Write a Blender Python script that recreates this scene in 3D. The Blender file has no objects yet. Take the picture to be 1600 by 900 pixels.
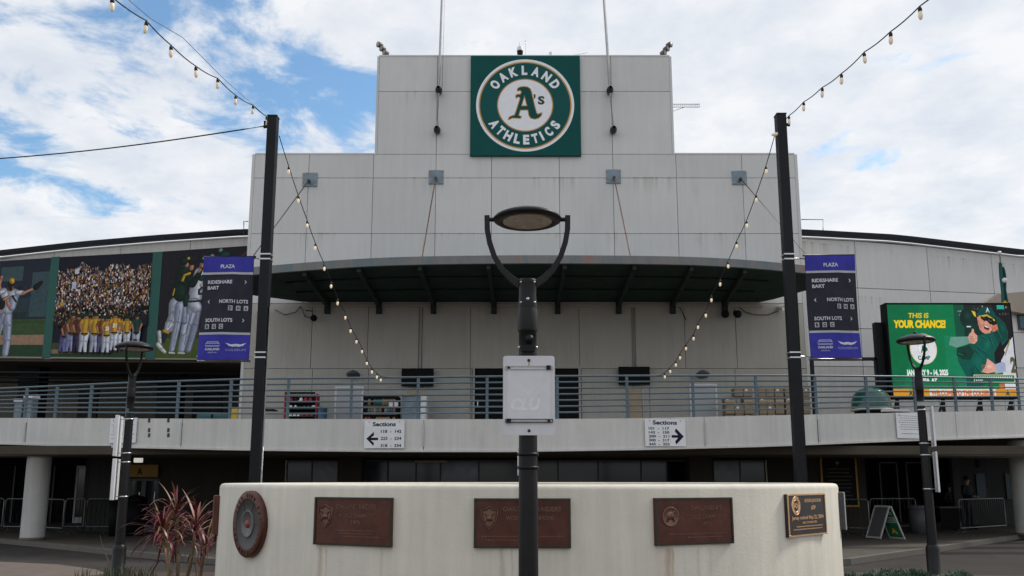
import bpy, bmesh, math, random
from mathutils import Vector, Matrix, Quaternion
R = math.radians
random.seed(7)
scene = bpy.context.scene

# ---------------------------------------------------------------- camera
F = 1300.0            # focal length in photo pixels (photo 1600 x 900)
TILT = R(9.5)
PY0 = 750 - F * math.tan(TILT)     # principal row: lens shifted upward
CAMZ = 1.75
cam_d = bpy.data.cameras.new('camera')
cam = bpy.data.objects.new('camera', cam_d)
scene.collection.objects.link(cam)
cam.location = (0, 0, CAMZ)
cam.rotation_euler = (math.pi / 2 + TILT, 0, 0)
cam_d.sensor_width = 36.0
cam_d.sensor_fit = 'HORIZONTAL'
cam_d.lens = 36.0 * F / 1600
cam_d.shift_y = (PY0 - 450) / 1600.0
cam_d.clip_start = 0.1
cam_d.clip_end = 5000
scene.camera = cam

# ---------------------------------------------------------------- sun, sky, exposure
SUN_EL, SUN_AZ = R(46), R(66)        # azimuth measured from +Y (into the picture) towards +X
sun_dir = Vector((math.sin(SUN_AZ) * math.cos(SUN_EL), math.cos(SUN_AZ) * math.cos(SUN_EL), math.sin(SUN_EL)))
sd = bpy.data.lights.new('sun', 'SUN')
sd.energy = 2.6
sd.angle = R(10)
sd.color = (1.0, 0.95, 0.87)
sun = bpy.data.objects.new('sun', sd)
scene.collection.objects.link(sun)
sun.rotation_euler = sun_dir.to_track_quat('Z', 'Y').to_euler()
sun.location = (40, 20, 60)

world = bpy.data.worlds.new('World')
scene.world = world
world.use_nodes = True
wn = world.node_tree
wn.nodes.clear()
def W(t, **kw):
    n = wn.nodes.new(t)
    for k, v in kw.items():
        setattr(n, k, v)
    return n
def wl(a, b):
    wn.links.new(a, b)
wout = W('ShaderNodeOutputWorld')
bg = W('ShaderNodeBackground')
bg.inputs['Strength'].default_value = 0.1
sky = W('ShaderNodeTexSky')
sky.sky_type = 'NISHITA'
sky.sun_disc = False
sky.sun_elevation = SUN_EL
sky.sun_rotation = SUN_AZ
sky.ozone_density = 1.6
sky.air_density = 1.1
sky.dust_density = 0.6
tc = W('ShaderNodeTexCoord')
sep = W('ShaderNodeSeparateXYZ')
wl(tc.outputs['Generated'], sep.inputs[0])
def wmath(op, a, b=None, clamp=False):
    n = W('ShaderNodeMath', operation=op, use_clamp=clamp)
    for i, x in enumerate((a, b)):
        if x is None:
            continue
        if isinstance(x, (int, float)):
            n.inputs[i].default_value = x
        else:
            wl(x, n.inputs[i])
    return n.outputs[0]
zc = wmath('ADD', wmath('MAXIMUM', sep.outputs[2], 0.0), 0.16)
comb = W('ShaderNodeCombineXYZ')
wl(wmath('DIVIDE', sep.outputs[0], zc), comb.inputs[0])
wl(wmath('DIVIDE', sep.outputs[1], zc), comb.inputs[1])
def wnoise(scale, detail, rough, off=(0, 0, 0), dist=0.0):
    mp = W('ShaderNodeMapping')
    mp.inputs['Location'].default_value = off
    wl(comb.outputs[0], mp.inputs[0])
    n = W('ShaderNodeTexNoise')
    n.inputs['Scale'].default_value = scale
    n.inputs['Detail'].default_value = detail
    n.inputs['Roughness'].default_value = rough
    n.inputs['Distortion'].default_value = dist
    wl(mp.outputs[0], n.inputs['Vector'])
    return n.outputs[0]
n1 = wnoise(1.3, 5, 0.5, (3.4, 1.2, 0), 0.2)
n2 = wnoise(4.6, 8, 0.62, (0.3, 7.1, 0), 0.35)
cov = wmath('ADD', wmath('MULTIPLY', n1, 0.38), wmath('MULTIPLY', n2, 0.62))
# more open sky to the left of the stadium, closed cloud deck to the right
lr = W('ShaderNodeMapRange')
lr.inputs['From Min'].default_value = -0.35
lr.inputs['From Max'].default_value = 0.25
lr.inputs['To Min'].default_value = 0.095
lr.inputs['To Max'].default_value = 0.16
wl(sep.outputs[0], lr.inputs['Value'])
cov = wmath('ADD', cov, lr.outputs[0])
# broad clearings between the clouds, high above and left of the tower
for hx, hy, hr, ha in ((-0.52, 1.32, 0.52, 0.115), (-0.36, 1.58, 0.36, 0.095), (-0.85, 1.75, 0.45, 0.05), (-1.02, 1.35, 0.3, 0.05), (-0.1, 1.15, 0.2, 0.03), (-1.3, -0.8, 0.9, 0.07), (1.5, -1.2, 1.0, 0.07)):
    vd = W('ShaderNodeVectorMath', operation='DISTANCE'); wl(comb.outputs[0], vd.inputs[0]); vd.inputs[1].default_value = (hx, hy, 0)
    fall = W('ShaderNodeMapRange', interpolation_type='SMOOTHERSTEP'); fall.inputs['From Min'].default_value = 0.0; fall.inputs['From Max'].default_value = hr
    fall.inputs['To Min'].default_value = ha; fall.inputs['To Max'].default_value = 0.0; wl(vd.outputs['Value'], fall.inputs['Value'])
    cov = wmath('SUBTRACT', cov, fall.outputs[0])
ramp = W('ShaderNodeMapRange', interpolation_type='SMOOTHSTEP')
ramp.inputs['From Min'].default_value = 0.445
ramp.inputs['From Max'].default_value = 0.565
ramp.inputs['To Min'].default_value = 0.0
ramp.inputs['To Max'].default_value = 0.97
wl(cov, ramp.inputs['Value'])
n3 = wnoise(4.0, 7, 0.6, (9.0, 2.0, 0))
cr = W('ShaderNodeValToRGB')
cr.color_ramp.elements[0].position = 0.35
cr.color_ramp.elements[0].color = (7.2, 7.7, 8.5, 1)
cr.color_ramp.elements[1].position = 0.62
cr.color_ramp.elements[1].color = (9.4, 9.5, 9.7, 1)
wl(n3, cr.inputs[0])
mixw = W('ShaderNodeMix', data_type='RGBA')
wl(ramp.outputs[0], mixw.inputs[0])
tint = W('ShaderNodeMix', data_type='RGBA', blend_type='MULTIPLY')
tint.inputs[0].default_value = 1.0
tint.inputs[7].default_value = (1.45, 1.75, 1.8, 1)
wl(sky.outputs[0], tint.inputs[6])
wl(tint.outputs[2], mixw.inputs[6])
wl(cr.outputs[0], mixw.inputs[7])
wl(mixw.outputs[2], bg.inputs['Color'])
wl(bg.outputs[0], wout.inputs[0])

vs = scene.view_settings
vs.view_transform = 'Standard'
vs.look = 'None'
vs.exposure = 0.0
vs.gamma = 1.0

# ---------------------------------------------------------------- pixel -> point at depth Y
ST, CT = math.sin(TILT), math.cos(TILT)
def P(px, py, Y):
    u, v = px - 800.0, PY0 - py
    d = Y / (F * CT - v * ST)
    return Vector((u * d, Y, CAMZ + (F * ST + v * CT) * d))
def X(px, py, Y): return P(px, py, Y).x
def Z(py, Y): return P(800, py, Y).z
def tab(t, x):
    if x <= t[0][0]: return t[0][1]
    for (a, b), (c, d) in zip(t, t[1:]):
        if x <= c: return b + (d - b) * (x - a) / (c - a)
    return t[-1][1]

# ---------------------------------------------------------------- materials
def srgb(r, g, b):
    f = lambda c: (c / 255 / 12.92) if c / 255 <= 0.04045 else ((c / 255 + 0.055) / 1.055) ** 2.4
    return (f(r), f(g), f(b), 1)
MATS = {}
def mat(name, col, rough=0.6, metal=0.0, var=0.12, scale=3.0, bump=0.0, bscale=60.0, streak=0.0,
        dirt=None, dirt_amt=0.0, spec=0.5, rows=False, emit=None, estr=0.0, coat=0.0, alpha=None):
    if name in MATS: return MATS[name]
    m = bpy.data.materials.new(name); m.use_nodes = True
    nt = m.node_tree; N = nt.nodes; L = nt.links
    b = N['Principled BSDF']
    b.inputs['Roughness'].default_value = rough
    b.inputs['Metallic'].default_value = metal
    b.inputs['Specular IOR Level'].default_value = spec
    b.inputs['Coat Weight'].default_value = coat
    if len(col) == 3: col = (*col, 1)
    geo = N.new('ShaderNodeNewGeometry')
    def noise(s, det, vec_scale=(1, 1, 1), ro=0.6):
        mp = N.new('ShaderNodeMapping'); mp.inputs['Scale'].default_value = vec_scale
        L.new(geo.outputs['Position'], mp.inputs[0])
        n = N.new('ShaderNodeTexNoise'); n.inputs['Scale'].default_value = s
        n.inputs['Detail'].default_value = det; n.inputs['Roughness'].default_value = ro
        L.new(mp.outputs[0], n.inputs['Vector']); return n.outputs[0]
    cur = None
    if var > 0:
        n = noise(scale, 6)
        r = N.new('ShaderNodeMapRange')
        r.inputs['From Min'].default_value = 0.3; r.inputs['From Max'].default_value = 0.7
        r.inputs['To Min'].default_value = 1 - var; r.inputs['To Max'].default_value = 1 + var
        L.new(n, r.inputs['Value'])
        val = r.outputs[0]
        if streak > 0:
            s = noise(3.0, 5, (2.2, 2.2, 0.12), 0.65)
            r2 = N.new('ShaderNodeMapRange')
            r2.inputs['From Min'].default_value = 0.35; r2.inputs['From Max'].default_value = 0.65
            r2.inputs['To Min'].default_value = 1 - streak; r2.inputs['To Max'].default_value = 1 + streak * .6
            L.new(s, r2.inputs['Value'])
            mu = N.new('ShaderNodeMath'); mu.operation = 'MULTIPLY'
            L.new(val, mu.inputs[0]); L.new(r2.outputs[0], mu.inputs[1]); val = mu.outputs[0]
        mx = N.new('ShaderNodeVectorMath'); mx.operation = 'SCALE'
        mx.inputs[0].default_value = col[:3]
        L.new(val, mx.inputs['Scale']); cur = mx.outputs[0]
        # roughness variation
        rr = N.new('ShaderNodeMapRange')
        rr.inputs['To Min'].default_value = max(0.02, rough - 0.1); rr.inputs['To Max'].default_value = min(1, rough + 0.1)
        L.new(n, rr.inputs['Value']); L.new(rr.outputs[0], b.inputs['Roughness'])
    if dirt is not None:
        d = noise(1.1, 8, (1.5, 1.5, 0.35), 0.7)
        r3 = N.new('ShaderNodeMapRange'); r3.inputs['From Min'].default_value = 0.56; r3.inputs['From Max'].default_value = 0.74
        r3.inputs['To Min'].default_value = 0; r3.inputs['To Max'].default_value = dirt_amt
        L.new(d, r3.inputs['Value'])
        mm = N.new('ShaderNodeMix'); mm.data_type = 'RGBA'
        L.new(r3.outputs[0], mm.inputs[0])
        if cur is not None: L.new(cur, mm.inputs[6])
        else: mm.inputs[6].default_value = col
        mm.inputs[7].default_value = (*dirt[:3], 1)
        cur = mm.outputs[2]
    if rows:
        sx = N.new('ShaderNodeSeparateXYZ'); L.new(geo.outputs['Position'], sx.inputs[0])
        st = noise(2.6, 6, (2.4, 2.4, 0.05), 0.7); patch = noise(0.5, 3)
        def mm_(op, a, c=None, cl=False):
            n_ = N.new('ShaderNodeMath'); n_.operation = op; n_.use_clamp = cl
            for i, q in enumerate((a, c)):
                if q is None: continue
                if isinstance(q, (int, float)): n_.inputs[i].default_value = q
                else: L.new(q, n_.inputs[i])
            return n_.outputs[0]
        tot = None
        for zj in [Z(y, 27.6) for y in (143, 278, 365, 446)]:
            dz = mm_('SUBTRACT', zj, sx.outputs[2])
            g = mm_('MULTIPLY', mm_('MULTIPLY', dz, 60, True), mm_('SUBTRACT', 1.0, mm_('MULTIPLY', dz, 1.5), True))
            near = mm_('SUBTRACT', 1.0, mm_('MULTIPLY', mm_('ABSOLUTE', dz), 22), True)
            g = mm_('MAXIMUM', mm_('MULTIPLY', g, .45), near); tot = g if tot is None else mm_('MAXIMUM', tot, g)
        k_ = mm_('MULTIPLY', mm_('SUBTRACT', st, .47), 7, True); k2 = mm_('MULTIPLY', mm_('SUBTRACT', patch, .47), 9, True)
        rx_ = N.new('ShaderNodeMix'); rx_.data_type = 'RGBA'; rx_.inputs[7].default_value = (0.30, 0.20, 0.11, 1)
        L.new(mm_('MULTIPLY', mm_('MULTIPLY', tot, k_), mm_('MULTIPLY', k2, .75)), rx_.inputs[0]); L.new(cur, rx_.inputs[6]); cur = rx_.outputs[2]
        oi = N.new('ShaderNodeObjectInfo'); sc_ = N.new('ShaderNodeVectorMath'); sc_.operation = 'SCALE'
        L.new(cur, sc_.inputs[0]); L.new(mm_('ADD', mm_('MULTIPLY', oi.outputs['Random'], .07), .955), sc_.inputs['Scale']); cur = sc_.outputs[0]
    if cur is not None: L.new(cur, b.inputs['Base Color'])
    else: b.inputs['Base Color'].default_value = col
    if bump > 0:
        bn = noise(bscale, 5)
        bp = N.new('ShaderNodeBump'); bp.inputs['Strength'].default_value = bump
        bp.inputs['Distance'].default_value = 0.02
        L.new(bn, bp.inputs['Height']); L.new(bp.outputs[0], b.inputs['Normal'])
    if emit:
        b.inputs['Emission Color'].default_value = (*emit[:3], 1)
        b.inputs['Emission Strength'].default_value = estr
    MATS[name] = m
    return m
def print_mat(name, rough=0.6, estr=0.0, var=0.14):
    m = bpy.data.materials.new(name); m.use_nodes = True
    nt = m.node_tree; b = nt.nodes['Principled BSDF']
    a = nt.nodes.new('ShaderNodeAttribute'); a.attribute_name = 'Col'
    geo = nt.nodes.new('ShaderNodeNewGeometry')
    n = nt.nodes.new('ShaderNodeTexNoise'); n.inputs['Scale'].default_value = 7; n.inputs['Detail'].default_value = 6
    nt.links.new(geo.outputs['Position'], n.inputs['Vector'])
    r = nt.nodes.new('ShaderNodeMapRange'); r.inputs['From Min'].default_value = .3; r.inputs['From Max'].default_value = .7; r.inputs['To Min'].default_value = 1 - var; r.inputs['To Max'].default_value = 1 + var
    nt.links.new(n.outputs[0], r.inputs['Value'])
    s = nt.nodes.new('ShaderNodeVectorMath'); s.operation = 'SCALE'
    nt.links.new(a.outputs['Color'], s.inputs[0]); nt.links.new(r.outputs[0], s.inputs['Scale'])
    nt.links.new(s.outputs[0], b.inputs['Base Color'])
    b.inputs['Roughness'].default_value = rough; b.inputs['Specular IOR Level'].default_value = 0.18
    if estr:
        nt.links.new(s.outputs[0], b.inputs['Emission Color']); b.inputs['Emission Strength'].default_value = estr
    MATS[name] = m
    return m

M = dict(
    wall=mat('painted_concrete', (0.66, 0.655, 0.64), 0.85, spec=0.12, var=0.035, scale=0.5, bump=0.15, bscale=25, streak=0.035, dirt=(0.42, 0.39, 0.34), dirt_amt=0.2, rows=True),
    wall3=mat('ring_wall_concrete', (0.56, 0.55, 0.52), 0.85, spec=0.12, var=.06, streak=.08),
    wall2=mat('warm_concrete_shaded', (0.48, 0.46, 0.415), 0.85, spec=0.12, var=0.05, scale=0.8, bump=0.2, bscale=25, streak=0.05, dirt=(0.2, 0.18, 0.15), dirt_amt=0.25),  # darker than the wall above: canopy shade put into the colour
    joint=mat('joint_sealant', (0.38, 0.37, 0.35), 0.9, spec=0.12, var=0.1),
    slab=mat('balcony_concrete', (0.60, 0.59, 0.565), 0.85, spec=0.12, var=0.06, scale=1.0, bump=0.2, bscale=30, streak=0.07, dirt=(0.25, 0.22, 0.18), dirt_amt=0.25),
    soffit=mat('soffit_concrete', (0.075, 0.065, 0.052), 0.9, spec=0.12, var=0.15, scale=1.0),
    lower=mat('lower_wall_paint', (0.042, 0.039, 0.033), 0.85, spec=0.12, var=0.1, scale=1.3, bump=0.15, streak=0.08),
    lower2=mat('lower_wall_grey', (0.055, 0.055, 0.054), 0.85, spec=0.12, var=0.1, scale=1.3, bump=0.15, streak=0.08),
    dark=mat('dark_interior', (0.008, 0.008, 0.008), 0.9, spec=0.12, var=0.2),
    column=mat('column_paint', (0.50, 0.49, 0.47), 0.7, var=0.06, scale=2, streak=0.08, bump=0.1),
    drum=None,
    green=mat('canopy_green', (0.034, 0.060, 0.052), 0.85, spec=0.12, var=0.25, scale=2.5, streak=0.1),
    rib=mat('canopy_rib_steel', (0.036, 0.054, 0.048), 0.8, spec=0.12, var=0.2, scale=3),
    fascia=None,
    rail=mat('rail_blue_paint', (0.085, 0.130, 0.160), 0.45, var=0.15, scale=6, dirt=(0.10, 0.08, 0.06), dirt_amt=0.3),
    black=mat('black_painted_steel', (0.006, 0.0065, 0.009), 0.42, var=0.25, scale=9, bump=0.05, spec=0.22),
    lampb=mat('lamp_bronze_paint', (0.010, 0.010, 0.011), 0.40, var=0.2, scale=12, bump=0.08, spec=0.25, dirt=(0.05, 0.045, 0.04), dirt_amt=0.25),
    steel=mat('galvanised_steel', (0.55, 0.56, 0.57), 0.35, metal=0.9, var=0.15, scale=14),
    polew=mat('grey_flagpole_paint', (0.42, 0.42, 0.43), 0.35, metal=0.3, var=0.1, scale=5, dirt=(0.15, 0.14, 0.13), dirt_amt=0.3),
    cable=mat('black_cable', (0.01, 0.01, 0.013), 0.6, var=0.0),
    gcable=mat('grey_wire_rope', (0.16, 0.16, 0.17), 0.5, metal=0.4, var=0.0),
    rod=mat('rusty_rod', (0.16, 0.085, 0.07), 0.7, var=0.3, scale=8),
    plate=mat('blue_grey_plate', (0.20, 0.25, 0.29), 0.5, metal=0.2, var=0.25, scale=4, dirt=(0.07, 0.08, 0.09), dirt_amt=0.5),
    gutter=mat('dark_gutter', (0.016, 0.019, 0.026), 0.6, spec=0.12, var=0.2, scale=2),
    coping=mat('pale_coping', (0.55, 0.55, 0.54), 0.5, var=0.1, scale=2),
    whitep=mat('white_board', (0.74, 0.75, 0.77), 0.4, var=0.05, scale=5),
    acrylic=mat('frosted_panel', (0.60, 0.60, 0.625), 0.35, var=0.05, scale=9, streak=0.04, dirt=(0.42, 0.39, 0.34), dirt_amt=0.25),
    ghost=mat('faded_lettering', (0.72, 0.72, 0.735), 0.45, var=0.1, scale=30),
    lens=mat('lamp_lens', (0.42, 0.38, 0.31), 0.25, var=0.18, scale=14, dirt=(0.16, 0.13, 0.09), dirt_amt=0.4),
    bulb=mat('frosted_bulb', (0.85, 0.74, 0.55), 0.2, var=0.0, emit=(1.0, 0.78, 0.48), estr=0.32),
    bulb_day=mat('unlit_bulb_glow', (0.80, 0.70, 0.54), 0.15, var=0.0, emit=(1.0, 0.8, 0.55), estr=0.12),  # unlit bulbs; faint added glow imitates daylight in the glass
    redbronze=mat('red_bronze', (0.085, 0.026, 0.016), 0.42, metal=0.35, var=0.35, scale=7, bump=0.12, bscale=90, dirt=(0.055, 0.035, 0.028), dirt_amt=0.7),
    redbronze2=mat('red_bronze_relief', (0.16, 0.085, 0.060), 0.38, metal=0.5, var=0.25, scale=9),
    edgebronze=mat('dark_bronze_edge', (0.05, 0.045, 0.035), 0.42, metal=0.6, var=0.25, scale=12),
    blackbronze=mat('blackened_bronze', (0.035, 0.030, 0.030), 0.35, metal=0.4, var=0.2, scale=8),
    gold=mat('polished_bronze', (0.72, 0.45, 0.24), 0.35, metal=0.7, var=0.15, scale=30),
    greybronze=mat('grey_bronze', (0.062, 0.060, 0.060), 0.5, metal=0.3, var=0.2, scale=15, bump=0.2),
    redpaint=mat('red_centre', (0.22, 0.035, 0.02), 0.5, var=0.1),
    asphalt=mat('asphalt', (0.050, 0.045, 0.042), 0.9, spec=0.12, var=0.22, scale=0.8, bump=0.5, bscale=120, dirt=(0.10, 0.09, 0.08), dirt_amt=0.4),
    pave=mat('concrete_walk', (0.095, 0.085, 0.074), 0.88, spec=0.12, var=0.15, scale=1.5, bump=0.2, bscale=60),
    plaza=mat('plaza_pavers', (0.13, 0.10, 0.085), 0.85, var=0.16, scale=2.0, bump=0.3, bscale=80),
    kerb=mat('kerb_concrete', (0.14, 0.13, 0.115), 0.85, spec=0.12, var=0.12, scale=3, bump=0.2),
    earth=mat('distant_ground', (0.10, 0.098, 0.09), 0.95, var=0.15, scale=0.05),
    soil=mat('planting_soil', (0.06, 0.042, 0.03), 0.95, var=0.3, scale=6, bump=0.6),
    glass=mat('dark_window_glass', (0.006, 0.009, 0.010), 0.10, var=0.0, spec=0.35),
    frame=mat('window_frame', (0.05, 0.05, 0.048), 0.5, var=0.1),
    mullion=mat('pale_mullion', (0.42, 0.37, 0.27), 0.5, var=0.1),
    doorp=mat('white_door_paint', (0.47, 0.48, 0.50), 0.5, var=0.05, scale=2),
    tv=mat('screen_black', (0.006, 0.006, 0.007), 0.6, var=0.0, spec=0.12),
    plastic=mat('dark_plastic', (0.013, 0.014, 0.016), 0.55, spec=0.12, var=0.15, scale=6),
    greyp=mat('grey_plastic', (0.09, 0.09, 0.098), 0.55, var=0.12, scale=6),
    card=mat('cardboard', (0.29, 0.225, 0.15), 0.85, var=0.12, scale=4),
    tape=mat('packing_tape', (0.52, 0.42, 0.28), 0.4, var=0.05),
    yellow=mat('yellow_paint', (0.62, 0.40, 0.03), 0.5, var=0.12, scale=6),
    ysign=mat('yellow_sign', (0.36, 0.20, 0.015), 0.5, var=0.2, scale=4),
    capgreen=mat('helmet_green', (0.010, 0.085, 0.065), 0.25, var=0.1, scale=3, coat=0.3),
    capwhite=mat('helmet_white', (0.68, 0.67, 0.63), 0.35, var=0.06, scale=5),
    red=mat('red_merch', (0.38, 0.02, 0.035), 0.7, var=0.2, scale=8),
    bluebin=mat('blue_plastic', (0.03, 0.09, 0.16), 0.5, var=0.1),
    teal=mat('teal_cover', (0.02, 0.10, 0.11), 0.6, var=0.15),
    tan=mat('tan_render', (0.38, 0.32, 0.26), 0.85, var=0.1, scale=1),
    skin=mat('skin', (0.50, 0.28, 0.19), 0.5, var=0.06, scale=20),
    jacket=mat('dark_jacket', (0.014, 0.015, 0.019), 0.85, var=0.25, scale=12, bump=0.3, bscale=14),
    trouser=mat('dark_trousers', (0.017, 0.018, 0.023), 0.85, var=0.25, scale=12),
    hair=mat('dark_hair', (0.02, 0.015, 0.012), 0.7, var=0.2, scale=40),
    leafred=None,
    flag=mat('flag_cloth', (0.012, 0.105, 0.095), 0.8, var=0.15, scale=5),
    flagw=mat('flag_white', (0.70, 0.70, 0.68), 0.8, var=0.05),
    white=mat('white_lit_lamp', (0.8, 0.8, 0.78), 0.4, var=0.0, emit=(1, 0.97, 0.9), estr=0.5),
)
M['print'] = print_mat('printed_vinyl', 0.6)
M['screen'] = print_mat('led_picture', 0.4, 0.42, .08)
M['emblem'] = print_mat('emblem_paint', 0.5, 0, .03)
M['doorglass'] = mat('door_glass', (0.015, 0.018, 0.02), 0.08, var=0.0)
del M['drum'], M['fascia'], M['leafred']

# memorial drum: painted concrete with rust runs under the plaques (angle, width, top z)
def drum_material(cx, cy, runs):
    m = bpy.data.materials.new('drum_paint'); m.use_nodes = True
    nt = m.node_tree; N = nt.nodes; L = nt.links; b = N['Principled BSDF']
    b.inputs['Roughness'].default_value = 0.72
    geo = N.new('ShaderNodeNewGeometry'); sp = N.new('ShaderNodeSeparateXYZ'); L.new(geo.outputs['Position'], sp.inputs[0])
    def mt(op, a, c=None, cl=False):
        n = N.new('ShaderNodeMath'); n.operation = op; n.use_clamp = cl
        for i, x in enumerate((a, c)):
            if x is None: continue
            if isinstance(x, (int, float)): n.inputs[i].default_value = x
            else: L.new(x, n.inputs[i])
        return n.outputs[0]
    def ns(s, d, sc, ro=0.6):
        mp = N.new('ShaderNodeMapping'); mp.inputs['Scale'].default_value = sc
        L.new(geo.outputs['Position'], mp.inputs[0])
        n = N.new('ShaderNodeTexNoise'); n.inputs['Scale'].default_value = s; n.inputs['Detail'].default_value = d
        n.inputs['Roughness'].default_value = ro
        L.new(mp.outputs[0], n.inputs['Vector']); return n.outputs[0]
    def mr(x, a, c, d, e):
        n = N.new('ShaderNodeMapRange')
        for k, v in zip(('From Min', 'From Max', 'To Min', 'To Max'), (a, c, d, e)): n.inputs[k].default_value = v
        L.new(x, n.inputs['Value']); return n.outputs[0]
    streak = ns(5, 5, (2.0, 2.0, 0.10)); cloud = ns(1.5, 7, (1, 1, 1)); spots = ns(26, 3, (1, 1, 1), 0.4)
    val = mt('MULTIPLY', mr(streak, .35, .65, .94, 1.05), mr(cloud, .3, .7, .93, 1.06))
    ang = mt('ARCTAN2', mt('SUBTRACT', sp.outputs[0], cx), mt('SUBTRACT', cy, sp.outputs[1]))
    wob = mt('MULTIPLY', mt('SUBTRACT', ns(7, 3, (1, 1, 0.6)), 0.5), 0.02)
    tot = None
    for a0, w, zt, amt in runs:
        dx = mt('ABSOLUTE', mt('SUBTRACT', mt('ADD', ang, wob), a0))
        g = mt('SUBTRACT', 1.0, mt('DIVIDE', dx, w), True)
        below = mt('MULTIPLY', mt('SUBTRACT', zt, sp.outputs[2]), 30, True)
        fade = mt('SUBTRACT', 1.0, mt('MULTIPLY', mt('SUBTRACT', zt, sp.outputs[2]), 1.1), True)
        q = mt('MULTIPLY', mt('MULTIPLY', g, below), mt('MULTIPLY', fade, amt))
        tot = q if tot is None else mt('MAXIMUM', tot, q)
    base = N.new('ShaderNodeVectorMath'); base.operation = 'SCALE'; base.inputs[0].default_value = (0.64, 0.605, 0.52)
    L.new(val, base.inputs['Scale'])
    m1 = N.new('ShaderNodeMix'); m1.data_type = 'RGBA'; m1.inputs[7].default_value = (0.33, 0.19, 0.09, 1)
    L.new(mt('MULTIPLY', tot, mr(streak, .3, .7, .5, 1.0)), m1.inputs[0]); L.new(base.outputs[0], m1.inputs[6])
    m2 = N.new('ShaderNodeMix'); m2.data_type = 'RGBA'; m2.inputs[7].default_value = (0.2, 0.17, 0.13, 1)
    L.new(mr(spots, .76, .80, 0, .7), m2.inputs[0]); L.new(m1.outputs[2], m2.inputs[6])
    L.new(m2.outputs[2], b.inputs['Base Color'])
    bp = N.new('ShaderNodeBump'); bp.inputs['Strength'].default_value = 0.25; bp.inputs['Distance'].default_value = 0.01
    L.new(mt('ADD', ns(45, 5, (1, 1, 1)), mt('MULTIPLY', ns(6, 3, (1, 1, 1)), 1.0)), bp.inputs['Height'])
    L.new(bp.outputs[0], b.inputs['Normal'])
    return m

def fascia_material():
    m = bpy.data.materials.new('weathered_fascia'); m.use_nodes = True
    nt = m.node_tree; N = nt.nodes; L = nt.links; b = N['Principled BSDF']
    geo = N.new('ShaderNodeNewGeometry')
    mp = N.new('ShaderNodeMapping'); mp.inputs['Scale'].default_value = (1.4, 0.6, 0.5)
    L.new(geo.outputs['Position'], mp.inputs[0])
    n = N.new('ShaderNodeTexNoise'); n.inputs['Scale'].default_value = 1.6; n.inputs['Detail'].default_value = 5; n.inputs['Roughness'].default_value = 0.7
    L.new(mp.outputs[0], n.inputs['Vector'])
    cr = N.new('ShaderNodeValToRGB'); e = cr.color_ramp.elements
    e[0].position = 0.3; e[0].color = (0.10, 0.17, 0.20, 1)
    e[1].position = 0.46; e[1].color = (0.17, 0.18, 0.18, 1)
    x = e.new(0.57); x.color = (0.20, 0.195, 0.185, 1)
    x = e.new(0.66); x.color = (0.26, 0.15, 0.12, 1)
    L.new(n.outputs[0], cr.inputs[0]); L.new(cr.outputs[0], b.inputs['Base Color'])
    b.inputs['Roughness'].default_value = 0.7
    return m
M['fascia'] = fascia_material()

def leaf_material():
    m = bpy.data.materials.new('red_leaf'); m.use_nodes = True
    nt = m.node_tree; N = nt.nodes; L = nt.links; b = N['Principled BSDF']
    oi = N.new('ShaderNodeObjectInfo')
    cr = N.new('ShaderNodeValToRGB'); e = cr.color_ramp.elements
    e[0].color = (0.09, 0.010, 0.018, 1); e[1].color = (0.38, 0.085, 0.095, 1)
    x = e.new(0.5); x.color = (0.19, 0.026, 0.040, 1)
    x = e.new(0.96); x.color = (0.22, 0.15, 0.06, 1)
    L.new(oi.outputs['Random'], cr.inputs[0]); L.new(cr.outputs[0], b.inputs['Base Color'])
    b.inputs['Roughness'].default_value = 0.42
    return m
M['leafred'] = leaf_material()

# ---------------------------------------------------------------- object helpers
ORIG = {}
def wloc(o): return ORIG[o.name] if o is not None else Vector((0, 0, 0))
def props(o, label=None, cat=None, group=None, kind=None):
    if label: o['label'] = label
    if cat: o['category'] = cat
    if group: o['group'] = group
    if kind: o['kind'] = kind
    return o
def thing(name, label, cat, loc=(0, 0, 0), group=None):
    o = bpy.data.objects.new(name, None)
    scene.collection.objects.link(o)
    o.empty_display_size = 0.2
    o.location = loc
    ORIG[o.name] = Vector(loc)
    return props(o, label, cat, group)
def inst(name, me, parent, loc, rot=(0, 0, 0), scale=(1, 1, 1)):
    """link an object that shares mesh me; loc is a world point"""
    o = bpy.data.objects.new(name, me)
    scene.collection.objects.link(o)
    loc = Vector(loc)
    o.location = loc - wloc(parent)
    if isinstance(rot, Quaternion):
        o.rotation_mode = 'QUATERNION'; o.rotation_quaternion = rot
    else: o.rotation_euler = rot
    o.scale = scale
    if parent is not None: o.parent = parent
    ORIG[o.name] = loc
    return o
def frame_of(d, up=Vector((0, 0, 1))):
    d = d.normalized()
    if abs(d.dot(up)) > 0.98: up = Vector((1, 0, 0))
    a = d.cross(up).normalized(); return a, a.cross(d).normalized()
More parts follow.
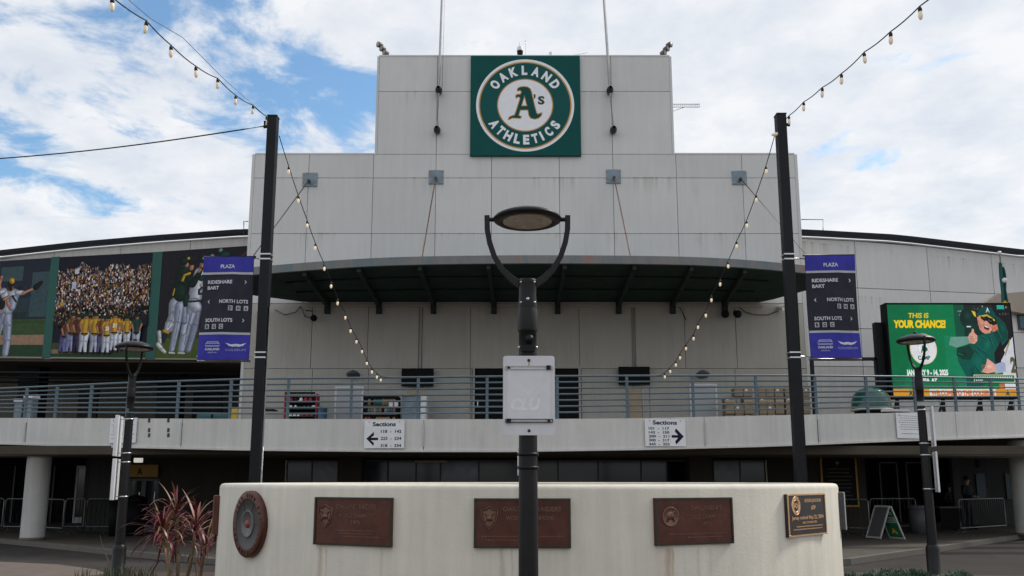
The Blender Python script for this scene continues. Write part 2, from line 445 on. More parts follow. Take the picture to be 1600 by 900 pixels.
class MB:
    def __init__(s): s.v = []; s.f = []; s.m = []; s.sm = []
    def add(s, vs, fs, mi=0, smooth=False):
        o = len(s.v); s.v += [Vector(x) for x in vs]
        for f in fs: s.f.append([i + o for i in f]); s.m.append(mi); s.sm.append(smooth)
        return s
    def box(s, lo, hi, mi=0):
        (a, b, c), (d, e, f) = lo, hi
        return s.add([(a, b, c), (d, b, c), (d, e, c), (a, e, c), (a, b, f), (d, b, f), (d, e, f), (a, e, f)],
                     [(0, 3, 2, 1), (4, 5, 6, 7), (0, 1, 5, 4), (1, 2, 6, 5), (2, 3, 7, 6), (3, 0, 4, 7)], mi)
    def bar(s, p, q, w, h, mi=0, up=Vector((0, 0, 1))):
        p, q = Vector(p), Vector(q); a, b = frame_of(q - p, up); a = a * w / 2; b = b * h / 2
        return s.add([p - a - b, p + a - b, p + a + b, p - a + b, q - a - b, q + a - b, q + a + b, q - a + b],
                     [(0, 3, 2, 1), (4, 5, 6, 7), (0, 1, 5, 4), (1, 2, 6, 5), (2, 3, 7, 6), (3, 0, 4, 7)], mi)
    def tube(s, pts, r, n=8, mi=0, caps=True):
        pts = [Vector(p) for p in pts]
        rs = r if isinstance(r, (list, tuple)) else [r] * len(pts)
        vs = []; fs = []
        a = b = None
        for i, p in enumerate(pts):
            d = (pts[min(i + 1, len(pts) - 1)] - pts[max(i - 1, 0)])
            if a is None: a, b = frame_of(d)
            else:
                dn = d.normalized(); a = (a - dn * a.dot(dn)).normalized(); b = a.cross(dn).normalized() * -1; b = dn.cross(a)
            for k in range(n):
                t = 2 * math.pi * k / n
                vs.append(p + (a * math.cos(t) + b * math.sin(t)) * rs[i])
        for i in range(len(pts) - 1):
            for k in range(n):
                fs.append((i * n + k, i * n + (k + 1) % n, (i + 1) * n + (k + 1) % n, (i + 1) * n + k))
        s.add(vs, fs, mi, True)
        if caps: s.add([vs[k] for k in range(n)], [tuple(range(n))[::-1]], mi); s.add(vs[-n:], [tuple(range(n))], mi)
        return s
    def lathe(s, prof, c=(0, 0, 0), n=32, mi=0, axis=None):
        c = Vector(c); q = axis.to_track_quat('Z', 'Y') if axis is not None else None
        vs = []
        for r, z in prof:
            for k in range(n):
                t = 2 * math.pi * k / n
                p = Vector((r * math.cos(t), r * math.sin(t), z))
                if q: p = q @ p
                vs.append(c + p)
        fs = [(i * n + k, i * n + (k + 1) % n, (i + 1) * n + (k + 1) % n, (i + 1) * n + k) for i in range(len(prof) - 1) for k in range(n)]
        return s.add(vs, fs, mi, True)
    def prism(s, poly, o, ex, ey, depth, mi=0):
        """polygon (2-D) in the plane o + x*ex + y*ey, thickened by depth along ex x ey"""
        o, ex, ey = Vector(o), Vector(ex), Vector(ey); nz = ex.cross(ey).normalized() * depth
        n = len(poly)
        vs = [o + ex * x + ey * y for x, y in poly] + [o + ex * x + ey * y + nz for x, y in poly]
        fs = [tuple(range(n))[::-1], tuple(range(n, 2 * n))] + [(i, (i + 1) % n, n + (i + 1) % n, n + i) for i in range(n)]
        return s.add(vs, fs, mi)
    def mesh(s, name, mats, origin=Vector((0, 0, 0))):
        me = bpy.data.meshes.new(name)
        me.from_pydata([v - origin for v in s.v], [], s.f)
        for m in (mats if isinstance(mats, (list, tuple)) else [mats]): me.materials.append(m)
        me.polygons.foreach_set('material_index', s.m); me.polygons.foreach_set('use_smooth', s.sm)
        me.update(); return me
    def build(s, name, mats, parent=None, bevel=0.0, **kw):
        if parent is None: # origin: bottom centre
            xs = [v.x for v in s.v]; ys = [v.y for v in s.v]; zs = [v.z for v in s.v]
            org = Vector(((min(xs) + max(xs)) / 2, (min(ys) + max(ys)) / 2, min(zs)))
        else: org = wloc(parent)
        me = s.mesh(name, mats, org)
        o = inst(name, me, parent, org)
        if bevel:
            b = o.modifiers.new('bevel', 'BEVEL'); b.width = bevel; b.segments = 2; b.limit_method = 'ANGLE'; b.angle_limit = R(40)
        return props(o, **kw)
def box(name, lo, hi, m, parent=None, bevel=0.0, **kw): return MB().box(lo, hi).build(name, m, parent, bevel, **kw)

# ---------------------------------------------------------------- text and flat prints
_TC = {}
def text2d(s, bold=0.02, shear=0.0):
    key = (s, bold, shear)
    if key in _TC: return _TC[key]
    c = bpy.data.curves.new('t', 'FONT'); c.body = s; c.size = 1.0; c.offset = bold; c.shear = shear; c.resolution_u = 3
    o = bpy.data.objects.new('t', c)
    scene.collection.objects.link(o)
    dg = bpy.context.evaluated_depsgraph_get()
    me = bpy.data.meshes.new_from_object(o.evaluated_get(dg))
    vs = [(v.co.x, v.co.y) for v in me.vertices]; fs = [tuple(p.vertices) for p in me.polygons]
    bpy.data.objects.remove(o); bpy.data.curves.remove(c); bpy.data.meshes.remove(me)
    if vs:
        x0 = min(v[0] for v in vs); x1 = max(v[0] for v in vs); y0 = min(v[1] for v in vs); y1 = max(v[1] for v in vs)
    else: x0 = x1 = y0 = y1 = 0
    _TC[key] = (vs, fs, x0, x1, y0, y1)
    return _TC[key]
def ell(cx, cy, rx, ry, n=28, rot=0.0, a0=0, a1=360):
    full = (a1 - a0) >= 360
    out = []
    for k in range(n if full else n + 1):
        t = R(a0 + (a1 - a0) * k / n); x, y = rx * math.cos(t), ry * math.sin(t)
        out.append((cx + x * math.cos(rot) - y * math.sin(rot), cy + x * math.sin(rot) + y * math.cos(rot)))
    return out
def capsule(x0, y0, x1, y1, r0, r1=None, n=6):
    r1 = r0 if r1 is None else r1
    a = math.atan2(y1 - y0, x1 - x0)
    p = [(x0 + r0 * math.cos(a + math.pi / 2 + math.pi * k / n), y0 + r0 * math.sin(a + math.pi / 2 + math.pi * k / n)) for k in range(n + 1)]
    p += [(x1 + r1 * math.cos(a - math.pi / 2 + math.pi * k / n), y1 + r1 * math.sin(a - math.pi / 2 + math.pi * k / n)) for k in range(n + 1)]
    return p
class Print:
    """flat print: coloured polygons in u (right), v (down) units, laid as ink films on a surface"""
    def __init__(s, mapf, step=0.0006): s.mapf = mapf; s.v = []; s.f = []; s.c = []; s.lay = 1; s.k = 0; s.ls = 1e-4
    def off(s): s.k += 1; return s.k * 1.2e-5 + s.lay * s.ls
    def shade(s, pts_of, r, c, asp=1.0):
        pass
    def up(s, n=1): s.lay += n; return s
    def poly(s, pts, col):
        o = len(s.v); h_ = s.off(); s.v += [s.mapf(x, y, h_) for x, y in pts]
        s.f.append(tuple(range(o, o + len(pts)))); s.c.append(col); return s
    def rect(s, x0, y0, x1, y1, col, nx=1, ny=1):
        for i in range(nx):
            for j in range(ny):
                a, b = x0 + (x1 - x0) * i / nx, x0 + (x1 - x0) * (i + 1) / nx
                c, d = y0 + (y1 - y0) * j / ny, y0 + (y1 - y0) * (j + 1) / ny
                s.poly([(a, c), (a, d), (b, d), (b, c)], col)
        return s
    def text(s, t, x, y, h, col, w=None, align='l', bold=0.02, shear=0.0, rot=0.0, yc=False):
        """baseline-left at x,y (v down); h = cap height; w = total width if given"""
        vs, fs, x0, x1, y0, y1 = text2d(t, bold, shear)
        cap = text2d('H', bold, 0)[5]
        sy = h / cap; sx = (w / (x1 - x0)) if w else sy
        tw = (x1 - x0) * sx; off = {'l': 0, 'c': -tw / 2, 'r': -tw}[align]
        ca, sa = math.cos(rot), math.sin(rot)
        o = len(s.v); h_ = s.off()
        for a, b in vs:
            lx = (a - x0) * sx + off; ly = -b * sy + (h / 2 if yc else 0)
            s.v.append(s.mapf(x + lx * ca - ly * sa, y + lx * sa + ly * ca, h_))
        for f in fs: s.f.append(tuple(i + o for i in f)); s.c.append(col)
        return s
    def build(s, name, parent, m=None, **kw):
        org = wloc(parent)
        me = bpy.data.meshes.new(name)
        me.from_pydata([Vector(v) - org for v in s.v], [], s.f)
        ca = me.color_attributes.new('Col', 'FLOAT_COLOR', 'CORNER')
        buf = []
        for p, c in zip(s.f, s.c):
            c = srgb(*c)
            buf += list(c) * len(p)
        ca.data.foreach_set('color', buf)
        me.materials.append(m or M['print'])
        o = inst(name, me, parent, org)
        return props(o, **kw)
def relief(t, o, ex, ey, h, depth, w=None, bold=0.02, align='c', mb=None):
    """raised letters on a plane, as prism shells"""
    vs, fs, x0, x1, y0, y1 = text2d(t, bold, 0); cap = text2d('H', bold, 0)[5]
    sy = h / cap; sx = w / (x1 - x0) if w else sy; tw = (x1 - x0) * sx
    off = {'l': 0, 'c': -tw / 2, 'r': -tw}[align]
    o, ex, ey = Vector(o), Vector(ex), Vector(ey); nz = ex.cross(ey).normalized() * depth
    base = [o + ex * ((a - x0) * sx + off) + ey * (b * sy) for a, b in vs]
    n = len(base); mb = mb or MB()
    cnt = {}
    for f in fs:
        for a, b in zip(f, f[1:] + f[:1]): cnt[(a, b)] = cnt.get((a, b), 0) + 1
    side = [(a, b, n + b, n + a) for (a, b) in cnt if (b, a) not in cnt]
    mb.add(base + [p + nz for p in base], [tuple(n + i for i in f) for f in fs] + side)
    return mb

# ================================================================ SETTING: ground, road, walks
def proj(p):
    d = p[1] * CT + (p[2] - CAMZ) * ST
    return 800 + F * p[0] / d, PY0 - F * (-p[1] * ST + (p[2] - CAMZ) * CT) / d
def ztab(x, y, t):
    py = t[len(t) // 2][1]
    for _ in range(5):
        z = Z(py, y); py = tab(t, proj((x, y, z))[0])
    return Z(py, y)
def S(px, py, g, off=0.0):
    """where the sight line through a photo pixel meets the vertical surface Y = g(X)"""
    y = 25.0
    for _ in range(7): y = g(P(px, py, y).x)
    p = P(px, py, y); p.y -= off; return p
WY = 27.6                                   # front plane of the entrance block
def gB(x): return 20 + (3.0 if x < 0 else 3.9) * (x / 14.0) ** 2          # balcony edge
def gL(x): return 29.3 + max(0, -9.1 - x) * 0.2157 + max(0, -20 - x) * 0.2
def gR(x): return 28.5 + max(0, x - 10.0) * 0.333

def sheet(name, pts, z, m, **kw):
    return MB().add([(x, y, z) for x, y in pts], [tuple(range(len(pts)))]).build(name, m, None, **kw)
o = sheet('ground', [(-1500, -1500), (1500, -1500), (1500, 1500), (-1500, 1500)], -0.012, M['earth'], kind='structure')
o = sheet('road', [(-60, 4.2), (60, 4.2), (60, 44), (-60, 44)], -0.006, M['asphalt'], kind='structure')
# raised concrete walk in front of the doors, its kerb bulges towards the viewer
KERB = [(-200, 820), (-60, 838), (0, 848), (100, 858), (200, 869), (330, 881), (500, 890), (800, 895), (1150, 890), (1322, 882), (1460, 862), (1600, 840), (1750, 825)]
kp = []
for px, py in KERB:
    y = 20.0
    r = (F * ST + (PY0 - py) * CT) / (F * CT - (PY0 - py) * ST)
    y = (0.0 - CAMZ) / r; kp.append((X(px, py, y), y))
kp = [(-40, kp[0][1] + 3)] + kp + [(40, kp[-1][1] + 3)]
MB().prism(kp + [(40, 42), (-40, 42)], (0, 0, 0), (1, 0, 0), (0, 1, 0), 0.12).build('walkway', M['pave'], None, kind='structure')
kb = MB()
for (a, b), (c, d) in zip(kp, kp[1:]):
    kb.bar((a, b - 0.06, 0.064), (c, d - 0.06, 0.064), 0.15, 0.128)
kb.build('kerb', M['kerb'], None, kind='structure')
# bed and plaza paving nearer the viewer
def gpt(px, py, z=0.0):
    r = (F * ST + (PY0 - py) * CT) / (F * CT - (PY0 - py) * ST); y = (z - CAMZ) / r
    return (X(px, py, y), y)
pz = [gpt(-300, 872), gpt(0, 878), gpt(90, 882), gpt(150, 890), gpt(190, 905), (-6.0, 9), (-6, -30), (-60, -30), (-60, gpt(-300, 872)[1])]
sheet('plaza_paving', pz, 0.004, M['plaza'], kind='structure')
sheet('plaza_paving', [(-5.9, -30), (60, -30), (60, 11.0), (9.0, 12.2), (7.0, 5.0), (-5.9, 5.0)], 0.0085, M['plaza'], kind='structure')
sheet('planting_bed', [(-8.7, 5.2), (-3, 5.2), (7, 5.6), (9.8, 12.4), (9.4, 15.8), (6, 16.5), (-3.0, 16.6), (-7.6, 16.3), (-8.9, 13.0)], 0.013, M['soil'], kind='structure')

# ================================================================ STADIUM BUILDING
bld = thing('stadium_building', 'large grey concrete stadium entrance block with stepped tower and curved side walls', 'building', (0.5, WY, 0))
WXL, WXR = X(394, 330, WY), X(1246, 330, WY)
TXL, TXR = X(591, 165, WY), X(1048, 165, WY)
zr = [Z(y, WY) for y in (88, 143, 241, 278, 365)]
ZC = Z(472, WY); ZM = Z(576, WY); ZF = Z(655, 20) - 0.05
def panels(xs, z0, z1, m, y=WY, th=0.1, g=0.009):
    for a, b in zip(xs, xs[1:]):
        box('wall_panel', (a + g, y, z0 + g), (b - g, y + th, z1 - g), m, bld)
vx = [X(p, 278, WY) for p in (482, 583, 681, 768, 874, 958, 1057, 1160)]
# tower
tx = [TXL, vx[2], X(737, 165, WY) + .4, X(905, 165, WY) - .4, vx[5], TXR]
panels([TXL, vx[2], vx[5], TXR], zr[1], zr[0], M['wall']); panels([TXL, vx[2], vx[3], vx[4], vx[5], TXR], zr[2], zr[1], M['wall'])
full = [WXL, vx[0], vx[1], vx[2], vx[3], vx[4], vx[5], vx[6], vx[7], WXR]
panels(full, zr[3], zr[2], M['wall']); panels(full, zr[4], zr[3], M['wall']); panels(full, ZC - 0.05, zr[4], M['wall'])
lowx = [WXL] + [X(p, 520, WY) for p in (487, 575, 655, 735, 820, 905, 990, 1070, 1150)] + [WXR]
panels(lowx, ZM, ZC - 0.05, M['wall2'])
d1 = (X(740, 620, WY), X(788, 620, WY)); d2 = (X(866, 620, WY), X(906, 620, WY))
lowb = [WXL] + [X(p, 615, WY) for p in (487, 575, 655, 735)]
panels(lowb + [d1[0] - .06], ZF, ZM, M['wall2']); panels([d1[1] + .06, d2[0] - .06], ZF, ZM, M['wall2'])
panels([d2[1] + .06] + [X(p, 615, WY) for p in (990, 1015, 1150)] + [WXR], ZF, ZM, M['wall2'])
# backing, tower body, thin parapets
MB().box((WXL, WY + .07, ZF), (WXR, WY + 9, zr[2] - .02)).build('core_wall', M['joint'], bld)
MB().box((TXL, WY + .07, zr[2] - .02), (TXR, WY + 7, zr[0] - .03)).build('tower_core', M['joint'], bld)
for a, b in ((WXL, TXL), (TXR, WXR)):
    box('parapet_coping', (a, WY - .012, zr[2] - .012), (b, WY + .5, zr[2] + .045), M['wall'], bld)
box('parapet_coping', (TXL - .01, WY - .012, zr[0] - .012), (TXR + .01, WY + .5, zr[0] + .045), M['wall'], bld)
for x, s in ((WXL, -1), (WXR, 1)):
    box('side_wall', (min(x, x + s * .1), WY, ZF - 3.2), (max(x, x + s * .1), WY + 9, zr[2]), M['wall'], bld)
for x, s in ((TXL, -1), (TXR, 1)):
    box('side_wall', (min(x, x + s * .08), WY + .001, zr[2]), (max(x, x + s * .08), WY + 7, zr[0]), M['wall'], bld)
for d in (d1, d2):
    f = MB(); top = Z(577, WY)
    for x in d: f.box((x - .035, WY - .03, ZF), (x + .035, WY + .06, top + .03))
    f.box((d[0] - .035, WY - .031, top + .03), (d[1] + .035, WY + .06, top + .1))
    q = f.build('door_frame', M['wall2'], bld)
    box('doorway_panel', (d[0] + .035, WY + .03, ZF), (d[1] - .035, WY + .065, top + .03), M['tv'], bld)  # black sheet in place of the dark depth of an open doorway
    box('door_handle', (d[0] + .12, WY - .01, ZF + 1.0), (d[0] + .15, WY + .03, ZF + 1.2), M['steel'], bld)

def ribbon(xs, g, zt, zb, th, m, name, parent, proud=0.0, **kw):
    """strip of wall following the curve Y = g(X) from height zb(x) to zt(x)"""
    b = MB()
    n = len(xs); vs = []
    for x in xs:
        y = g(x) - proud
        vs += [(x, y, zb(x)), (x, y, zt(x)), (x, y + th, zt(x)), (x, y + th, zb(x))]
    fs = []
    for i in range(n - 1):
        a, c = 4 * i, 4 * i + 4
        fs += [(a, c, c + 1, a + 1), (a + 1, c + 1, c + 2, a + 2), (a + 2, c + 2, c + 3, a + 3), (a + 3, c + 3, c, a)]
    fs += [(0, 1, 2, 3), (4 * n - 1, 4 * n - 2, 4 * n - 3, 4 * n - 4)]
    return b.add(vs, fs).build(name, m, parent, **kw)
def steps(a, b, s=1.0):
    n = max(1, int(abs(b - a) / s + .5)); return [a + (b - a) * i / n for i in range(n + 1)]

# ---- left ring wall (behind the photo banners), open concourse below
TL = [(0, 404), (120, 391), (240, 381), (388, 371)]; BL = [(0, 560), (388, 563)]
def ztL(x): return ztab(x, gL(x), TL)
def zbL(x): return ztab(x, gL(x), BL)
cl = steps(-32, WXL - .12, 2.8)
for a, b in zip(cl, cl[1:]):
    ribbon([a + .012, (a + b) / 2, b - .012], gL, ztL, zbL, .3, M['wall3'], 'wall_panel', bld)
ribbon(steps(-32, WXL - .13), lambda x: gL(x) + .28, lambda x: ztL(x) - .02, lambda x: zbL(x) + .02, 1.2, M['joint'], 'ring_beam', bld)
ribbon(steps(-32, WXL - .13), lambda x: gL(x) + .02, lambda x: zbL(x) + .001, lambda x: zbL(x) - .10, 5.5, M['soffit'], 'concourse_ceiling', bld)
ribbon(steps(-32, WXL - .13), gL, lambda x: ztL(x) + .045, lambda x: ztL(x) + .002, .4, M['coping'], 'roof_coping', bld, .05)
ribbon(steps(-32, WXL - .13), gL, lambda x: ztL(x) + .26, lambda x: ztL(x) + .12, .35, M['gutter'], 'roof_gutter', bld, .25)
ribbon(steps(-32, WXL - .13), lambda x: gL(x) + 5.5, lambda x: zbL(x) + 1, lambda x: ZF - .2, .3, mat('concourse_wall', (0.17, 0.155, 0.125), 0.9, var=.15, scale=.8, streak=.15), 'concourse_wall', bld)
for a, b in ((28, 60), (246, 280)):
    x0, x1 = X(a, 600, 33), X(b, 600, 33)
    box('concourse_pier', (x0, 33.0, ZF - .1), (x1, 33.7, 7.4), M['plastic'], bld)
for a, b, t in ((120, 150, 0), (300, 345, 1)):
    x0, x1 = X(a, 600, 34), X(b, 600, 34)
    MB().box((x0, 34.2, ZF), (x1, 34.35, ZF + 2.3)).build('concourse_door', M['lower'], bld)
pp = MB()
for k in range(3):
    pp.tube([(-30, 31.5 + k * .7, 6.0 - .12 * k), (-19, 31.2 + k * .7, 5.75 - .1 * k), (WXL - .2, 30.6 + k * .7, 5.65 - .1 * k)], .05, 6)
pp.build('ceiling_pipe', M['plastic'], bld)

# ---- right ring wall
TR_ = [(1250, 372), (1400, 380), (1600, 403)]
def ztR(x): return ztab(x, gR(x), TR_)
hR = [ztR, lambda x: ztab(x, gR(x), [(1250, 446), (1600, 461)]), lambda x: ztab(x, gR(x), [(1250, 511), (1600, 520)]), lambda x: ztab(x, gR(x), [(1250, 572), (1600, 575)]), lambda x: ZF - .05]
cr_ = [WXR + .12, S(1345, 520, gR).x, S(1452, 440, gR).x, S(1560, 520, gR).x, 21.5, 24.5, 28, 32]
for i in range(4):
    for a, b in zip(cr_, cr_[1:]):
        ribbon([a + .012, b - .012], gR, lambda x: hR[i](x) - .012, lambda x: hR[i + 1](x) + .012, .15, M['wall'] if i < 3 else M['wall3'], 'wall_panel', bld)
ribbon(steps(WXR + .13, 32), lambda x: gR(x) + .1, lambda x: ztR(x) - .02, lambda x: ZF - .3, 1.0, M['joint'], 'ring_beam', bld)
ribbon(steps(WXR + .13, 32), gR, lambda x: ztR(x) + .045, lambda x: ztR(x) + .002, .4, M['coping'], 'roof_coping', bld, .05)
ribbon(steps(WXR + .13, 32), gR, lambda x: ztR(x) + .26, lambda x: ztR(x) + .12, .35, M['gutter'], 'roof_gutter', bld, .25)
# tan porch and blue window at the far right
g1 = lambda x: gR(x) - .35
a = S(1528, 484, g1); b_ = S(1562, 459, g1); c = S(1640, 452, g1); d = S(1640, 497, g1); e = S(1580, 486, g1)
pb = MB(); pts = [a, e, d, c, b_]; n = 5
pb.add([p for p in pts] + [p + Vector((0, .33, 0)) for p in pts], [(0, 1, 2, 3, 4), (9, 8, 7, 6, 5)] + [(i, i + 5, (i + 1) % 5 + 5, (i + 1) % 5) for i in range(5)])
pb.build('tan_porch', M['tan'], bld)
a = S(1591, 515, gR); b_ = S(1640, 483, gR)
w = MB().box((a.x, gR(a.x) - .06, a.z), (b_.x, gR(a.x) + .2, b_.z)).build('window', M['frame'], bld)
box('pane', (a.x + .05, gR(a.x) - .075, a.z + .05), (b_.x - .05, gR(a.x) - .065, b_.z - .05), mat('blue_glass', (.02, .09, .12), .08, var=0), w)
ORIG[w.name] = wloc(bld)

# ---- small stuff on the block: steel plates, rods
for px, py, ex, ey, lab in ((484.5, 281, 372, 432, 'leftmost'), (681.5, 277, 658, 398, 'second from the left'), (958.5, 276, 987, 398, 'second from the right'), (1155, 278, 1288, 431, 'rightmost')):
    c = P(px, py, WY); h = .255
    t = thing('anchor_plate', f'square blue grey steel plate holding a canopy rod, {lab} of four', 'steel plate', (c.x, WY, c.z), 'steel anchor plates above the canopy')
    box('plate', (c.x - h, WY - .03, c.z - h), (c.x + h, WY - .002, c.z + h), M['plate'], t, .006)
    bo = MB()
    for i in (-1, 1):
        for j in (-1, 1): bo.lathe([(0, .03), (.018, .03), (.018, 0)], (c.x + i * h * .8, WY - .03, c.z + j * h * .8), 8, 0, Vector((0, -1, 0)))
        pass
    bo.build('bolt', M['steel'], t, kind='stuff')
    cv = MB(); cv.bar((c.x, WY - .02, c.z - .08), (c.x, WY - .22, c.z - .12), .03, .14); cv.lathe([(0, -.04), (.05, -.04), (.05, .04), (0, .04)], (c.x, WY - .2, c.z - .11), 10, 0, Vector((1, 0, 0)))
    cv.build('clevis', M['frame'], t)
    # where the rod lands on the canopy
    zt = ZC + .27; r = (F * ST + (PY0 - ey) * CT) / (F * CT - (PY0 - ey) * ST); y = (zt - CAMZ) / r
    y = min(y, WY - 1.6)
    if px in (484.5, 1155): e = P(ex, ey, (zt - CAMZ) / r)
    else: e = P(ex, ey, 23.6); e.z = zt
    rd = MB().tube([(c.x, WY - .2, c.z - .11), e], .02, 8).build('tie_rod', M['rod'], None)
    props(rd, f'thin rusty tie rod running from the {lab} steel plate to the canopy', 'rod', 'canopy tie rods')

# ---- roof-top equipment
def floodlight(px, py, flip, lab):
    b = P(px, 88, WY + .25); t = thing('floodlight', lab, 'floodlight', (b.x, b.y, zr[0]), 'floodlights on the tower corners')
    s = -1 if flip else 1
    m1 = MB().tube([(b.x, b.y, zr[0] - .05), (b.x, b.y, zr[0] + .18), (b.x - s * .14, b.y - .1, zr[0] + .42)], .03, 8); m1.box((b.x - .1, b.y - .06, zr[0] + .0), (b.x + .1, b.y + .06, zr[0] + .07)); m1.build('bracket', M['steel'], t)
    for k in range(3):
        c = Vector((b.x - s * (.08 + .11 * k), b.y - .12, zr[0] + .2 + .155 * k))
        ax = Vector((-s * .75, -.75, -.15)).normalized()
        h = MB().lathe([(0, -.12), (.06, -.11), (.095, -.02), (.105, .07), (.105, .09), (0, .09)], c, 14, 0, ax).build('lamp_head', M['greyp'], t)
        ORIG[h.name] = wloc(t)
        MB().lathe([(0, .0955), (.088, .0955), (.088, .092)], c, 14, 0, ax).build('lens', M['lens'], h)
floodlight(607, 88, False, 'cluster of three grey floodlights on the left top corner of the tower')
floodlight(1032, 88, True, 'cluster of three grey floodlights on the right top corner of the tower')
c = P(812.5, 88, WY + .2)
t = thing('security_camera', 'white and black dome security camera on top of the tower above the logo sign', 'camera', (c.x, c.y, zr[0]))
MB().tube([(c.x, c.y, zr[0] - .02), (c.x, c.y, zr[0] + .12)], .03, 8).build('stand', M['plastic'], t)
MB().lathe([(0, .1), (.07, .13), (.105, .2), (.105, .3)], (c.x, c.y, zr[0]), 16).build('dome', M['plastic'], t)
MB().lathe([(.115, .3), (.115, .42), (.06, .5), (.02, .52), (.02, .62), (0, .62)], (c.x, c.y, zr[0]), 16).build('housing', M['whitep'], t)
c = P(821, 88, WY + .3)
o = MB().tube([(c.x, c.y, zr[0] - .02), (c.x, c.y, zr[0] + .72)], [.012, .007], 6).tube([(c.x, c.y, zr[0] + .68), (c.x, c.y, zr[0] + .76)], .02, 6).build('whip_antenna', M['steel'])
props(o, 'thin upright whip antenna beside the dome camera on the tower top', 'antenna')
c = P(860, 88, WY + .3)
t = thing('antenna_box', 'small white antenna box on a black stub right of the dome camera', 'antenna', (c.x, c.y, zr[0]))
box('box', (c.x - .05, c.y - .05, zr[0] + .1), (c.x + .05, c.y + .05, zr[0] + .32), M['whitep'], t, .01)
MB().tube([(c.x, c.y, zr[0] - .02), (c.x, c.y, zr[0] + .11)], .025, 8).tube([(c.x - .5, c.y, zr[0] + .06), (c.x, c.y, zr[0] + .06)], .006, 5).build('stub', M['plastic'], t)
c = P(898, 88, WY + .3)
o = MB().tube([(c.x, c.y, zr[0] - .02), (c.x, c.y, zr[0] + .25)], .012, 6).tube([(c.x - .02, c.y, zr[0] + .2), (c.x + .48, c.y + .1, zr[0] + .36)], .008, 5).tube([(c.x, c.y - .1, zr[0] + .16), (c.x, c.y + .12, zr[0] + .24)], .008, 5).build('slanted_antenna', M['steel'])
props(o, 'small slanted rod antenna at the right of the logo sign on the tower top', 'antenna')
a, b_ = P(1050, 165, WY + 1), P(1093, 166, WY + 1)
ya = MB()
for dz in (-.06, .05): ya.tube([(a.x - .4, a.y, a.z + dz), (b_.x, a.y, a.z + dz)], .014, 6)
for k in range(14):
    x = a.x + (b_.x - a.x) * k / 13; ya.tube([(x, a.y - .12, a.z - .06), (x, a.y + .1, a.z + .05)], .007, 5); ya.tube([(x, a.y, a.z - .07), (x, a.y, a.z + .09)], .009, 5)
ya.tube([(a.x - .3, a.y, a.z - .35), (a.x + .45, a.y, a.z - .06)], .012, 6)
props(ya.build('boom_antenna', M['steel']), 'horizontal ladder antenna sticking out from the right side of the tower', 'antenna')
for (p0, p1, p2, lab) in (((381, 366), (381, 346), (388, 346), 'left'), ((1286, 362), (1286, 343), (1252, 343), 'right')):
    y = 29.2
    o = MB().tube([P(*p0, y), P(*p1, y), P(*p2, y)], .018, 6).build('roof_handrail', M['frame'])
    props(o, f'thin bent metal handrail on the roof beside the {lab} side of the block', 'handrail')

# ---- flagpoles fixed to the tower front
for (x0, x1, lab) in ((687.5, 683.5, 'left'), (949, 957, 'right')):
    xm = X((x0 + x1) / 2, 140, WY - .2); z0, z1 = Z(203, WY - .2), Z(141, WY - .2)
    dx = .10 if lab == 'left' else -.26
    t = thing('flagpole', f'tall bare grey flagpole bolted to the tower front {lab} of the green logo sign', 'flagpole', (xm, WY - .2, z0), 'flagpoles on the tower front')
    H = 9.0
    MB().tube([(xm - dx * .35, WY - .2, z0), (xm, WY - .2, z1), (xm + dx * H / 9 * 1.3, WY - .2, z0 + H)], [.05, .045, .03], 12).build('shaft', M['polew'], t)
    for zz in (z0, z1):
        xx = xm - (dx * .35 if zz == z0 else 0)
        MB().lathe([(0, -.18), (.10, -.16), (.125, -.02), (.11, .1), (.06, .2)], (xx, WY - .2, zz), 20, 0, Vector((0, -1, 0))).lathe([(0.05, .25), (.075, .2), (.075, .1)], (xx, WY - .2, zz), 14, 0, Vector((0, -1, 0))).build('wall_bracket', M['edgebronze'], t)
    MB().tube([(xm + .09 + dx * .2, WY - .17, z1), (xm + .09 + dx * 1.3, WY - .17, z0 + H)], .008, 5).build('halyard', M['gcable'], t)

# ================================================================ LOGO SIGN
sx0, sx1 = X(735, 165, WY - .1), X(907, 165, WY - .1); sz1, sz0 = Z(87, WY - .12), Z(243, WY - .12)
SY = WY - .12
sign = thing('logo_sign', 'large square green baseball club sign with round white ringed emblem on the tower', 'sign', ((sx0 + sx1) / 2, SY, sz0))
box('sign_board', (sx0, SY, sz0), (sx1, WY - .003, sz1), mat('sign_green', (.003, .080, .072), .6, spec=.15, var=.08, scale=2, streak=.05), sign, .004)
scx, scz = (sx0 + sx1) / 2 - .01, (sz0 + sz1) / 2 + .0
U = (sx1 - sx0) / 815.0        # one unit = one pixel of the enlarged crop
pr = Print(lambda u, v, o: Vector((scx + (u - 478) * U, SY - .004 - o, scz - (v - 449) * U * 1.0)), .0018)
WH, GD, GR = (240, 241, 244), (200, 150, 82), (3, 82, 80)
C = (478, 449)
pr.poly(ell(*C, 363, 363, 72), WH).up().poly(ell(*C, 344, 344, 72), GD).up().poly(ell(*C, 334, 334, 72), GR).up()
pr.poly(ell(*C, 208, 208, 60), GD).up().poly(ell(*C, 200, 200, 60), WH).up()
for ch, dg in zip('OAKLAND', (-54, -36.5, -18.5, -1, 17, 35.5, 53.5)):
    t = R(dg); rr = 243
    pr.text(ch, C[0] + rr * math.sin(t), C[1] - rr * math.cos(t), 70, WH, w=(58 if ch in 'OAKND' else 42), align='c', bold=.055, rot=t)
for ch, dg in zip('ATHLETICS', (57, 42, 27.5, 12.5, -1.5, -15.5, -26.5, -39.5, -55)):
    t = R(dg); rr = 303
    pr.text(ch, C[0] - rr * math.sin(t), C[1] + rr * math.cos(t), 70, WH, w=(17 if ch == 'I' else 56 if ch in 'AH' else 46), align='c', bold=.055, rot=t)
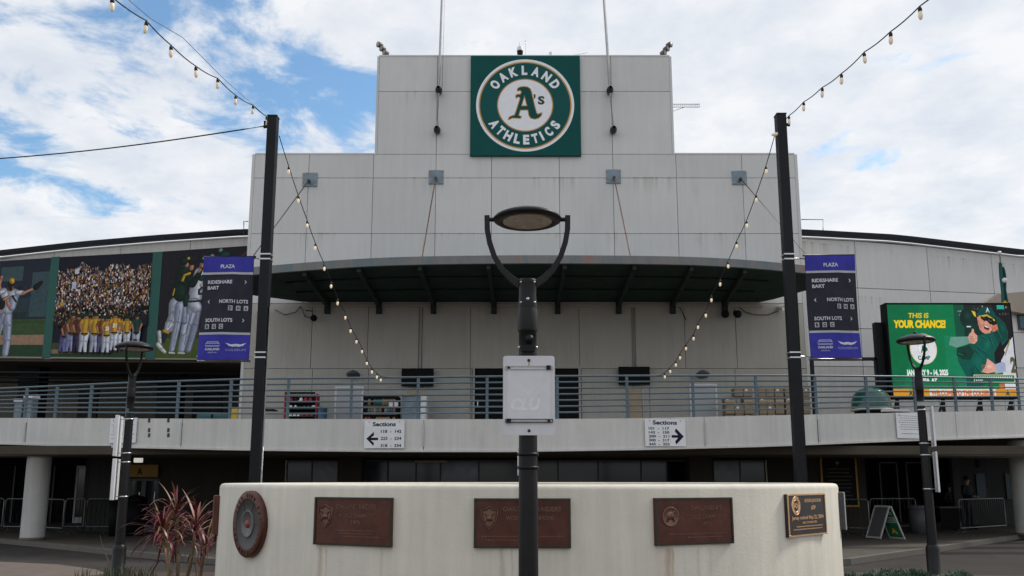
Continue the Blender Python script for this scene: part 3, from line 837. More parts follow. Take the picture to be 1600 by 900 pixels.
Apts = [(423, 322), (440, 309), (468, 305), (496, 309), (514, 322), (524, 350), (536, 410), (549, 470), (560, 512), (572, 524), (599, 512), (594, 532), (575, 550), (548, 558), (520, 550), (508, 530), (500, 486), (441, 486), (428, 525), (432, 535), (448, 541), (441, 552), (410, 549), (382, 549), (356, 562), (364, 544), (386, 534), (402, 530), (412, 500), (430, 440), (443, 398), (436, 383), (420, 384), (413, 392), (410, 376), (424, 366), (442, 368), (452, 352), (452, 340), (440, 331), (424, 336)]
for i in range(len(Apts)):
    a, b_ = Apts[i], Apts[(i + 1) % len(Apts)]; pr.poly(capsule(*a, *b_, 6.5), GD)
pr.up().poly(Apts, (3, 74, 70)).up()
pr.poly([(473, 372), (494, 458), (449, 458)], GD).up().poly([(472.5, 392), (486, 451), (456, 451)], WH).up()
pr.text("S", 572, 441, 62, (60, 78, 60), w=50, bold=.05); pr.text("\u2019", 540, 441 - 0, 78, (70, 84, 60), w=16, bold=.05)
pr.build('emblem', sign, M['emblem'])

# ================================================================ CANOPY
def yat(py, z):
    v = PY0 - py; return (z - CAMZ) * (F * CT - v * ST) / (F * ST + v * CT)
FB = [(340, 433), (398, 427), (424, 425), (510, 418), (600, 412.5), (750, 410), (830, 409.5), (950, 410), (1080, 411.5), (1167, 416), (1229, 422), (1258, 424), (1310, 431)]
front = []
for px in [340 + 970 * i / 44 for i in range(45)]:
    y = yat(tab(FB, px), ZC); front.append((X(px, tab(FB, px), y), y))
# smooth the plan arc
for _ in range(6):
    front = [front[0]] + [((a[0] + b[0] + c[0]) / 3, (a[1] + b[1] + c[1]) / 3) for a, b, c in zip(front, front[1:], front[2:])] + [front[-1]]
BK = [(340, 449), (398, 462), (477, 474), (1193, 474), (1255, 455), (1310, 444)]
def backY(x):
    pts = [];
    for px, py in BK:
        y = min(yat(py, ZC), WY - .003)
        if 477 <= px <= 1193: y = WY - .003
        pts.append((X(px, py, y), y))
    return tab(pts, x)
can = thing('entrance_canopy', 'wide curved green underside canopy with weathered pale fascia over the balcony', 'canopy', (.4, 24.0, ZC))
ribs = [(513, 474), (593, 559), (678, 655), (772, 763), (871, 883), (966, 993), (1050, 1083), (1131, 1167)]
def frontY(x): return tab(front, x)
rx = []
for bx, fx in ribs:
    xb = X(bx, 472, WY); yf = yat(tab(FB, fx), ZC); xf = X(fx, tab(FB, fx), yf); rx.append((xb, xf))
bounds = [(front[0][0], front[0][0])] + rx + [(front[-1][0], front[-1][0])]
for (b0, f0), (b1, f1) in zip(bounds, bounds[1:]):
    n = 8; top = []; bot = []
    xs_f = [f0 + (f1 - f0) * k / n for k in range(n + 1)]; xs_b = [b0 + (b1 - b0) * k / n for k in range(n + 1)]
    poly = [(x, frontY(x) + .10) for x in xs_f] + [(x, backY(x)) for x in reversed(xs_b)]
    MB().prism(poly, (0, 0, ZC), (1, 0, 0), (0, 1, 0), .22).build('soffit_panel', M['green'], can)
for (xb, xf) in rx:
    yf = frontY(xf) + .14
    MB().bar((xb, WY - .02, ZC - .11), (xf, yf, ZC - .05), .11, .20).build('rib', M['rib'], can)
    box('rib_bracket', (xb - .09, WY - .16, ZC - .42), (xb + .09, WY - .004, ZC - .02), M['rib'], can)
# cross purlins and pale wall ledge
for f in (.3, .62):
    b = MB(); pts = [(x, frontY(x) * (1 - f) + backY(x) * f, ZC - .03) for x in steps(front[4][0], front[-5][0], .8)]
    b.tube(pts, .035, 4); b.build('purlin', M['rib'], can)
fa = MB(); n = len(front); vs = []
for x, y in front: vs += [(x, y, ZC - .03), (x, y, ZC + .20), (x, y + .1, ZC + .20), (x, y + .1, ZC - .03)]
fs = []
for i in range(n - 1):
    a, c = 4 * i, 4 * i + 4; fs += [(a, c, c + 1, a + 1), (a + 1, c + 1, c + 2, a + 2), (a + 2, c + 2, c + 3, a + 3), (a + 3, c + 3, c, a)]
fs += [(0, 1, 2, 3), (4 * n - 1, 4 * n - 2, 4 * n - 3, 4 * n - 4)]
fa.add(vs, fs).build('fascia', M['fascia'], can)
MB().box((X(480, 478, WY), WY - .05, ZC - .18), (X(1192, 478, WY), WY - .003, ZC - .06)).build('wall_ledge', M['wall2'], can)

# ================================================================ BALCONY
bal = thing('balcony', 'long pale concrete balcony band curving across the whole entrance front', 'balcony', (0, 20, 2.4))
BT = [(0, 653), (390, 654.5), (800, 655), (1000, 653.5), (1200, 649), (1400, 645), (1600, 641)]
BB = [(0, 691.5), (200, 697), (390, 701), (600, 703), (800, 703), (1000, 700), (1200, 695), (1400, 687), (1600, 681)]
ZT = lambda x: ztab(max(-16, min(17, x)), gB(max(-16, min(17, x))), BT)
ZB = lambda x: ztab(max(-16, min(17, x)), gB(max(-16, min(17, x))), BB)
jx = [-27, -21] + [S(p, 675, gB).x for p in (-130, 41, 284, 662, 1101, 1278, 1495)] + [18.5, 24, 30]
for a, b in zip(jx, jx[1:]):
    ribbon(steps(a + .008, b - .008, .7), gB, ZT, ZB, .25, M['slab'], 'parapet_panel', bal)
ribbon(steps(-27, 30, 1), gB, lambda x: ZT(x) - .02, lambda x: ZB(x) + .05, .6, M['joint'], 'edge_beam', bal, -.2)
ribbon(steps(-27, 30, 1), gB, lambda x: ZB(x) + .0, lambda x: ZB(x) - .05, .3, M['slab'], 'drip_edge', bal, .035)
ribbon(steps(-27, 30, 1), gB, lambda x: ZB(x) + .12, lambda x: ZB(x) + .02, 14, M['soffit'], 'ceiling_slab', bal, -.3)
ribbon(steps(-27, 30, 1), gB, lambda x: min(ZT(x) - .03, ZF), lambda x: min(ZT(x) - .03, ZF) - .2, 14, M['pave'], 'floor_slab', bal, -.3)
dk = MB()
for k, (y0) in enumerate((21.6, 23.2, 24.8)):
    dk.box((-26, y0, 2.40), (26, y0 + .35, 2.62))
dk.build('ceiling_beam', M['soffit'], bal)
for px, py0, py1 in ((41, 660, 690), (284, 660, 694), (662, 663, 698), (1101, 660, 694), (1278, 655, 690)):
    a, b = S(px, py0, gB), S(px, py1, gB)
    box('joint_strip', (a.x - .018, a.y - .03, b.z), (a.x + .018, a.y - .002, a.z), M['polew'], bal)
# two rows of dark patch marks left
for px in (233.5, 263.5):
    for k, py in enumerate((657, 664, 672, 680, 688)):
        a = S(px, py, gB)
        if (k + int(px)) % 3 == 0: continue
        box('patch_mark', (a.x - .035, a.y - .006, a.z - .05), (a.x + .035, a.y - .001, a.z + .05), M['soffit'], bal)
# columns under the balcony
def column(px, pym, Y, r, lab, zb=0.12):
    x = X(px, pym, Y)
    t = thing('column', lab, 'column', (x, Y, zb), 'round columns under the balcony')
    MB().lathe([(r, .06), (r, 2.95)], (x, Y, zb), 40).build('shaft', M['column'], t)
    MB().lathe([(0, 0), (r + .02, 0), (r + .02, .07), (r, .075)], (x, Y, zb), 40).build('base', M['kerb'], t)
column(57, 770, 23.6, .31, 'thick pale round column under the balcony at the far left')
column(1603, 765, 25.6, .38, 'thick pale round column under the balcony at the far right')
for px, lab in ((547, 'square brown grey pier between dark windows behind the drum, left one'), (1095, 'square brown grey pier between dark windows behind the drum, right one')):
    x = X(px, 735, 24.6)
    o = box('pier', (x - .33, 24.6, .12), (x + .33, 25.2, 2.6), M['lower'], None); props(o, lab, 'pier', 'piers under the balcony')

# ================================================================ BALCONY RAILING
rail = thing('balcony_railing', 'long steel blue railing of seven horizontal tubes along the balcony edge', 'railing', (0, 20, 3.1))
RT = [(0, 607), (200, 598), (390, 592), (600, 590), (800, 588), (1000, 587), (1200, 586.5), (1400, 588), (1600, 592)]
RBt = [(0, 643), (400, 646.5), (800, 645), (1000, 643), (1200, 639.5), (1400, 635.5), (1600, 633)]
gr = lambda x: gB(x) + .10
cx_ = lambda x: max(-15.5, min(16.5, x))
zt_ = lambda x: ztab(cx_(x), gr(cx_(x)), RT); zb_ = lambda x: ztab(cx_(x), gr(cx_(x)), RBt)
rxs = steps(-24, 27, .75)
for k in range(7):
    f = k / 6
    MB().tube([(x, gr(x), zt_(x) * (1 - f) + zb_(x) * f) for x in rxs], .026 if k == 0 else .021, 8).build('rail', M['rail'], rail)
for px in (-70, -20, 41, 88, 142, 200, 278, 360, 450, 549, 653, 761, 871, 980, 1083, 1182, 1275, 1355, 1430, 1493, 1550, 1592, 1640):
    a = S(px, 620, gr); x = a.x
    box('post', (x - .033, gr(x) - .012, ZT(x) - .02), (x + .033, gr(x) + .045, zt_(x) + .005), M['rail'], rail)
    box('base_plate', (x - .07, gr(x) - .05, ZT(x) - .001), (x + .07, gr(x) + .09, ZT(x) + .012), M['rail'], rail)

# ================================================================ GROUND FLOOR UNDER THE BALCONY
LW = 26.4
low = thing('ground_floor_wall', 'dark recessed ground floor wall with window bands under the balcony', 'wall', (0, LW, .12))
wx = lambda px, y=LW: X(px, 735, y)
zw1 = Z(721, LW); zs = .9
wins = [(447, 528, (447, 487, 528)), (567, 1075, (567, 606, 650, 688, 748, 812, 872, 935, 1002, 1075)), (1115, 1197, (1115, 1157, 1197))]
edges = [X(252, 770, 26.4)] + [wx(p) for w in wins for p in w[:2]] + [wx(1342)]
b = MB()
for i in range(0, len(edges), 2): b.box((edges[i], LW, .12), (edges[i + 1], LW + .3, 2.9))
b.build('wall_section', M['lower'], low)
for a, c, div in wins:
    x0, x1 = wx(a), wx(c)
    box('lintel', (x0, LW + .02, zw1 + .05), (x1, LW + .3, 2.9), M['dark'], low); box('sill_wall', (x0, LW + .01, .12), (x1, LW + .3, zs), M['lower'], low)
    f = MB()
    for q in div: f.box((wx(q) - .025, LW + .03, zs), (wx(q) + .025, LW + .1, zw1 + .05))
    f.box((x0, LW + .031, zw1), (x1, LW + .101, zw1 + .055))
    w = f.build('window', M['frame'], low); ORIG[w.name] = wloc(low)
    for k, (p, q) in enumerate(zip(div, div[1:])):
        pm_ = M['glass']
        if (a, k) in ((447, 1), (567, 0), (1115, 0)): pm_ = mat('pale_blind_glass', (.035, .048, .055), .2, var=.2, scale=5)
        if (a, k) == (567, 3): pm_ = mat('blue_poster_glass', (.008, .022, .06), .15, var=.1)
        box('pane', (wx(p) + .025, LW + .055, zs), (wx(q) - .025, LW + .075, zw1), pm_, w)
for px in (447, 1197): box('pale_mullion', (wx(px) - .02, LW - .03, zs), (wx(px) + .02, LW + .05, zw1 + .04), M['mullion'], low)
o = MB().box((wx(648), LW - .06, zw1 - .03), (wx(699), LW - .02, zw1 + .02)).build('light_strip', M['mullion'], low)
# left lobby wall with doors
b = MB(); y0 = 27.0
b.box((X(138, 770, y0), y0, .12), (X(198, 770, y0), y0 + .3, 2.95)); b.box((X(249, 770, y0), y0, .12), (edges[0] + 3.2, y0 + .3, 2.95)); b.box((X(198, 770, y0), y0 + .01, Z(748, y0) + .0), (X(249, 770, y0), y0 + .3, 2.95))
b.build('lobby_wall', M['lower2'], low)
def glass_door(x0, x1, y, z0, z1, name='glass_door'):
    f = MB(); t = .07
    f.box((x0, y - .02, z0), (x0 + t, y + .05, z1)); f.box((x1 - t, y - .02, z0), (x1, y + .05, z1)); f.box((x0 + t, y - .02, z1 - t), (x1 - t, y + .05, z1)); f.box((x0 + t, y - .02, z0), (x1 - t, y + .05, z0 + .22))
    d = f.build(name, M['greyp'] if name == 'glass_door' else M['doorp'], low); ORIG[d.name] = wloc(low)
    box('pane', (x0 + t, y, z0 + .22), (x1 - t, y + .02, z1 - t), M['doorglass'], d)
    box('handle', (x1 - t - .05, y - .06, z0 + .95), (x1 - t - .02, y - .03, z0 + 1.25), M['steel'], d)
xa, xb_, xc = X(200, 770, y0), X(223, 770, y0), X(247, 770, y0); zd = Z(748, y0)
glass_door(xa, xb_, y0 + .05, .12, zd); glass_door(xb_, xc, y0 + .05, .12, zd)
box('lobby_sign', (X(203, 738, 26.9), 26.88, Z(745, 26.9)), (X(247, 738, 26.9), 26.96, Z(726, 26.9)), M['ysign'], low)
sp_ = Print(lambda u, v, o: Vector((X(u, 738, 26.9), 26.878 - o, Z(v, 26.9))), .001)
sp_.text('A', 219, 742, 11, (70, 50, 10), w=9, align='c', bold=.04).build('lobby_sign_print', low)
# far back walls of the open lobby bays
ybk = 33.0
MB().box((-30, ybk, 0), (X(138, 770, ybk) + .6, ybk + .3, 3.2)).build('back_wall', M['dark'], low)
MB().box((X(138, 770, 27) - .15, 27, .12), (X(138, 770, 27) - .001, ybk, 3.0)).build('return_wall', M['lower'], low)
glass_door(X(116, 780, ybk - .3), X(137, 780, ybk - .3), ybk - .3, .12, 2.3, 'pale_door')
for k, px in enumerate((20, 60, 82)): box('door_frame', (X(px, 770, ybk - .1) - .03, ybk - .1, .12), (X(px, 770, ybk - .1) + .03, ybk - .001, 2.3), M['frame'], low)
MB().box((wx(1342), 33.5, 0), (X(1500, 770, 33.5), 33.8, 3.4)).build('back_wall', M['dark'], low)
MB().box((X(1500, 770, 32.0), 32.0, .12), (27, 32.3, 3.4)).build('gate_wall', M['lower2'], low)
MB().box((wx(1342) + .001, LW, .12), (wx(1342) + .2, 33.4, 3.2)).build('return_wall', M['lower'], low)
box('gate_post', (X(1491, 770, 27.8), 27.8, .12), (X(1502, 770, 27.8), 28.0, 3.1), M['lower2'], low)
for a, c in ((1378, 1405), (1420, 1450)):
    f = MB()
    for q in (a, c): f.box((X(q, 780, 33.2) - .03, 33.2, .12), (X(q, 780, 33.2) + .03, 33.3, 2.4))
    f.box((X(a, 780, 33.2), 33.2, 2.4), (X(c, 780, 33.2), 33.3, 2.46)); f.build('door_frame', M['frame'], low)
for a, c in ((1527, 1541), (1573, 1590)):
    box('gate_poster', (X(a, 760, 31.9), 31.93, Z(780, 31.9)), (X(c, 760, 31.9), 31.97, Z(740, 31.9)), mat('dim_blue_poster', (.03, .055, .07), .5, var=.2), low)
box('gate_intercom', (X(1527, 724, 31.9), 31.9, Z(730, 31.9)), (X(1532, 724, 31.9), 31.99, Z(718, 31.9)), M['plastic'], low)
# framed notice board
xa, xb_ = X(1284, 755, LW - .1), X(1341, 755, LW - .1); za, zb2 = Z(792, LW - .1), Z(713, LW - .1)
nb = thing('notice_board', 'large dark notice board in a yellow frame on the wall right of the memorial drum', 'notice board', ((xa + xb_) / 2, LW - .1, za))
f = MB(); t_ = .05
f.box((xa, LW - .08, za), (xb_, LW - .01, za + t_)); f.box((xa, LW - .08, zb2 - t_), (xb_, LW - .01, zb2)); f.box((xa, LW - .081, za + t_), (xa + t_, LW - .01, zb2 - t_)); f.box((xb_ - t_, LW - .081, za + t_), (xb_, LW - .01, zb2 - t_))
f.build('frame', M['ysign'], nb); box('board', (xa + t_, LW - .05, za + t_), (xb_ - t_, LW - .02, zb2 - t_), M['tv'], nb)
q = Print(lambda u, v, o: Vector((xa + (xb_ - xa) * u, LW - .051 - o, zb2 - (zb2 - za) * v)), .001)
q.poly(ell(.48, .13, .05, .035, 14), (110, 110, 110))
for k in range(9):
    w_ = random.uniform(.55, .8); q.rect(.5 - w_ / 2, .24 + k * .075, .5 + w_ / 2, .262 + k * .075, (70, 66, 40) if k < 4 else (60, 66, 66))
q.build('board_print', nb)
# wall light under the balcony
p = P(216, 719, 25.5)
t = thing('wall_light', 'small white boxy lamp hanging from the ceiling above the yellow lobby sign', 'lamp', tuple(p))
box('lamp_head', (p.x - .11, p.y - .08, p.z - .07), (p.x + .11, p.y + .1, p.z + .07), M['white'], t, .02)
MB().tube([(p.x, p.y, p.z + .06), (p.x - .05, p.y + .2, p.z + .25)], .02, 6).build('bracket', M['plastic'], t)

# ================================================================ SIGNS ON THE BALCONY FACE
def face_sign(name, x0, y0, x1, y1, label, draw, cat='sign', base=(214, 216, 222), m=None, group=None):
    a, b = S(x0, (y0 + y1) / 2, gB), S(x1, (y0 + y1) / 2, gB)
    zt, zb = S((x0 + x1) / 2, y0, gB).z, S((x0 + x1) / 2, y1, gB).z
    ex = (b - a); ex.z = 0; n = Vector((ex.y, -ex.x, 0)).normalized()
    if n.y > 0: n = -n
    o0 = Vector((a.x, a.y, zt)) + n * .055
    t = thing(name, label, cat, tuple(Vector(((a.x + b.x) / 2, (a.y + b.y) / 2, zb))), group)
    mb = MB(); c0 = o0; c1 = o0 + ex; dz = Vector((0, 0, zb - zt))
    mb.add([c0, c1, c1 + dz, c0 + dz, c0 - n * .025, c1 - n * .025, c1 + dz - n * .025, c0 + dz - n * .025], [(0, 3, 2, 1), (4, 5, 6, 7), (0, 1, 5, 4), (1, 2, 6, 5), (2, 3, 7, 6), (3, 0, 4, 7)])
    mb.build('board', m or M['whitep'], t)
    for fx in (.12, .88): 
        c = o0 + ex * fx + dz * .06 + n * .004; MB().lathe([(0, .004), (.012, .003), (.012, 0)], c, 8, 0, n).build('screw', M['edgebronze'], t)
    pr = Print(lambda u, v, o: o0 + ex * ((u - x0) / (x1 - x0)) + dz * ((v - y0) / (y1 - y0)) + n * (.0012 + o), .0008)
    mk_ = lambda: Print(pr.mapf)
    draw(mk_, t); return t
INK = (22, 26, 48)
def draw_left(mk_, t):
    mk_().text('Sections', 601, 666, 6.4, INK, w=36, align='c', bold=.035).build('lettering', t)
    mk_().poly([(573.5, 685.5), (585, 675), (585.5, 680.5), (580.5, 684), (592, 684), (592, 688), (580.5, 688), (585.5, 692), (585, 697)], INK).build('arrow', t)
    for k, s in enumerate(('118  -  142', '223  -  234', '318  -  334')): mk_().text(s, 612, 676.5 + k * 11, 4.6, INK, w=32, align='c', bold=.03).build('lettering', t)
def draw_right(mk_, t):
    mk_().text('Sections', 1038, 663.5, 6.4, INK, w=38, align='c', bold=.035).build('lettering', t)
    mk_().poly([(1067, 682), (1055, 669.5), (1053, 674), (1058, 680), (1048, 680), (1048, 684), (1058, 684), (1053, 690), (1055, 694.5)], INK).build('arrow', t)
    for k, s in enumerate(('101  -  117', '143  -  150', '200  -  211', '300  -  317', '345  -  355')): mk_().text(s, 1028.5, 671.6 + k * 6.1, 3.9, INK, w=32, align='c', bold=.03).build('lettering', t)
face_sign('direction_sign', 570, 657, 632.5, 700.5, 'white board on the balcony lettered Sections with an arrow pointing left', draw_left, group='section direction boards')
face_sign('direction_sign', 1007, 655, 1070, 697.5, 'white board on the balcony lettered Sections with an arrow pointing right', draw_right, group='section direction boards')
def notice(x0, x1, y0, y1, n):
    def d(mk_, t):
        p = mk_()
        for k in range(n):
            y = y0 + 4 + (y1 - y0 - 8) * k / n
            if k == n - 2: continue
            m = random.uniform(2, 6); x = x0 + m
            while x < x1 - m:
                w = random.uniform(1.5, 4); p.rect(x, y, min(x + w, x1 - m), y + .8, (110, 114, 128)); x += w + .8
        p.build('small_print', t)
    return d
face_sign('notice', 174, 653.5, 215, 692, 'white paper notice with small print behind the left street lamp', notice(174, 215, 653.5, 692, 10), 'notice')
face_sign('notice', 1399, 646, 1440, 685, 'white paper notice with small print left of the right street lamp', notice(1399, 1440, 646, 685, 9), 'notice')

# ================================================================ PHOTO BANNERS (left ring wall)
gP = lambda x: gL(x) - .06
def banner_thing(name, label, x0, x1, ytop, cat='banner'):
    c = S((x0 + x1) / 2, 558, gP); t = thing(name, label, cat, tuple(c), 'photo banners on the left ring wall')
    xa, xb = S(x0, 480, gP).x, S(x1, 480, gP).x
    T = [(0, 408), (90, 402), (240, 394), (388, 384)]
    zt = lambda x: ztab(x, gP(x), T); zb = lambda x: ztab(x, gP(x), [(0, 557), (388, 561)])
    ribbon(steps(xa, xb, .8), gP, zt, zb, .03, mat('banner_vinyl', (.02, .022, .03), .6, var=.05), 'vinyl_sheet', t)
    ribbon(steps(xa, xb, .8), gP, lambda x: zb(x) + .0, lambda x: zb(x) - .05, .06, mat('tan_batten', (.28, .25, .19), .7, var=.1), 'bottom_batten', t, .02)
    return t, xa, xb, zt, zb
class BannerPrint(Print):
    """print clipped by construction to its banner; coordinates are photo pixels at the banner's centre row"""
    pass
def bmap(x0, x1, xa, xb, zt, zb, yt, yb):
    def f(u, v, o):
        # u, v in crop coordinates normalised 0..1 across the sheet
        x = xa + (xb - xa) * min(1, max(0, u)); z1, z0 = zt(x), zb(x)
        return Vector((x, gP(x) - .001 - o, z1 + (z0 - z1) * min(1, max(0, v))))
    # cache heights
    return f
_zc = {}
def cz(fn):
    def g(x):
        k = (id(fn), round(x, 2))
        if k not in _zc: _zc[k] = fn(x)
        return _zc[k]
    return g
def player(p, x, y, h, shirt, pants, lean=0.0, armL=None, armR=None, cap=(20, 52, 42), legs=.12, skin=(176, 120, 92), num=False, asp=1.0):
    """a ball player seen in a picture; x,y = feet centre, h = height, in sheet units (asp = width unit / height unit)"""
    a = asp; hx = x + lean * h * a
    def cp(x0, y0, x1, y1, r0, r1, c):
        for j in range(3):
            f_ = 1 - .3 * j; o_ = .12 * j * (r0 + r1) / 2
            q = capsule(x0 / a + o_, y0 - o_ * .6, x1 / a + o_, y1 - o_ * .6, r0 * f_, r1 * f_); p.poly([(u * a, v) for u, v in q], tuple(min(255, int(g * (.74 + .16 * j))) for g in c))
    hip = (x + lean * .45 * h * a, y - .47 * h); sh = (hx, y - .80 * h)
    for s, c in ((-1, tuple(max(0, k - 28) for k in pants)), (1, pants)):
        kx = x + s * legs * h * .7 * a; cp(hip[0] + s * .05 * h * a, hip[1], kx, y - .25 * h, .085 * h, .062 * h, c); cp(kx, y - .25 * h, x + s * legs * h * a, y - .03 * h, .06 * h, .042 * h, c)
        cp(x + s * legs * h * a - .02 * h * a, y - .015 * h, x + s * legs * h * a + .035 * h * a, y - .015 * h, .022 * h, .018 * h, (25, 25, 28))
    p.up(); cp(hip[0], hip[1] - .02 * h, sh[0], sh[1] + .02 * h, .082 * h, .10 * h, shirt)
    p.up(); cp(hip[0] - .08 * h * a, hip[1], hip[0] + .08 * h * a, hip[1], .018 * h, .018 * h, (30, 34, 34))
    for s, arm in ((-1, armL), (1, armR)):
        if arm is None: arm = (s * .18, .28)
        ex, ey = sh[0] + arm[0] * h * a, sh[1] + arm[1] * h
        mx, my = sh[0] + s * .1 * h * a + arm[0] * .45 * h * a, sh[1] + arm[1] * .45 * h
        cp(sh[0] + s * .1 * h * a, sh[1] + .02 * h, mx, my, .052 * h, .045 * h, shirt); cp(mx, my, ex, ey, .035 * h, .028 * h, skin)
        cp(ex, ey, ex + .01 * h * a, ey + .01 * h, .032 * h, .028 * h, skin)
    p.up(); cp(hx, y - .90 * h, hx + .005 * h * a, y - .87 * h, .055 * h, .05 * h, skin)
    p.up(); cp(hx - .01 * h * a, y - .935 * h, hx + .02 * h * a, y - .93 * h, .05 * h, .045 * h, cap); cp(hx + .02 * h * a, y - .915 * h, hx + .085 * h * a, y - .905 * h, .014 * h, .01 * h, cap)
    if num: p.up(); p.text(num, sh[0], sh[1] + .20 * h, .10 * h, (240, 238, 225), w=.11 * h * a, align='c', bold=.05); p.up(-1)
    p.up(-4)
# --- banner 1
t, xa, xb, zt, zb = banner_thing('photo_banner', 'photo banner of two white uniformed ball players embracing on a field, far left', -95, 73, 0)
zt, zb = cz(zt), cz(zb)
p = Print(bmap(0, 0, xa, xb, zt, zb, 0, 0), .0012)
hgt = zt(xa) - zb(xa); asp = hgt / (xb - xa)
p.rect(0, 0, 1, .62, (38, 44, 58), 12, 1).rect(0, .62, 1, .78, (58, 82, 48), 12).rect(0, .78, 1, .88, (150, 122, 98), 12).rect(0, .88, 1, 1, (40, 66, 44), 12)
p.rect(0, .64, 1, .66, (52, 74, 44), 12)
p.up().rect(.05, .07, .78, .22, (62, 84, 86), 8).rect(.86, .14, 1, .60, (60, 82, 88), 3).rect(.5, .4, .86, .6, (44, 60, 66), 5).rect(0, .55, .84, .62, (36, 50, 52), 8)
p.up()
for k in range(70):
    x, y = random.uniform(0, 1), random.uniform(.24, .54); p.rect(x, y, x + .008, y + .012, random.choice([(52, 60, 76), (30, 34, 46), (60, 70, 74)]))
p.up(1)
def crop(sx, sy, ox, oy, px0, px1, py0, py1): return lambda x, y: ((ox + x / sx - px0) / (px1 - px0), (oy + y / sy - py0) / (py1 - py0))
def figure(cr, items):
    """items: (colour, radius0, radius1, points...) limbs; a list of points alone is a filled outline; 'up' starts a new ink film"""
    for it in items:
        if it == 'up': p.up(); continue
        c, r0, r1, pts = it
        if r0 is None: p.poly([cr(*q) for q in pts], c); continue
        n = len(pts) - 1
        for k in range(n):
            a_, b_ = pts[k], pts[k + 1]; ra, rb = r0 + (r1 - r0) * k / n, r0 + (r1 - r0) * (k + 1) / n
            for j in range(5):
                f_ = 1 - .19 * j; o_ = .09 * j * (ra + rb) / 2
                p.poly([cr(*q) for q in capsule(a_[0] + o_, a_[1] - o_ * .5, b_[0] + o_, b_[1] - o_ * .5, ra * f_, rb * f_)], tuple(min(255, int(g * (.62 + .11 * j))) for g in c))
cr = crop(4.5, 4.5, 0, 380, -95, 73, 408, 557)
w1, w2, w3, sk = (206, 212, 224), (172, 180, 202), (150, 156, 178), (190, 134, 108)
figure(cr, [(w3, 24, 15, [(98, 520), (104, 640), (100, 770)]), ((40, 40, 50), 10, 9, [(95, 785), (115, 790)]), 'up',
    (w1, 34, 20, [(62, 500), (40, 610), (14, 760)]), (w2, 30, 20, [(88, 500), (98, 600), (104, 700), (100, 780)]), 'up',
    (w1, 44, 38, [(110, 370), (88, 470)]), (w1, 26, 22, [(60, 370), (50, 340)]), 'up',
    (w3, 20, 14, [(60, 510), (30, 640), (5, 750)]), (w2, 30, 24, [(118, 400), (112, 460)]), 'up',
    (sk, 12, 9, [(24, 330), (20, 290), (28, 245)]), (sk, 12, 9, [(28, 246), (28, 238)]), (w1, 22, 17, [(45, 345), (32, 350)]), (w1, 22, 15, [(140, 355), (175, 360)]), 'up',
    (sk, 11, 9, [(175, 362), (238, 332)]), ((28, 25, 28), 20, 14, [(250, 325), (278, 295)]), 'up',
    (sk, 18, 17, [(92, 318), (94, 330)]), ((34, 30, 34), 16, 12, [(88, 300), (92, 330)]), 'up',
    ((30, 28, 34), 18, 17, [(92, 296), (96, 290)]), ((216, 176, 46), 18, 15, [(96, 268), (100, 280)]), ((36, 36, 40), 13, 13, [(150, 330), (152, 322)]), 'up',
    (sk, 13, 11, [(0, 505), (40, 480)]), ((28, 26, 30), 20, 22, [(48, 420), (46, 450)]), (sk, 13, 12, [(62, 400), (85, 385)]), ((200, 140, 130), 14, 12, [(85, 425), (95, 450)]), 'up',
    ((46, 44, 52), 7, 6, [(110, 380), (135, 420)]), ((150, 156, 176), 5, 4, [(60, 520), (52, 620), (30, 720)]), ((160, 166, 186), 5, 4, [(96, 560), (100, 660), (98, 740)]),
    ((22, 24, 32), 9, 8, [(5, 770), (8, 785)])])
p.build('photo_print', t)
# --- banner 2: crowd and team huddle (crop units 0..850 x 60..830)
t, xa, xb, zt, zb = banner_thing('photo_banner', 'photo banner of a cheering crowd above a huddle of ball players in yellow shirts', 86.5, 233, 0)
zt, zb = cz(zt), cz(zb); hgt = zt(xa) - zb(xa); asp = hgt / (xb - xa)
p = Print(bmap(0, 0, xa, xb, zt, zb, 0, 0), .0012)
p.rect(0, 0, 1, 1, (26, 28, 40), 10, 1)
p.up().rect(0, .86, 1, .925, (66, 72, 44), 10).rect(0, .925, .25, .965, (140, 112, 92), 4).rect(.25, .925, 1, .965, (58, 66, 46), 8).rect(0, .965, 1, 1, (40, 70, 48), 10)
pal = [(226, 222, 222), (210, 206, 210), (196, 198, 214), (214, 160, 132), (196, 190, 186), (120, 84, 66), (150, 106, 82), (60, 44, 40), (44, 42, 50), (30, 30, 38), (180, 136, 108), (34, 60, 46), (96, 66, 52), (200, 160, 130), (70, 80, 100), (168, 132, 48), (52, 40, 36), (90, 92, 98), (28, 26, 30), (142, 60, 44)]
rnd = random.Random(3)
for k in range(4600):
    x = rnd.uniform(.0, .995); top = .115 + .03 * math.sin(x * 17) + .015 * math.sin(x * 41)
    y = rnd.uniform(top, .60)
    s = rnd.uniform(.006, .0145); c = rnd.choice(pal); m = rnd.uniform(.65, 1.2)
    if y > .5 and rnd.random() < .4: c = (30, 30, 36)
    c = tuple(min(255, int(q * m)) for q in c)
    if k % 400 == 0: p.up()
    if k % 3: p.poly([(x, y), (x, y + s * 2.0), (x + s * 1.1 * asp, y + s * 2.0), (x + s * 1.1 * asp, y)], c)
    else: p.poly([(x + q * asp, y + w_) for q, w_ in ell(0, 0, s * .8, s * .9, 6)], c)
p.up().poly([(.19, .13), (.19, .18), (.235, .18), (.235, .13)], (205, 210, 222)).poly([(.17, .26), (.17, .33), (.215, .33), (.215, .26)], (188, 196, 216)).poly([(.06, .46), (.06, .50), (.10, .50), (.10, .46)], (190, 150, 50))
p.rect(0, .60, 1, .70, (28, 28, 36), 8)
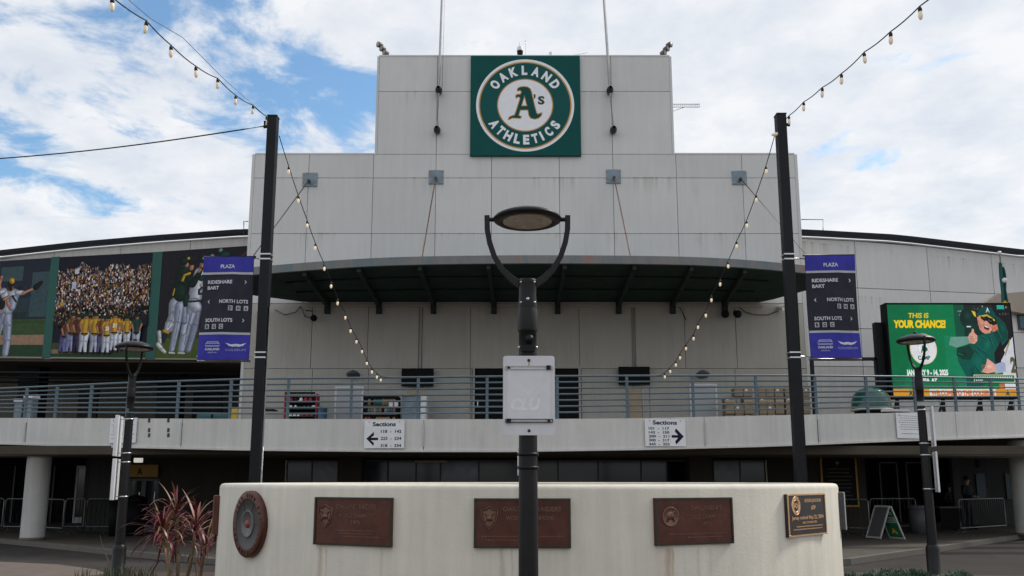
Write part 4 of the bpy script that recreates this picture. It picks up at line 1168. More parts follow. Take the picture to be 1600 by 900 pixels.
for k in range(300):
    x, y = rnd.uniform(.0, .97), rnd.uniform(.56, .72); s = rnd.uniform(.005, .009); c = rnd.choice([(150, 106, 82), (34, 60, 46), (60, 44, 40), (20, 22, 26), (190, 150, 50)])
    p.up(0).poly([(x, y), (x, y + s * 2), (x + s * asp, y + s * 2), (x + s * asp, y)], c)
YE, BR, WT = (196, 154, 48), (96, 58, 42), (214, 218, 230)
p.up()
for i, (x, y, h, sh, pa, ln, nm) in enumerate([(.12, .945, .30, BR, (108, 112, 158), .10, False), (.20, .945, .36, (120, 84, 50), (150, 156, 196), .04, False), (.27, .94, .34, (92, 50, 44), (70, 64, 90), .02, False),
        (.345, .95, .36, YE, WT, .03, False), (.46, .95, .36, YE, (188, 192, 212), -.01, False), (.53, .945, .33, (120, 70, 44), (110, 112, 150), 0, False), (.585, .95, .33, YE, WT, .01, '25'),
        (.71, .92, .31, YE, WT, -.02, '16'), (.80, .90, .28, YE, WT, -.02, False), (.665, .93, .34, (206, 150, 46), WT, 0, '31'), (.895, .915, .31, (34, 66, 58), (186, 190, 206), 0, False)]):
    player(p, x, y + .015, h * 1.12, sh, pa, ln, (-.10, .26), (.10, .24), legs=.07, num=nm, asp=asp); p.up(5)
p.build('photo_print', t)
# --- banner 3: players embracing
t, xa, xb, zt, zb = banner_thing('photo_banner', 'photo banner of hugging ball players, one in green jacket, partly behind the wayfinding banner', 248.5, 388.5, 0)
zt, zb = cz(zt), cz(zb); hgt = zt(xa) - zb(xa); asp = hgt / (xb - xa)
p = Print(bmap(0, 0, xa, xb, zt, zb, 0, 0), .0012)
p.rect(0, 0, 1, .74, (34, 30, 38), 10).rect(0, .74, 1, .82, (66, 60, 42), 10).rect(0, .82, 1, 1, (74, 92, 40), 10)
for k in range(200):
    x, y = rnd.uniform(0, .95), rnd.uniform(.02, .72); s = rnd.uniform(.008, .02); c = rnd.choice([(40, 34, 42), (30, 27, 34), (48, 40, 44), (36, 36, 46)])
    if k % 40 == 0: p.up()
    p.poly([(x, y), (x, y + 2 * s), (x + s * asp, y + 2 * s), (x + s * asp, y)], c)
p.up(); DG = (28, 52, 42)
def cap2(x0, y0, x1, y1, r0, r1, c): p.poly([(u * asp, v) for u, v in capsule(x0 / asp, y0, x1 / asp, y1, r0, r1)], c)
cr = crop(4.5, 4.5, 230, 370, 248.5, 388.5, 387, 561)
W1, W2, W3, SK = (204, 208, 222), (178, 184, 204), (150, 156, 180), (186, 130, 104)
figure(cr, [(W3, 34, 22, [(352, 520), (345, 640), (312, 800)]), (W2, 46, 26, [(320, 520), (290, 640), (262, 800)]), 'up',
    (W1, 40, 50, [(360, 250), (345, 330), (335, 430)]), (W1, 44, 40, [(330, 470), (350, 500)]), ((28, 46, 42), 7, 7, [(298, 456), (385, 452)]), 'up',
    ((206, 206, 210), 24, 14, [(345, 240), (322, 300)]), ((60, 52, 50), 8, 8, [(362, 372), (362, 402), (385, 402)]), ((60, 52, 50), 8, 8, [(385, 350), (362, 378)]), ((196, 188, 160), 10, 10, [(385, 345), (372, 340)]), 'up',
    (W3, 5, 4, [(330, 500), (300, 640), (285, 760)]), (W3, 5, 3, [(360, 520), (352, 640), (330, 740)]), ((190, 196, 214), 26, 20, [(285, 560), (268, 680)]), 'up',
    (SK, 22, 20, [(378, 185), (372, 205)]), 'up', (DG, 28, 24, [(372, 150), (378, 160)]), (DG, 8, 6, [(380, 168), (404, 178)]), ((36, 70, 60), 22, 18, [(372, 290), (392, 280)]), 'up',
    (W3, 26, 20, [(262, 500), (272, 600)]), (W1, 52, 36, [(205, 470), (200, 560), (168, 640)]), (W2, 34, 20, [(232, 480), (222, 620), (196, 800)]), (W1, 36, 16, [(168, 620), (146, 660)]), 'up',
    (W3, 4, 3, [(200, 480), (190, 570), (160, 640)]), (W3, 4, 3, [(236, 520), (222, 660), (206, 780)]), ((198, 160, 44), 13, 12, [(132, 664), (160, 676)]), ((38, 46, 70), 17, 12, [(136, 695), (130, 740)]), 'up',
    ((216, 214, 210), 15, 12, [(98, 672), (104, 720), (110, 748)]), ((224, 222, 216), 18, 12, [(95, 760), (130, 800), (148, 816)]), ((220, 218, 212), 8, 7, [(180, 820), (215, 824)]), ((214, 210, 206), 8, 7, [(245, 822), (285, 824)]), 'up',
    (DG, 46, 62, [(245, 225), (232, 300), (226, 380)]), (DG, 62, 40, [(222, 370), (228, 415)]), (DG, 26, 14, [(272, 420), (270, 480)]), 'up',
    ((24, 44, 36), 34, 20, [(270, 270), (312, 330), (350, 262)]), ((24, 44, 36), 20, 14, [(345, 275), (368, 225)]), ((206, 164, 40), 10, 10, [(240, 300), (252, 262), (288, 250)]), ((206, 164, 40), 5, 6, [(186, 360), (178, 405)]), 'up',
    ((30, 50, 44), 20, 18, [(228, 200), (240, 190)]), (SK, 17, 15, [(262, 180), (264, 192)]), (SK, 17, 15, [(300, 200), (298, 218)]), 'up',
    (DG, 32, 28, [(240, 158), (250, 150)]), ((206, 180, 42), 10, 10, [(272, 138), (274, 142)]), (DG, 7, 5, [(268, 166), (284, 172)]), ((26, 36, 34), 18, 16, [(292, 172), (302, 176)]), (SK, 12, 11, [(352, 240), (362, 228)]), 'up',
    ((128, 170, 148), 15, 15, [(497, 95), (498, 96)]), ((130, 150, 160), 14, 14, [(438, 132), (442, 134)]), ((30, 66, 58), 30, 28, [(520, 128), (540, 132)])])
p.up(4)
p.up().rect(.965, 0, 1, 1, (14, 86, 70)); cap2(.98, .02, .86, .13, .006, .006, (120, 54, 48))
p.build('photo_print', t)
for a, b, lab in ((73, 86.5, 'upright green fabric strip left of the crowd photo banner'), (233, 248.5, 'upright green fabric strip right of the crowd photo banner')):
    xa, xb = S(a, 480, gP).x, S(b, 480, gP).x
    T = [(0, 408), (90, 401), (240, 394), (388, 384)]
    o = ribbon([xa + .005, xb - .005], gP, lambda x: ztab(x, gP(x), T), lambda x: ztab(x, gP(x), [(0, 558), (388, 562)]), .03, mat('strip_green', (.006, .088, .068), .6, var=.08, scale=2), 'fabric_strip', None, .012)
    props(o, lab, 'banner', 'green strips between photo banners')

# ================================================================ LED SCREEN AND RIGHT TERRACE
SCY = 25.2
sa, sb = X(1391, 548, SCY), X(1584, 548, SCY); s1, s0 = Z(476, SCY), Z(620, SCY)
scr = thing('led_screen', 'large black framed LED screen showing a green baseball camp advert on the right terrace', 'screen', ((sa + sb) / 2, SCY, ZF))
MB().box((sa - .05, SCY, s0 - .06), (sb + .05, SCY + .38, s1 + .06)).build('housing', M['tv'], scr, .01)
MB().box((sa - .28, SCY + .30, s0 - .3), (sa - .05, SCY + .5, s1 - .5)).build('side_cabinet', M['plastic'], scr)
for f in (.05, .42, .72, .97):
    x = sa + (sb - sa) * f; zf = ZF + .15
    l = MB(); l.bar((x, SCY + .2, s0 - .05), (x, SCY + .2, zf), .08, .08); l.bar((x, SCY + .2, s0 - .05), (x - .35, SCY + .1, zf), .05, .05); l.bar((x - .4, SCY + .1, zf), (x + .3, SCY + .1, zf), .06, .06); l.build('leg', M['black'], scr)
q = Print(lambda u, v, o: Vector((sa + (sb - sa) * (u - 42) / (1000 - 42), SCY - .003 - o, s1 - (s1 - s0) * (v - 55) / (745 - 55))), .0015)
G0 = (4, 112, 66)
q.rect(42, 55, 1000, 745, G0)
q.up().rect(42, 55, 560, 690, (6, 116, 70)); q.poly([(42, 55), (300, 55), (120, 690), (42, 690)], (4, 104, 62)); q.poly([(470, 290), (620, 300), (640, 670), (560, 670), (470, 560)], (18, 124, 84))
q.up().poly([(560, 55), (1000, 55), (1000, 300), (560, 300)], (30, 36, 36)); q.poly([(560, 55), (560, 300), (640, 300), (640, 55)], (14, 78, 58)); q.poly([(860, 55), (1000, 55), (1000, 600), (900, 600), (860, 300)], (24, 24, 28))
for k in range(60):
    x, y = rnd.uniform(580, 985), rnd.uniform(60, 130); s = rnd.uniform(5, 12); q.up(0).poly([(x, y), (x, y + s), (x + s, y + s), (x + s, y)], rnd.choice([(70, 60, 56), (120, 84, 66), (36, 66, 60), (150, 140, 136)]))
q.up()
q.poly(ell(665, 160, 62, 78, 24), (16, 44, 40)).poly([(700, 100), (728, 110), (732, 150), (716, 140)], (214, 190, 40))
q.poly([(640, 210), (760, 190), (760, 330), (620, 330)], (14, 50, 44))
q.poly([(890, 440), (1000, 300), (1000, 660), (905, 660)], (206, 206, 212)).up()
q.poly([(560, 400), (640, 360), (730, 290), (830, 262), (900, 180), (950, 190), (970, 260), (960, 320), (880, 400), (850, 480), (830, 560), (800, 640), (700, 670), (612, 668), (610, 590), (560, 480)], (6, 84, 72))
q.poly([(850, 260), (890, 190), (880, 130), (930, 170), (965, 240), (960, 310), (890, 360)], (10, 66, 58)).up()
q.poly([(560, 380), (660, 360), (700, 420), (690, 470), (600, 470), (552, 440)], (14, 58, 46)); q.poly([(846, 420), (905, 330), (930, 420), (880, 500), (846, 500)], (28, 22, 26))
q.poly([(520, 300), (660, 296), (690, 340), (560, 380), (500, 360)], (104, 150, 136)); q.poly([(830, 510), (905, 485), (925, 500), (922, 560), (840, 575)], (160, 170, 196)); q.up()
q.poly([(738, 150), (760, 145), (850, 180), (852, 220), (830, 270), (790, 276), (765, 262), (745, 215)], (208, 142, 122)); q.poly([(850, 215), (890, 205), (895, 250), (850, 262)], (206, 120, 90))
q.poly([(655, 300), (668, 275), (685, 262), (690, 238), (704, 240), (706, 268), (728, 290), (724, 330), (700, 352), (664, 346)], (212, 152, 132)); q.poly([(765, 470), (790, 462), (840, 500), (846, 560), (780, 572), (735, 560), (725, 540), (740, 525), (722, 512), (745, 498), (780, 495)], (222, 160, 142)); q.up()
q.poly([(745, 145), (758, 90), (810, 72), (860, 85), (882, 125), (876, 165), (820, 135), (770, 135)], (6, 74, 66)); q.poly([(750, 142), (820, 128), (878, 172), (872, 182), (818, 142), (765, 152)], (206, 176, 40)); q.up()
q.poly([(765, 142), (860, 160), (862, 205), (835, 205), (815, 180), (790, 172), (768, 160)], (22, 18, 22)); q.poly([(785, 214), (812, 222), (826, 240), (810, 250), (786, 236)], (60, 20, 24)); q.text('A', 826, 112, 34, (220, 224, 224), w=30, align='c', bold=.04)
for k in range(5): q.poly(capsule(930 + k * 9, 440 - k * 20, 940 + k * 9, 400 - k * 20, 3, 3), (150, 140, 70))
q.text('2', 985, 560, 110, (90, 86, 60), w=44, align='c', bold=.06)
q.poly(capsule(655, 222, 680, 222, 5, 5), (200, 206, 206))
def soft(cx, cy, rx, ry, c0, c1, n=7, rot=0.0):
    for i in range(n):
        f = i / (n - 1); q.poly(ell(cx, cy, rx * (1 - .85 * f), ry * (1 - .85 * f), 18, rot), tuple(int(a + (b - a) * f) for a, b in zip(c0, c1)))
soft(720, 480, 60, 95, (6, 84, 72), (12, 104, 88), rot=.4); soft(800, 360, 40, 60, (6, 84, 72), (14, 108, 92), rot=.5); soft(790, 610, 50, 26, (6, 84, 72), (4, 58, 52), rot=-.3); soft(660, 580, 22, 70, (6, 84, 72), (3, 62, 54), rot=.15)
soft(930, 230, 22, 44, (10, 66, 58), (14, 88, 76), rot=-.3); soft(700, 300, 9, 30, (212, 152, 132), (232, 180, 160)); soft(800, 520, 34, 22, (222, 160, 142), (238, 190, 172))
for k in range(4): q.poly(capsule(668, 298 + k * 13, 700, 294 + k * 13, 1.6, 1.6), (150, 96, 80)); q.poly(capsule(738, 512 + k * 14, 778, 508 + k * 13, 1.8, 1.8), (164, 104, 90))
soft(668, 140, 40, 46, (16, 44, 40), (26, 66, 60)); soft(610, 430, 36, 26, (14, 58, 46), (8, 40, 34))
for a_, b_ in (((700, 400), (760, 470)), ((720, 380), (790, 430)), ((690, 520), (740, 600)), ((820, 300), (840, 380)), ((760, 300), (800, 320)), ((640, 600), (700, 640)), ((560, 430), (600, 440)), ((880, 250), (910, 320))):
    q.poly(capsule(*a_, *b_, 5, 2), (4, 62, 56)); q.poly(capsule(a_[0] + 8, a_[1] - 6, b_[0] + 8, b_[1] - 6, 3, 1.5), (20, 112, 96))
soft(760, 225, 12, 26, (208, 142, 122), (186, 112, 96)); soft(835, 240, 12, 16, (208, 142, 122), (228, 166, 146)); soft(804, 196, 12, 14, (208, 142, 122), (232, 172, 150)); soft(775, 196, 9, 10, (208, 142, 122), (226, 160, 140)); soft(868, 236, 16, 18, (206, 120, 90), (184, 96, 72))
q.poly([(786, 210), (812, 219), (829, 238), (812, 252), (786, 238)], (86, 26, 28)); q.poly([(790, 213), (811, 221), (823, 232), (808, 229), (791, 221)], (236, 232, 226)); q.poly(capsule(792, 240, 810, 248, 2.5, 2.5), (176, 96, 90))
q.poly(capsule(783, 200, 775, 214, 1.8, 1.5), (160, 92, 78)); q.poly(capsule(836, 214, 842, 232, 1.8, 1.5), (160, 92, 78)); q.poly(capsule(748, 178, 757, 214, 3, 2), (110, 74, 60)); q.poly(ell(748, 196, 7, 15, 14), (196, 126, 108))
q.poly([(765, 142), (860, 160), (862, 200), (840, 204), (818, 180), (806, 174), (798, 182), (786, 176), (768, 160)], (16, 14, 18)); q.poly(capsule(776, 150, 800, 160, 4, 3), (70, 64, 72)); q.poly(capsule(828, 172, 850, 186, 4, 3), (84, 76, 80))
for k in range(8): q.poly(capsule(770 + k * 13, 82 + (k - 4) ** 2 * 1.2, 766 + k * 13, 128 + k * 3, 1.2, 1.2), (4, 58, 52))
q.text('THIS IS', 283, 155, 36, (228, 196, 44), w=158, align='c', bold=.03, shear=.15); q.text('YOUR CHANCE!', 287, 228, 55, (240, 202, 30), w=405, align='c', bold=.06, shear=.12)
q.poly(ell(300, 390, 104, 116, 40), (226, 214, 180)).up().poly(ell(300, 390, 94, 106, 40), (222, 224, 228)).up()
q.poly(ell(300, 386, 46, 50, 30), (214, 190, 140)).up().poly(ell(300, 386, 41, 45, 30), (228, 230, 232)).up(); q.text("A's", 306, 414, 52, (6, 88, 70), w=54, align='c', bold=.06)
q.text('FANTASY', 300, 325, 24, (6, 88, 70), w=110, align='c', bold=.04); q.text('CAMP', 300, 470, 30, (6, 88, 70), w=96, align='c', bold=.04)
q.text('JANUARY 9 - 14, 2025', 315, 584, 40, (236, 238, 236), w=322, align='c', bold=.05); q.text('MESA, AZ', 318, 635, 26, (236, 238, 236), w=140, align='c', bold=.05)
q.rect(670, 582, 985, 640, (214, 222, 160)).up().rect(674, 587, 981, 635, (8, 98, 66)).up()
for k, x in enumerate(range(684, 970, 17)): q.rect(x, 596, x + 12, 612, (222, 228, 220)); 
for x in range(684, 740, 14): q.rect(x, 618, x + 9, 628, (200, 206, 200))
q.rect(905, 642, 1000, 690, (226, 226, 230)).rect(862, 642, 902, 690, (190, 110, 60))
q.rect(42, 688, 1000, 745, (226, 150, 30)).up().rect(320, 688, 830, 745, (226, 222, 216)).up()
q.text('WELCOME TO THE COLISEUM', 575, 735, 38, (228, 120, 34), w=485, align='c', bold=.06)
for x in (175, 920): q.text('A', x, 738, 44, (24, 92, 56), w=34, align='c', bold=.06)
q.rect(900, 60, 955, 90, (30, 170, 150))
q.build('led_picture', scr, M['screen'])
# flag behind the screen
fx, fy = X(1572, 500, 26.6), 26.6
fl = thing('flagpole', 'slim silver pole with a limp green flag behind the right end of the LED screen', 'flag', (fx, fy, ZF))
ft = Z(398, 26.6)
MB().tube([(fx, fy, ZF), (fx, fy, ft)], .03, 8).build('pole', M['steel'], fl); MB().lathe([(0, -.07), (.05, -.05), (.07, 0), (.05, .05), (0, .07)], (fx, fy, ft + .06), 12).build('finial', M['whitep'], fl)
def cloth(x0, z0, hgt, wid, seed, m, name, parent):
    n, k = 24, 10; vs = []; fs = []
    for i in range(n + 1):
        t = i / n; w = wid * (.22 + .55 * t ** .7 + .18 * math.sin(t * 7 + .5)) * (1 if t < .9 else 1 - (t - .9) * 4)
        for j in range(k + 1):
            s = j / k; vs.append((x0 + w * (s - .35), fy - .06 + .07 * math.sin(s * 13 + t * 3 + seed), z0 - hgt * t - .16 * s * (1 - t) - .10 * s * s))
    for i in range(n):
        for j in range(k): a = i * (k + 1) + j; fs.append((a, a + 1, a + k + 2, a + k + 1))
    return MB().add(vs, fs, 0, True).build(name, m, parent)
cloth(fx - .02, ft - .25, 1.62, .36, 0, M['flag'], 'flag_cloth', fl)
e = MB(); e.lathe([(0, 0), (.085, 0), (.085, .01), (0, .01)], (fx + .0, fy - .135, ft - .9), 20, 0, Vector((0, -1, 0))); e.build('flag_emblem', M['flagw'], fl)
MB().bar((fx - .12, fy - .16, ft - 1.62), (fx + .1, fy - .16, ft - 1.86), .02, .14).build('flag_hem', M['yellow'], fl)

# helmet shaped cart
hc = S(1354, 638, lambda x: 25.0); hx_, hz = hc.x, Z(646, 24.6); hy = 24.6
hm = thing('helmet_cart', 'big dark green batting helmet shaped cart with white brim behind the railing', 'cart', (hx_, hy, ZF))
r = .56
MB().lathe([(r, 0), (r, .12), (r * .97, .3), (r * .86, .46), (r * .62, .6), (r * .3, .68), (0, .70)], (hx_ - .03, hy, Z(641, hy)), 36).build('dome', M['capgreen'], hm)
d = MB()
for k in range(-2, 3): d.tube([(hx_ + .13 * k, hy - r * .9 + abs(k) * .03, Z(640, hy)), (hx_ + .1 * k, hy - r * .75, Z(640, hy) + .32), (hx_ + .04 * k, hy - .1, Z(640, hy) + .70)], .012, 5)
d.build('dome_seam', M['plastic'], hm, kind='stuff')
bz = Z(641, hy)
MB().prism([(r * math.cos(R(a)) * 1.0, r * math.sin(R(a)) * 1.0) for a in range(60, -91, -15)] + [(.25, -.72), (.75, -.62), (.95, -.35), (.9, .05), (.6, .3)], (hx_ + .0, hy, bz - .09), (1, 0, 0), (0, 1, 0), .07).build('brim', M['capwhite'], hm)
MB().lathe([(r * .5, -.02), (r + .02, -.01), (r + .02, .03), (r - .02, .03)], (hx_ - .03, hy, bz), 36).build('rim_band', M['capwhite'], hm)
for dx in (-.35, .35):
    MB().lathe([(0, -.03), (.09, -.03), (.09, .03), (0, .03)], (hx_ + dx, hy - .3, ZF + .22), 16, 0, Vector((1, 0, 0))).build('wheel', M['black'], hm)
MB().box((hx_ - .42, hy - .3, ZF + .2), (hx_ + .42, hy + .3, bz + .0)).build('base', M['plastic'], hm)

# black pipe frame on the terrace
y = 25.6; a, b_, c = P(1268, 561, y), P(1371, 561, y), X(1371, 600, y)
o = MB().bar((a.x, y, a.z), (c, y, b_.z), .10, .10).bar((c, y, b_.z + .05), (c, y, ZF + .1), .10, .10).bar((a.x, y, a.z + .05), (a.x, y, ZF + .1), .10, .10).build('pipe_frame', M['black'])
props(o, 'black square tube frame standing on the terrace left of the LED screen', 'frame')

# ================================================================ THINGS ON THE BALCONY
def on_bal(name, px0, px1, pyt, y, label, cat, build, group=None):
    x0, x1 = X(px0, 630, y), X(px1, 630, y); zt = Z(pyt, y)
    t = thing(name, label, cat, ((x0 + x1) / 2, y, ZF), group); build(t, x0, x1, y, zt); return t
rnd2 = random.Random(11)
def rack(t, x0, x1, y, z):
    for x in (x0, x1 - .04): MB().box((x, y, ZF), (x + .04, y + .4, z)).build('side', M['red'], t)
    box('back_panel', (x0 + .04, y + .36, ZF), (x1 - .04, y + .4, z), M['plastic'], t); box('top_rail', (x0, y + .05, z), (x1 - .1, y + .15, z + .06), M['plastic'], t)
    for k in range(5):
        zz = ZF + .1 + (z - ZF - .35) * k / 4; box('shelf', (x0 + .04, y + .02, zz), (x1 - .04, y + .36, zz + .02), M['frame'], t)
        xx = x0 + .1
        while xx < x1 - .2:
            c = rnd2.choice(['red', 'red', 'black', 'greyp', 'whitep', 'capgreen']); w = rnd2.uniform(.10, .17)
            MB().lathe([(w / 2, 0), (w / 2 * .95, .06), (w / 4, .11), (0, .12)], (xx + w / 2, y + .12, zz + .022), 10).box((xx, y - .02, zz + .022), (xx + w, y + .1, zz + .03)).build('cap', M[c], t); xx += w + .02
on_bal('merchandise_rack', 444, 495, 615, 26.4, 'red edged merchandise rack full of caps against the balcony wall', 'rack', rack)
def cans(t, x0, x1, y, z):
    box('cabinet', (x0, y + .02, ZF), (x1, y + .6, z), M['tv'], t)
    for k in range(4):
        zz = ZF + .08 + (z - ZF - .2) * k / 3.6; box('shelf', (x0 + .04, y - .05, zz - .02), (x1 - .04, y + .02, zz), M['frame'], t)
        n = 11
        for i in range(n):
            if rnd2.random() < .12: continue
            xx = x0 + .12 + (x1 - x0 - .24) * i / (n - 1); c = rnd2.choice([(.3, .1, .03), (.35, .2, .06), (.02, .08, .2), (.25, .24, .22), (.05, .15, .1), (.3, .05, .03)])
            m = mat('can_%d%d%d' % tuple(int(v * 100) for v in c), c, .35, var=0)
            MB().lathe([(0, 0), (.05, 0), (.05, .16), (.03, .2), (0, .2)], (xx, y - .0, zz), 8).build('bottle', m, t)
    for px in (.75, .9): box('price_card', (x0 + (x1 - x0) * px, y - .06, z - .35), (x0 + (x1 - x0) * px + .12, y - .05, z - .2), M['whitep'], t)
on_bal('drinks_cabinet', 567, 622, 619, 26.2, 'black drinks cabinet with rows of coloured bottles against the balcony wall', 'cabinet', cans)
def counter(t, x0, x1, y, z):
    xm = x0 + (x1 - x0) * .72
    box('body', (x0, y, ZF), (xm, y + .7, z), M['plate'], t, .01); box('worktop', (x0 - .03, y - .03, z), (xm, y + .7, z + .05), M['steel'], t)
    box('ice_box', (xm + .02, y - .05, ZF), (x1, y + .6, z + .02), M['whitep'], t, .02); box('ice_box_door', (xm + .06, y - .07, ZF + .3), (x1 - .04, y - .052, z - .25), M['steel'], t)
on_bal('service_counter', 628, 667, 619, 26.3, 'steel blue service counter with bright white cooler at its right end', 'counter', counter)
def signb(t, x0, x1, y, z): box('panel', (x0, y, z - .22), (x1, y + .03, z), mat('tan_panel', (.42, .29, .14), .6, var=.1), t); box('stand', (x0 + .2, y + .03, ZF), (x0 + .24, y + .06, z), M['plastic'], t)
on_bal('menu_board', 636, 664, 611, 26.9, 'small tan menu board standing above the steel service counter', 'sign', signb)
def wdoor(t, x0, x1, y, z):
    for a, b in ((x0, x0 + .06), (x1 - .06, x1)): box('frame', (a, y - .04, ZF), (b, y + .02, z), M['whitep'], t)
    box('frame', (x0 + .06, y - .04, z - .06), (x1 - .06, y + .02, z), M['whitep'], t)
    l = box('doorway_panel', (x0 + .06, y - .02, ZF), (x1 - .06, y + .015, z - .06), M['doorp'], t); ORIG[l.name] = wloc(t)
    box('vent', (x0 + .2, y - .03, ZF + .15), (x1 - .2, y - .022, ZF + .4), M['polew'], l); box('closer', (x0 + .1, y - .05, z - .13), (x1 - .3, y - .022, z - .09), M['plastic'], l); box('knob', (x1 - .17, y - .06, ZF + .95), (x1 - .11, y - .022, ZF + 1.02), M['steel'], l)
on_bal('white_door', 523, 568, 604, WY - .02, 'white painted metal door in the wall right of the red merchandise rack', 'door', wdoor)
on_bal('white_door', 1078, 1121, 600, WY - .02, 'white painted metal door in the wall left of the stacked cardboard boxes', 'door', wdoor)
def tvb(t, x0, x1, y, z):
    h = Z(576, y) - Z(604, y)
    box('screen', (x0, y - .1, z - h), (x1, y - .02, z), M['tv'], t, .01); box('wall_mount', ((x0 + x1) / 2 - .15, y - .02, z - h * .8), ((x0 + x1) / 2 + .15, y + .12, z - h * .3), M['frame'], t)
    MB().tube([((x0 + x1) / 2, y + .13, z - .1), ((x0 + x1) / 2, y + .13, ZC - .2)], .018, 6).tube([((x0 + x1) / 2 + .1, y + .13, z - .1), ((x0 + x1) / 2 + .1, y + .13, ZC - .2)], .018, 6).build('upright_tube', M['wall2'], t)
on_bal('wall_television', 627, 677, 576, WY - .15, 'dark switched off television on the wall above the service counter', 'television', tvb, 'televisions on the balcony wall')
on_bal('wall_television', 967, 1016, 573.5, WY - .15, 'dark switched off television on the wall right of the open doorways', 'television', tvb, 'televisions on the balcony wall')
def pnl(t, x0, x1, y, z): box('board', (x0, y - .02, ZF + .45), (x1, y + .02, z), mat('ply_panel', (.46, .35, .22), .7, var=.1), t); box('downpipe', (x1 + .02, y - .05, ZF), (x1 + .06, y - .01, z + .1), M['polew'], t)
on_bal('plywood_panel', 983, 1003, 609, WY - .03, 'tall pale plywood panel on the wall under the right television', 'panel', pnl)
def bin_(t, x0, x1, y, z): MB().lathe([(0, 0), ((x1 - x0) * .42, 0), ((x1 - x0) * .5, z - ZF), ((x1 - x0) * .46, z - ZF)], ((x0 + x1) / 2, y, ZF), 20).build('tub', M['bluebin'], t); MB().lathe([((x1 - x0) * .52, 0), ((x1 - x0) * .53, .04), (0, .05)], ((x0 + x1) / 2, y, z), 20).build('lid', M['bluebin'], t)
on_bal('blue_bin', 497, 512, 638, 26.3, 'small blue plastic bin beside the red merchandise rack', 'bin', bin_)
def bench(t, x0, x1, y, z):
    for k in range(2): box('crate', (x0, y - .2, ZF + .26 * k), (x1 - .05 * k, y + .2, ZF + .26 * k + .22), M['tv'], t)
    box('top', (x0, y - .22, z - .04), (x1 - .12, y + .22, z), M['plastic'], t)
on_bal('equipment_crates', 410, 437, 640, 26.2, 'pile of black flat equipment crates at the left end of the balcony wall', 'crate', bench)
def tealb(t, x0, x1, y, z): box('cover', (x0, y, ZF + .0), (x1, y + .7, z), M['teal'], t, .04); box('strap', ((x0 + x1) / 2 - .03, y - .01, ZF), ((x0 + x1) / 2 + .03, y + .71, z + .008), M['plastic'], t)
on_bal('covered_bench', 308, 357, 647, 25.0, 'low teal covered bench behind the railing left of the entrance block', 'bench', tealb)
def yb(t, x0, x1, y, z): box('sign_face', (x0, y, ZF + .08), (x1, y + .06, z), M['yellow'], t, .01); box('foot', (x0 - .04, y - .1, ZF), (x1 + .04, y + .16, ZF + .08), M['plastic'], t)
on_bal('floor_sign', 362, 372, 638, 24.0, 'small bright yellow floor sign behind the railing beside the block', 'sign', yb)
def cool(t, x0, x1, y, z):
    for i in range(2):
        a = x0 + (x1 - x0) * i / 2; b = a + (x1 - x0) / 2 - .05
        c = box('drum', (a, y, ZF), (b, y + .4, z - .12 * (1 - i)), M['plate'], t, .05); box('lid', (a - .02, y - .02, z - .12 * (1 - i)), (b + .02, y + .42, z - .12 * (1 - i) + .1), M['whitep'], t, .02)
on_bal('drinks_coolers', 22, 52, 622, 26.0, 'pair of grey drink coolers with white lids behind the railing at the far left', 'cooler', cool)
# stacked cardboard boxes
by = 26.0
cw = [1133, 1147, 1161, 1175]; cols = [(1133, 1147.5), (1148, 1162), (1162.5, 1177), (1186, 1198), (1198.5, 1211), (1211.5, 1225), (1227.5, 1242), (1242.5, 1255), (1255.5, 1266)]
zt = Z(606, by); nrow = 5; bh = (zt - ZF - .1) / nrow
pal_ = MB()
for k in range(9): pal_.box((X(1132, 640, by) + k * .32, by - .05, ZF), (X(1132, 640, by) + k * .32 + .1, by + .7, ZF + .1))
proto = None
for ci, (a, b) in enumerate(cols):
    for k in range(nrow):
        if (ci, k) in ((0, 4), (1, 3)): 
            continue
        x0, x1 = X(a, 630, by), X(b, 630, by); z0 = ZF + .1 + bh * k
        pos = ('first', 'second', 'third', 'fourth', 'fifth', 'sixth', 'seventh', 'eighth', 'last')[ci]
        lvl = ('bottom', 'second lowest', 'middle', 'second highest', 'top')[k]
        cb = thing('cardboard_box', f'brown cardboard box, {lvl} layer of the {pos} column from the left on the balcony', 'box', ((x0 + x1) / 2, by, z0), 'cardboard boxes stacked on the balcony')
        jx_ = rnd2.uniform(-.03, .05)
        box('carton', (x0 + .004, by + jx_, z0 + .003), (x1 - .004, by + .4, z0 + bh - .006), M['card'], cb, .008)
        MB().box((x0 + .008, by + jx_ - .003, z0 + bh * .44), (x1 - .008, by + jx_ - .0005, z0 + bh * .56)).build('tape', M['tape'], cb)
        if (ci + k) % 3 == 0: box('label', (x0 + .05, by + jx_ - .006, z0 + bh * .62), (x0 + .13, by + jx_ - .0035, z0 + bh * .85), M['whitep'], cb)
o = pal_.build('pallet', M['card']); props(o, 'wooden pallet slats under the stack of cardboard boxes on the balcony', 'pallet')
for (px, py, y, lab) in ((490, 496, 27.0, 'left'), ):
    c = P(px, py, WY - .3); t = thing('spotlight', 'small round dark spotlight on a bent arm under the canopy at left', 'lamp', tuple(c), 'dark spotlights under the canopy')
    MB().lathe([(0, -.1), (.07, -.08), (.11, .05), (.11, .1), (0, .1)], c, 16, 0, Vector((.3, -.8, -.4)).normalized()).build('lamp_head', M['plastic'], t); MB().tube([c, c + Vector((-.1, .15, .25)), c + Vector((-.35, .28, .3))], .015, 6).build('arm', M['plastic'], t)
